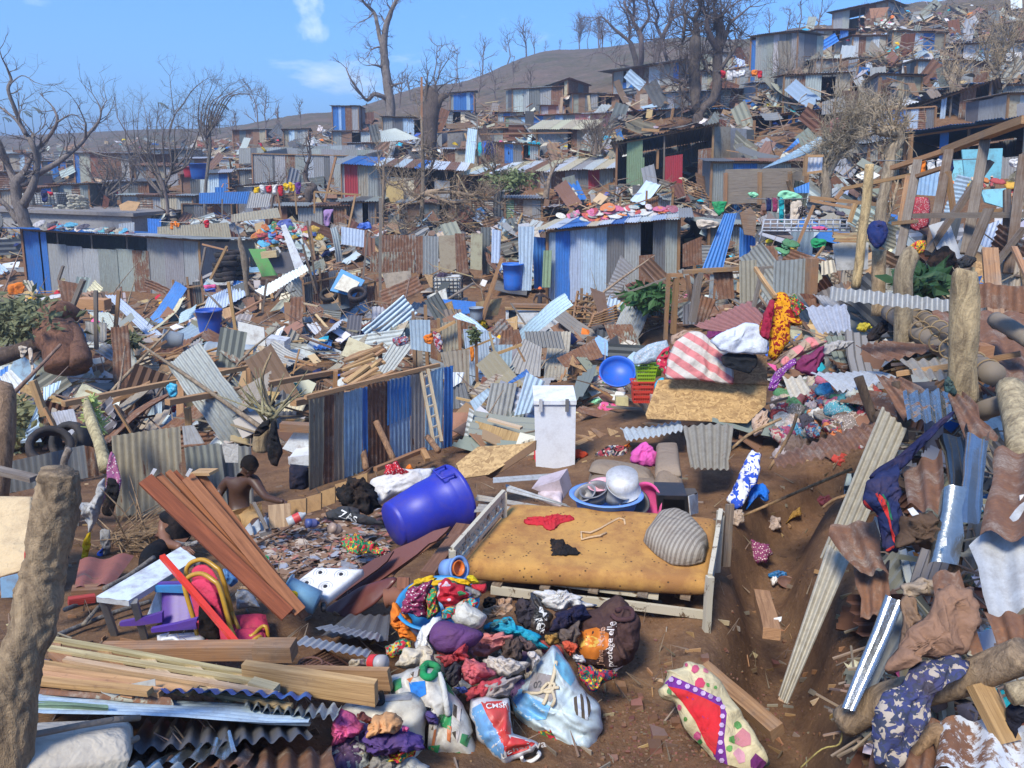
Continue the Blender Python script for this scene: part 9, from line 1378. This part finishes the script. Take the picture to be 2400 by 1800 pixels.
stick('D','420,1010 400,850 330,760 300,680 400,640 500,660',[.5,.45,.4,.3,.25,.15],label='uprooted tree stump with a hollow, caked in red earth',Ys=(17.5,19),name='uprooted_stump',col=(.19,.09,.055),nseg=14,rough=.25,cat='tree stump');stick('D','520,980 500,850 470,760 450,700',[.25,.2,.2,.12],label='root limb of the uprooted tree',Ys=(17.3,18.5),name='root',col=(.17,.085,.055),nseg=12,rough=.2,cat='root');stick('D','-20,940 150,880 300,820 400,760',[.2,.18,.16,.1],label='dark fallen trunk lying left of the uprooted stump',Ys=(18,18.5),name='fallen_log',col=(.10,.07,.055),nseg=12,cat='tree')
# MORE SHACKS, FENCES AND STREWN WRECKAGE
def ashack(v,x0,x1,yb,h,d,front,roof,side,rise,label,slant=0):
 vx,vy,k=V[v];A,B=vx+x0*k,vx+x1*k;yb=vy+yb*k;h*=k;g=G((A+B)/2,yb);Y=g.y
 q=f'{A},{yb-h},{Y} {B},{yb-h-slant*k},{Y} {B},{yb},{Y} {A},{yb},{Y}'
 return shack(label,'Z',q,d,front,roof,side,over=.35,rise=rise)
for a in(('B',1290,1450,760,75,3,'g r_ g','g r','g',.2,'tiny grey and brown hut above the teal low house'),('B',1010,1180,790,60,3,'l b g y_','r g','g',.2,'small blue and cream hut left of the teal low house'),('S',340,610,960,150,4,'m_ r_ d g -','r d g','g',.2,'grey and brown panelled shed with a bent roof below the brown hill shed'),('S',620,860,930,110,3,'- r_ - g','d r g','r',.2,'low open brown shed among wreckage left of the board wall hut'),('C',560,800,400,60,3,'t_ g m_','r d','g',.1,'low tan and grey hut below the tall grey hut'),('C',860,1070,480,90,3.5,'g_ g_ t_ -','d r','g',.1,'grey boarded hut below the earth slope on the right'),('C',1090,1230,470,90,3,'y_ m g_','g','g',.1,'pale hut right of the grey boarded hut'),('C',240,540,650,70,3,'t^ r^ t_ g','r g r','g',.1,'low tan ribbed wall under the washing line of the upper slope'),('C',480,720,620,80,3,'l g -','l g','g',.2,'small hut with a pale tilted roof behind the big dark tree'),('C',1020,1330,720,100,4,'d g r^ - g','r d r','d',.2,'dark patched shed left of the ruined sloping roof'),('C',1640,1960,700,110,4,'d_ g_ d g_','d r d g','d',.2,'grey shed behind the twisted pale tree'),('C',1880,2300,700,150,4,'g s:.4 g_ d g','b d g','g',.1,'grey house with a narrow white strip near the right edge'),('C',1180,1480,1110,150,4,'g_ r_ - g','g r g','g',.2,'grey-brown shed behind the bamboo post'),('A',700,1000,1120,70,3,'m_ g - d','g r','g',.2,'small grey hut among the bare bushes at left'),('A',980,1210,1080,110,4,'l g - d','g d','g',.2,'grey hut behind the thicket of thin stems'),('A',1180,1500,1090,60,3,'g r_ - l','l g','g',.2,'low grey hut behind the blue barrel'),('A',700,960,1300,120,3,'d g d m','g d','d',.2,'dark grey shed behind the sandbag pile'),('A',60,250,1180,70,3,'g w_ -','g l','g',.1,'small pale hut behind the forked tree'),('B',-60,190,960,110,4,'g r_ - l','g r','g',.2,'grey hut below the blue and rust hut on the skyline'),('B',40,340,1010,80,4,'l l g -','g r g','g',.2,'pale grey low wall hut above the striped roof'),('B',610,830,800,80,3,'r_ g - y_','g r','g',.2,'brown and grey hut below the small bright blue hut'),('B',840,1060,960,120,4,'g_ d_ g_','g','g',.2,'grey wooden hut behind the leaning pale sheet'),('Q',450,700,570,160,4,'g d r^ g','g g','g',.2,'grey hut left of the tall grey sheets'),('B',0,220,1500,190,4,'g m g_ - d','g d g','g',.2,'grey shack under the brown hanging board left of the striped roof'),('B',380,760,1480,160,3,'m r_ g t_ - m','g r g','g',.1,'patched low hut below the fallen tangle of branches'),('B',840,1100,1420,130,3,'m^ g^ m^','','g',.1,'low wall of rippled grey sheets below the long brown shack'),('B',1060,1300,1440,150,3,'n^ m^ t_ g','g','g',.1,'greenish rippled hut below the red-panelled wall'),('C',170,470,1660,200,3,'d g','g','d',.1,'dark hut behind the bright blue leaning board'),('A',1780,2240,1530,190,3,'R_ - g g - R','g r','g',.1,'rust and grey hut frame behind the lilac dress'),('A',1180,1500,1440,120,3,'d_ g m d','','d',.1,'dark plastic-covered hut beside the blue lengthwise sheet'),('F',1290,1560,240,170,3,'g r_ - b','g b','g',.1,'low hut with a blue roof sheet behind the yellow printed cloth')):ashack(*a)
def fence(v,x0,y0,x1,y1,h,toks,label):
 vx,vy,k=V[v];a,b=G(vx+x0*k,vy+y0*k),G(vx+x1*k,vy+y1*k);r=thing('sheet_fence',tuple((a+b)/2),label,'fence','fences of upright sheets');hv=Ve((0,0,h));wallrow(r,(a+hv,b+hv*Ru(.8,1.1),b-zd*.6,a-zd*.6),toks,'fence_sheet',jag=.08)
 n=max(2,int((b-a).length/1.6))
 for i in range(n+1):p=a.lerp(b,i/n)+Ve((0,-.08,0));plk(p-zd*.5,p+hv*Ru(.9,1.3),.08,.08,'m',parent=r,name='post')
 plk(a+hv*.8-Ve((0,.13,0)),b+hv*.85-Ve((0,.13,0)),.06,.06,'m',parent=r,name='rail')
for a in(('E',0,700,230,640,1.4,'d r g m','low rusty fence below the pale bluish sheet'),('E',480,1040,640,1060,1.5,'t g^ R','tan fence bits behind the blue panel fence'),('F',60,560,360,590,1.1,'r - g t -','broken fence of rusty sheets left of the tied stick'),('D',1150,640,1330,620,1.2,'g R d','short fence right of the blue-ended shack'),('D',1980,640,2200,600,1.4,'d m R g','grey fence below the tall pole right of the tyre wall'),('C',860,1120,1180,1180,1.7,'g_ g l t_ d','grey fence behind the pruned shrub'),('C',520,1470,800,1490,1.,'d d_ g','dark low fence behind the white bed rail'),('B',1800,1480,2140,1380,1.2,'r_ - R g','brown fence behind the clothes roof'),('E',1480,760,1620,700,1.,'r_ t_','brown board fence by the smaller pallet'),('A',20,1060,260,1050,1.6,'g r g','fence low on the left hillside'),('S',1630,790,1880,760,2.,'y_ g r_ g_ l','pale fence behind the big dark tree'),('C',880,600,1120,560,1.8,'g d r_ g','grey fence on the upper right slope'),('C',1260,700,1480,640,1.6,'r g_ g','fence under the door leaning on the right hillside'),('C',260,620,420,600,1.6,'y_ t_ g','cream board fence left of the pale tilted roof')):fence(*a)
KEEP=[[(980,1060),(1720,1080),(1720,1800),(850,1800),(900,1100)],[(500,1060),(900,1060),(880,1450),(560,1450)],[(0,1060),(620,1060),(620,1800),(0,1800)],[(1240,900),(1360,900),(1360,1100),(1240,1100)],[(725,930),(1065,850),(1065,1060),(725,1160)],[(50,530),(475,560),(475,700),(50,700)],[(1280,520),(1620,500),(1620,690),(1280,720)],[(1480,780),(1800,780),(1800,1000),(1480,1000)],[(1760,920),(2060,920),(2000,1100),(1760,1060)],[(1040,690),(1330,700),(1320,790),(1180,790)],[(1560,1050),(2400,1050),(2400,1800),(1560,1800)],[(2050,880),(2400,880),(2400,1100),(2050,1100)],[(840,680),(1000,680),(1000,740),(840,740)],[(2050,300),(2400,250),(2400,620),(2050,640)],[(720,1000),(1100,900),(1100,1080),(720,1180)],[(1280,1000),(1700,960),(1700,1080),(1280,1090)]]
def inpoly(x,y,pl):
 c=False
 for(x1,y1),(x2,y2)in zip(pl,pl[1:]+pl[:1]):
  if(y1>y)!=(y2>y)and x<(x2-x1)*(y-y1)/(y2-y1)+x1:c=not c
 return c
RH=[(1990,1180),(2120,1000),(2420,900),(2420,1830),(1960,1830),(2060,1600)]
def skyline(x):return np.interp(x,[0,300,560,800,945,1160,1342,1600,1850,1960,2400],[345,325,320,300,275,250,215,180,90,30,20])
def spot(y0,y1,keep=True):
 while True:
  x,y=Ru(-60 if keep!=2 else 1950,2460),Ru(y0,y1)
  if keep==2 and not inpoly(x,y,RH):continue
  if y<skyline(x)+Ru(5,40):continue
  if keep==1 and any(inpoly(x,y,p)for p in KEEP):continue
  if keep==1 and Rr()<.93 and any(inpoly(x,y,p)for p in SHK):continue
  p=G(x,y)
  if p.y<150:return Ve((p.x,p.y,H(p.x,p.y)))
SHC='gggllmmmmddstttrrrRRRybcg';
def rquad(p,L_,W_,maxlean=.9):
 n=Ve((Rg(0,.45),-abs(Rg(0,.5)),1)).normalized()if Rr()<.82 else Ve((Rg(0,.6),-1,Ru(-.1,.6))).normalized()
 M=frame((p.x,p.y,p.z),n);a=Ru(0,6.28);c,s=mC(a)*L_/2,mS(a)*L_/2;c2,s2=-mS(a)*W_/2,mC(a)*W_/2
 q=[M@Ve(v)for v in((c+c2,s+s2,0),(c-c2,s-s2,0),(-c-c2,-s-s2,0),(-c+c2,-s+s2,0))];lo=min(v.z-H(v.x,v.y)for v in q);u=Ve((0,0,-lo-.08+Rr()**2*.5*min(1.5,p.y/20)))
 return[v+u for v in q]
ns=300-cnt('corrugated_sheet');
for i in range(max(0,ns)):
 p=spot(560,1080);c=Rc(SHC);q=rquad(p,Ru(.6,2.1),Ru(.3,.8));vv,f,uv=corr(q,.09 if p.y<22 else .13,crum=.04,bend=Rg(0,.05),tear=.05)
 o=mesh('corrugated_sheet',vv,f,'metal',smooth=True,col=pcol(c),uv=uv);AUTO.append((o,PAL[c][1]+' corrugated sheet','roofing sheet',SHEETG,20))
for i in range(max(0,300-cnt('plank'))):
 p=spot(560,1085);a=Ru(0,3.14);L_=Ru(.6,2.8);d=Ve((mC(a),mS(a),0))*L_/2;A,B=p-d,p+d;A.z=H(A.x,A.y)+Ru(.02,.35);B.z=H(B.x,B.y)+Rr()**3*1.6;plk(A,B,Ru(.05,.2),Ru(.025,.08),Rc('nmmmggdp'))
for i in range(120):
 p=spot(540,1080);a=Ru(0,3.14);L_=Ru(1,3.2);d=Ve((mC(a),mS(a),0))*L_/2;A,B=p-d,p+d;A.z=H(A.x,A.y)+.05;B.z=H(B.x,B.y)+Rr()**2*2.2;m_=(A+B)/2+Ve((Rg(0,.12),0,Rg(0,.12)));r=Ru(.015,.05)
 s_=smp([(*A,r),(*m_,r*.9),(*B,r*.5)],3);g=tug([Ve(x[:3])for x in s_],[x[3]for x in s_],6,.15);o=mesh('branch',g[0],g[1],'bark',smooth=True,col=(*jit((.28,.21,.15),.25),1));AUTO.append((o,Rc(['thin','crooked','bare','broken'])+' branch','branch','broken branches in the rubble',0))
for i in range(110):
 p=spot(560,1085);q=rquad(p,Ru(.4,1.4),Ru(.3,.8));q=[v+Ve((Rg(0,.08),)*2+(0,))for v in q];nm,m_,c,w_=Rc([('board','board',(.40,.28,.16),'brown'),('plywood_sheet','wood',(.46,.30,.15),'yellow-brown'),('panel','plastic',(.6,.6,.57),'whitish'),('board','board',(.22,.14,.1),'dark brown'),('panel','plastic',(.55,.5,.36),'cream'),('chipboard_piece','chipboard',(.42,.28,.13),'chipboard'),('panel','paint',(.28,.42,.5),'faded blue')])
 g=bog(q,.02);o=mesh(nm,g[0],g[1],m_,col=(*jit(c,.15),.2),uv=g[2]);AUTO.append((o,w_+' '+nm.replace('_',' '),'board','boards and panels in the rubble',20))
for i in range(60):
 p=spot(600,1085);s_=Ru(.3,.7);cc=Rc('wwbrkpesuyont');M=frame((p.x,p.y,p.z+.1),Ve((Rg(0,.3),-.4,1)));ol=[M@Ve((mC(a)*s_*Ru(.3,.6),mS(a)*s_*Ru(.3,.6),0))for a in np.linspace(0,5.6,8)];vv,f,uv=blg(ol,s_*.2,s_*.08,9/s_*.5,seed=i%20,res=.7)
 o=mesh('rag',vv,f,'cloth',smooth=True,col=(*jit(CLO[cc][0],.2),.5),uv=uv);AUTO.append((o,CLO[cc][1]+' muddy rag','rag','rags caught in the rubble',20))
for i in range(14):
 p=spot(640,1080);c,w_=Rc([((.03,.12,.5),'blue'),((.6,.6,.58),'white'),((.5,.05,.05),'red'),((.05,.3,.25),'teal')]);r_=Ru(.14,.25);M=frame((p.x,p.y,p.z+.12),Ve((Rg(0,.6),Rg(-.3,.4),1)));pf=[(.001,0),(r_*.75,0),(r_,r_*1.5),(r_*1.06,r_*1.5),(r_*.97,r_*1.45),(r_*.72,.01),(.001,.01)];g=lag(pf,M,18);o=mesh('bucket',g[0],g[1],'plastic',smooth=True,col=(*c,.5));AUTO.append((o,w_+' plastic bucket','bucket','buckets in the rubble',20))
n_=0
for _ in range(700):
 if n_>42:break
 p=spot(110,520);x,y=proj(p)
 if p.y<34 or p.y>92:continue
 w_=Ru(1.3,2.6)*F/p.y;h=Ru(1.7,2.5)*F/p.y
 if any(inpoly(a,b,q)for q in SHK for a,b in((x,y-4),(x,y-h*.6),(x-w_*.6,y-h*.3),(x+w_*.6,y-h*.3))):continue
 r=shack(None,'Z',f'{x-w_},{y-h},{p.y} {x+w_},{y-h*Ru(.9, 1.15)},{p.y+Ru(-1, 1)} {x+w_},{y},{p.y} {x-w_},{y},{p.y}',3,' '.join(Rc(('g','g','l','d','m','t','g_','r_','t_','r','b','-','s','g:.5','m^'))for _ in range(5)),' '.join(Rc('grdlr')for _ in range(4)),'gd',over=.3,rise=Ru(-.2,.3));n_+=1
 AUTO.append((r,Rc(('patched','battered','makeshift','crooked'))+' tin shack','shack',SHG,0))
def sheet_frag(q,n=7,amp=.02):
 a,b,c,d=q;nn=(b-a).cross(d-a).normalized();vs=[];m_=(d-a)*.5+nn*Rg(0,.08)
 for i in range(n):t=i/(n-1);e=a.lerp(b,t)+nn*amp*(1 if i%2 else-1);g_=d.lerp(c,t)+nn*amp*(1 if i%2 else-1);vs+=[e,(e+g_)/2+nn*Rg(0,.0)+nn*m_.length*.08,g_]
 return vs,[(i*3+j,i*3+3+j,i*3+4+j,i*3+1+j)for i in range(n-1)for j in(0,1)]
SC_=dict(g=6,l=3,m=6,d=5,s=1,t=4,r=5,R=4,y=1,b=1,w=1)
SL=''.join(k*v for k,v in SC_.items())
def mass(label,y0,y1,n,kinds,big=1.,keep=True,up_=.7):
 V_,F_,C_=[],[],[]
 for i in range(n):
  p=spot(y0,y1,keep);k=Rc(kinds);sz=big*Ru(.5,1.25);b0=len(V_);lift=Rr()**2*up_*min(1.6,.4+p.y/40);p.z+=lift
  if k=='s':
   q=rquad(p,1.5*sz,.75*sz);v,f=sheet_frag(q,9 if p.y<30 else 7,.022 if p.y<35 else .03);c=jit(PAL[Rc(SL)][0],.2);k_=Ru(.55,1);c=tuple(x*k_ for x in c)
   V_+=v;F_+=[tuple(j+b0 for j in x)for x in f];C_+=[c]*len(f);continue
  a=Ru(0,6.28);d=Ve((mC(a),mS(a)*.7,Rg(0,.25))).normalized()
  if k=='p':g=bmg(p-d*sz*.7,p+d*sz*.7,Ru(.04,.16)*big,.04);c=jit(WOOD[Rc('nmmggdp')][0],.25)
  elif k=='t':g=tug([p-d*sz*.9,p+Ve((Rg(0,.1),0,.15)),p+d*sz*.9+zd*Ru(0,.9)*sz],[.03*big,.024*big,.008],4);c=jit((.25,.19,.14),.25)
  elif k=='b':g=bog(rquad(p,.7*sz,.5*sz),.02);c=jit(Rc([(.4,.28,.16),(.55,.52,.45),(.62,.62,.6),(.3,.18,.1),(.25,.14,.09),(.5,.36,.2)]),.2)
  else:
   M=frame(p+zd*.05,Ve((Rg(0,.4),-.4,1)));m_=6;v=[M@Ve((0,0,.12*sz))]+[M@Ve((mC(j*1.047)*.28*sz*Ru(.5,1.2),mS(j*1.047)*.28*sz*Ru(.5,1.2),Ru(-.08,.06)*sz))for j in range(m_)];g=(v,[(0,j+1,(j+1)%m_+1)for j in range(m_)]);c=jit(CLO[Rc('wweesskkuuuunbcrpyot')][0],.3)
  V_+=list(g[0]);F_+=[tuple(j+b0 for j in x)for x in g[1]];C_+=[c]*len(g[1])
 return mixed('wreckage',V_,F_,C_,label)
mass('wreckage of sheets, boards, poles and rags covering the upper slope',15,430,4300,'sspppbtttc',1.15,up_=1.0)
mass('wreckage of sheets, planks and rags between the shacks across the middle slope',400,620,3200,'sspppptttbc',1.0)
mass('splintered wood, sheet scraps and rags filling the hollow before the shacks',590,1085,2600,'sspppptttbbc',.75)
mass('small wood chips and splinters on the earth around the bed and bags',1000,1800,900,'ppt',.07,keep=False,up_=.0)
mass('torn scraps of sheet, sticks and rags packed between the sheets of the right-hand heap',900,1800,420,'sssptttcc',.33,keep=2,up_=.5)
vs,fs=[],[]
def grit(n,y0,y1,s0,s1):
 for i in range(n):
  p=spot(y0,y1,False);r=Ru(s0,s1)*p.y;k=len(vs)
  for q in((1,0,0),(-.5,.9,0),(-.5,-.9,0),(0,0,1)):vs.append(p+Ve(q)*r*Ru(.6,1.3))
  fs.extend([(k,k+1,k+3),(k+1,k+2,k+3),(k+2,k,k+3)])
grit(9000,800,1800,.0005,.0022);o=mesh('soil_clods',vs,fs,'ground',org=(0,0,0));tag(o,'crumbly clods of red earth over the near ground','soil');o['kind']='stuff'
hz=bpy.data.materials.new('haze_air');hz.use_nodes=True;n=hz.node_tree;n.nodes.clear();pv=nd(n,'ShaderNodeVolumePrincipled');pv.inputs['Density'].default_value=.0015;pv.inputs['Color'].default_value=(.62,.76,1,1);pv.inputs['Anisotropy'].default_value=.2;n.links.new(pv.outputs[0],nd(n,'ShaderNodeOutputMaterial').inputs['Volume'])
me=bpy.data.meshes.new('haze');me.from_pydata(*[[(x,y,z)for z in(-900,90)for x,y in((-17500,-1000),(17500,-1000),(17500,2900),(-17500,2900))],[],[(3,2,1,0),(4,5,6,7),(0,1,5,4),(1,2,6,5),(2,3,7,6),(3,0,4,7)]]);me.materials.append(hz);o=bpy.data.objects.new('haze',me);COL.objects.link(o);o['kind']='stuff'
# LABELS for things traced or strewn without one of their own
LMS=[(330,610,'the blue-ended shack'),(1500,620,'the blue and white shack'),(190,480,'the pile of sandbags'),(1046,690,'the caged water tank'),(720,560,'the tyre wall'),(860,1010,'the ladder fence'),(1300,990,'the upright white freezer'),(1400,1270,'the mattress'),(1000,1180,'the big blue barrel'),(1240,740,'the white cold cabinet'),(1950,1020,'the long clothes heap'),(2255,820,'the pale split post'),(2000,1250,'the leaning ribbed metal strips'),(1560,400,'the open-fronted green and red shed'),(1200,430,'the long brown and red shack'),(900,450,'the blue and rust striped roof'),(1600,250,'the massive dark tree'),(1800,110,'the tall grey hut'),(2050,50,'the skyline hut'),(1400,240,'the hillside shack with white panels'),(1080,250,'the small bright blue hut'),(850,260,'the tall bare tree'),(1250,350,'the clothes rail'),(2020,380,'the pruned shrub'),(1940,700,'the patchwork fence'),(2200,560,'the charred timber frame'),(1900,520,'the white bed rail'),(560,880,'the long yellow rail'),(480,830,'the plank heap'),(270,870,'the stacked tyres'),(130,760,'the uprooted tree'),(400,1120,'the grey fence panel'),(640,1130,'the shirtless man'),(500,1400,'the red banquet chairs'),(760,1370,'the white gas stove'),(420,1610,'the pallets'),(1150,1500,'the heap of bags'),(1650,1660,'the floral pillow'),(2100,1500,'the tangled heap on the right'),(600,380,'the wall of tall grey sheets'),(1760,900,'the big chipboard sheet'),(1450,880,'the red and green baskets'),(1100,870,'the pile of bent sheets'),(2150,190,'the women on the right hillside'),(700,290,'the left skyline'),(1700,330,'the grey board wall'),(2300,330,'the right edge trees'),(80,330,'the left hillside')]
def rel(px,py,l):
 dx,dy=px-l[0],py-l[1];d=math.hypot(dx,dy)
 far='just' if d<70 else('a little' if d<140 else('some way' if d<260 else 'well'))
 if abs(dx)>abs(dy)*1.8:w='left of' if dx<0 else 'right of'
 elif abs(dy)>abs(dx)*1.8:w='above' if dy<0 else 'below'
 else:w=('above' if dy<0 else 'below')+(' and left of' if dx<0 else ' and right of')
 return f'{far} {w} {l[2]}'
ext_words=['long','short','narrow','broad']
groups_seen={}
for o,base,cat,grp,tilt in AUTO:
 if 'label' in o:continue
 if o.type=='MESH':c=o.matrix_basis@(sum((Ve(b)for b in o.bound_box),Ve())/8);dims=sorted(o.dimensions)[::-1]
 else:c=o.location.copy();dims=[1,1,1]
 px,py=proj(c);ls=sorted(LMS,key=lambda l:math.hypot(px-l[0],py-l[1]))
 size='long' if dims[0]>2.2 else('short' if dims[0]<.9 else '')
 pose={'roofing sheet':'standing' if tilt>=80 else('leaning' if tilt>45 else 'lying')}.get(cat,'')
 cand=[f'{size} {base} {pose} {rel(px, py, ls[0])}',f'{size} {base} {pose} {rel(px, py, ls[0])}, towards {ls[1][2]}',f'{size} {base} {pose} {rel(px, py, ls[0])}, with {ls[2][2]} beyond',f'{size} {base} {pose} between {ls[0][2]} and {ls[1][2]}',f'{size} {base} {pose} {rel(px, py, ls[1])}',f'{size} {base} {pose} {rel(px, py, ls[2])}']
 for l in cand:
  l=' '.join(l.split())
  if l not in USED and len(l.split())<=16:break
 else:
  for extra in('tilted','half-buried','dusty','bent','worn','muddy','crooked','battered'):
   l=' '.join((extra+' '+cand[0]).split())
   if l not in USED and len(l.split())<=16:break
  else:l=' '.join(cand[0].split()[:16])
 tag(o,l,cat,grp)
for o in bpy.data.objects:
 if '_o' in o:del o['_o']
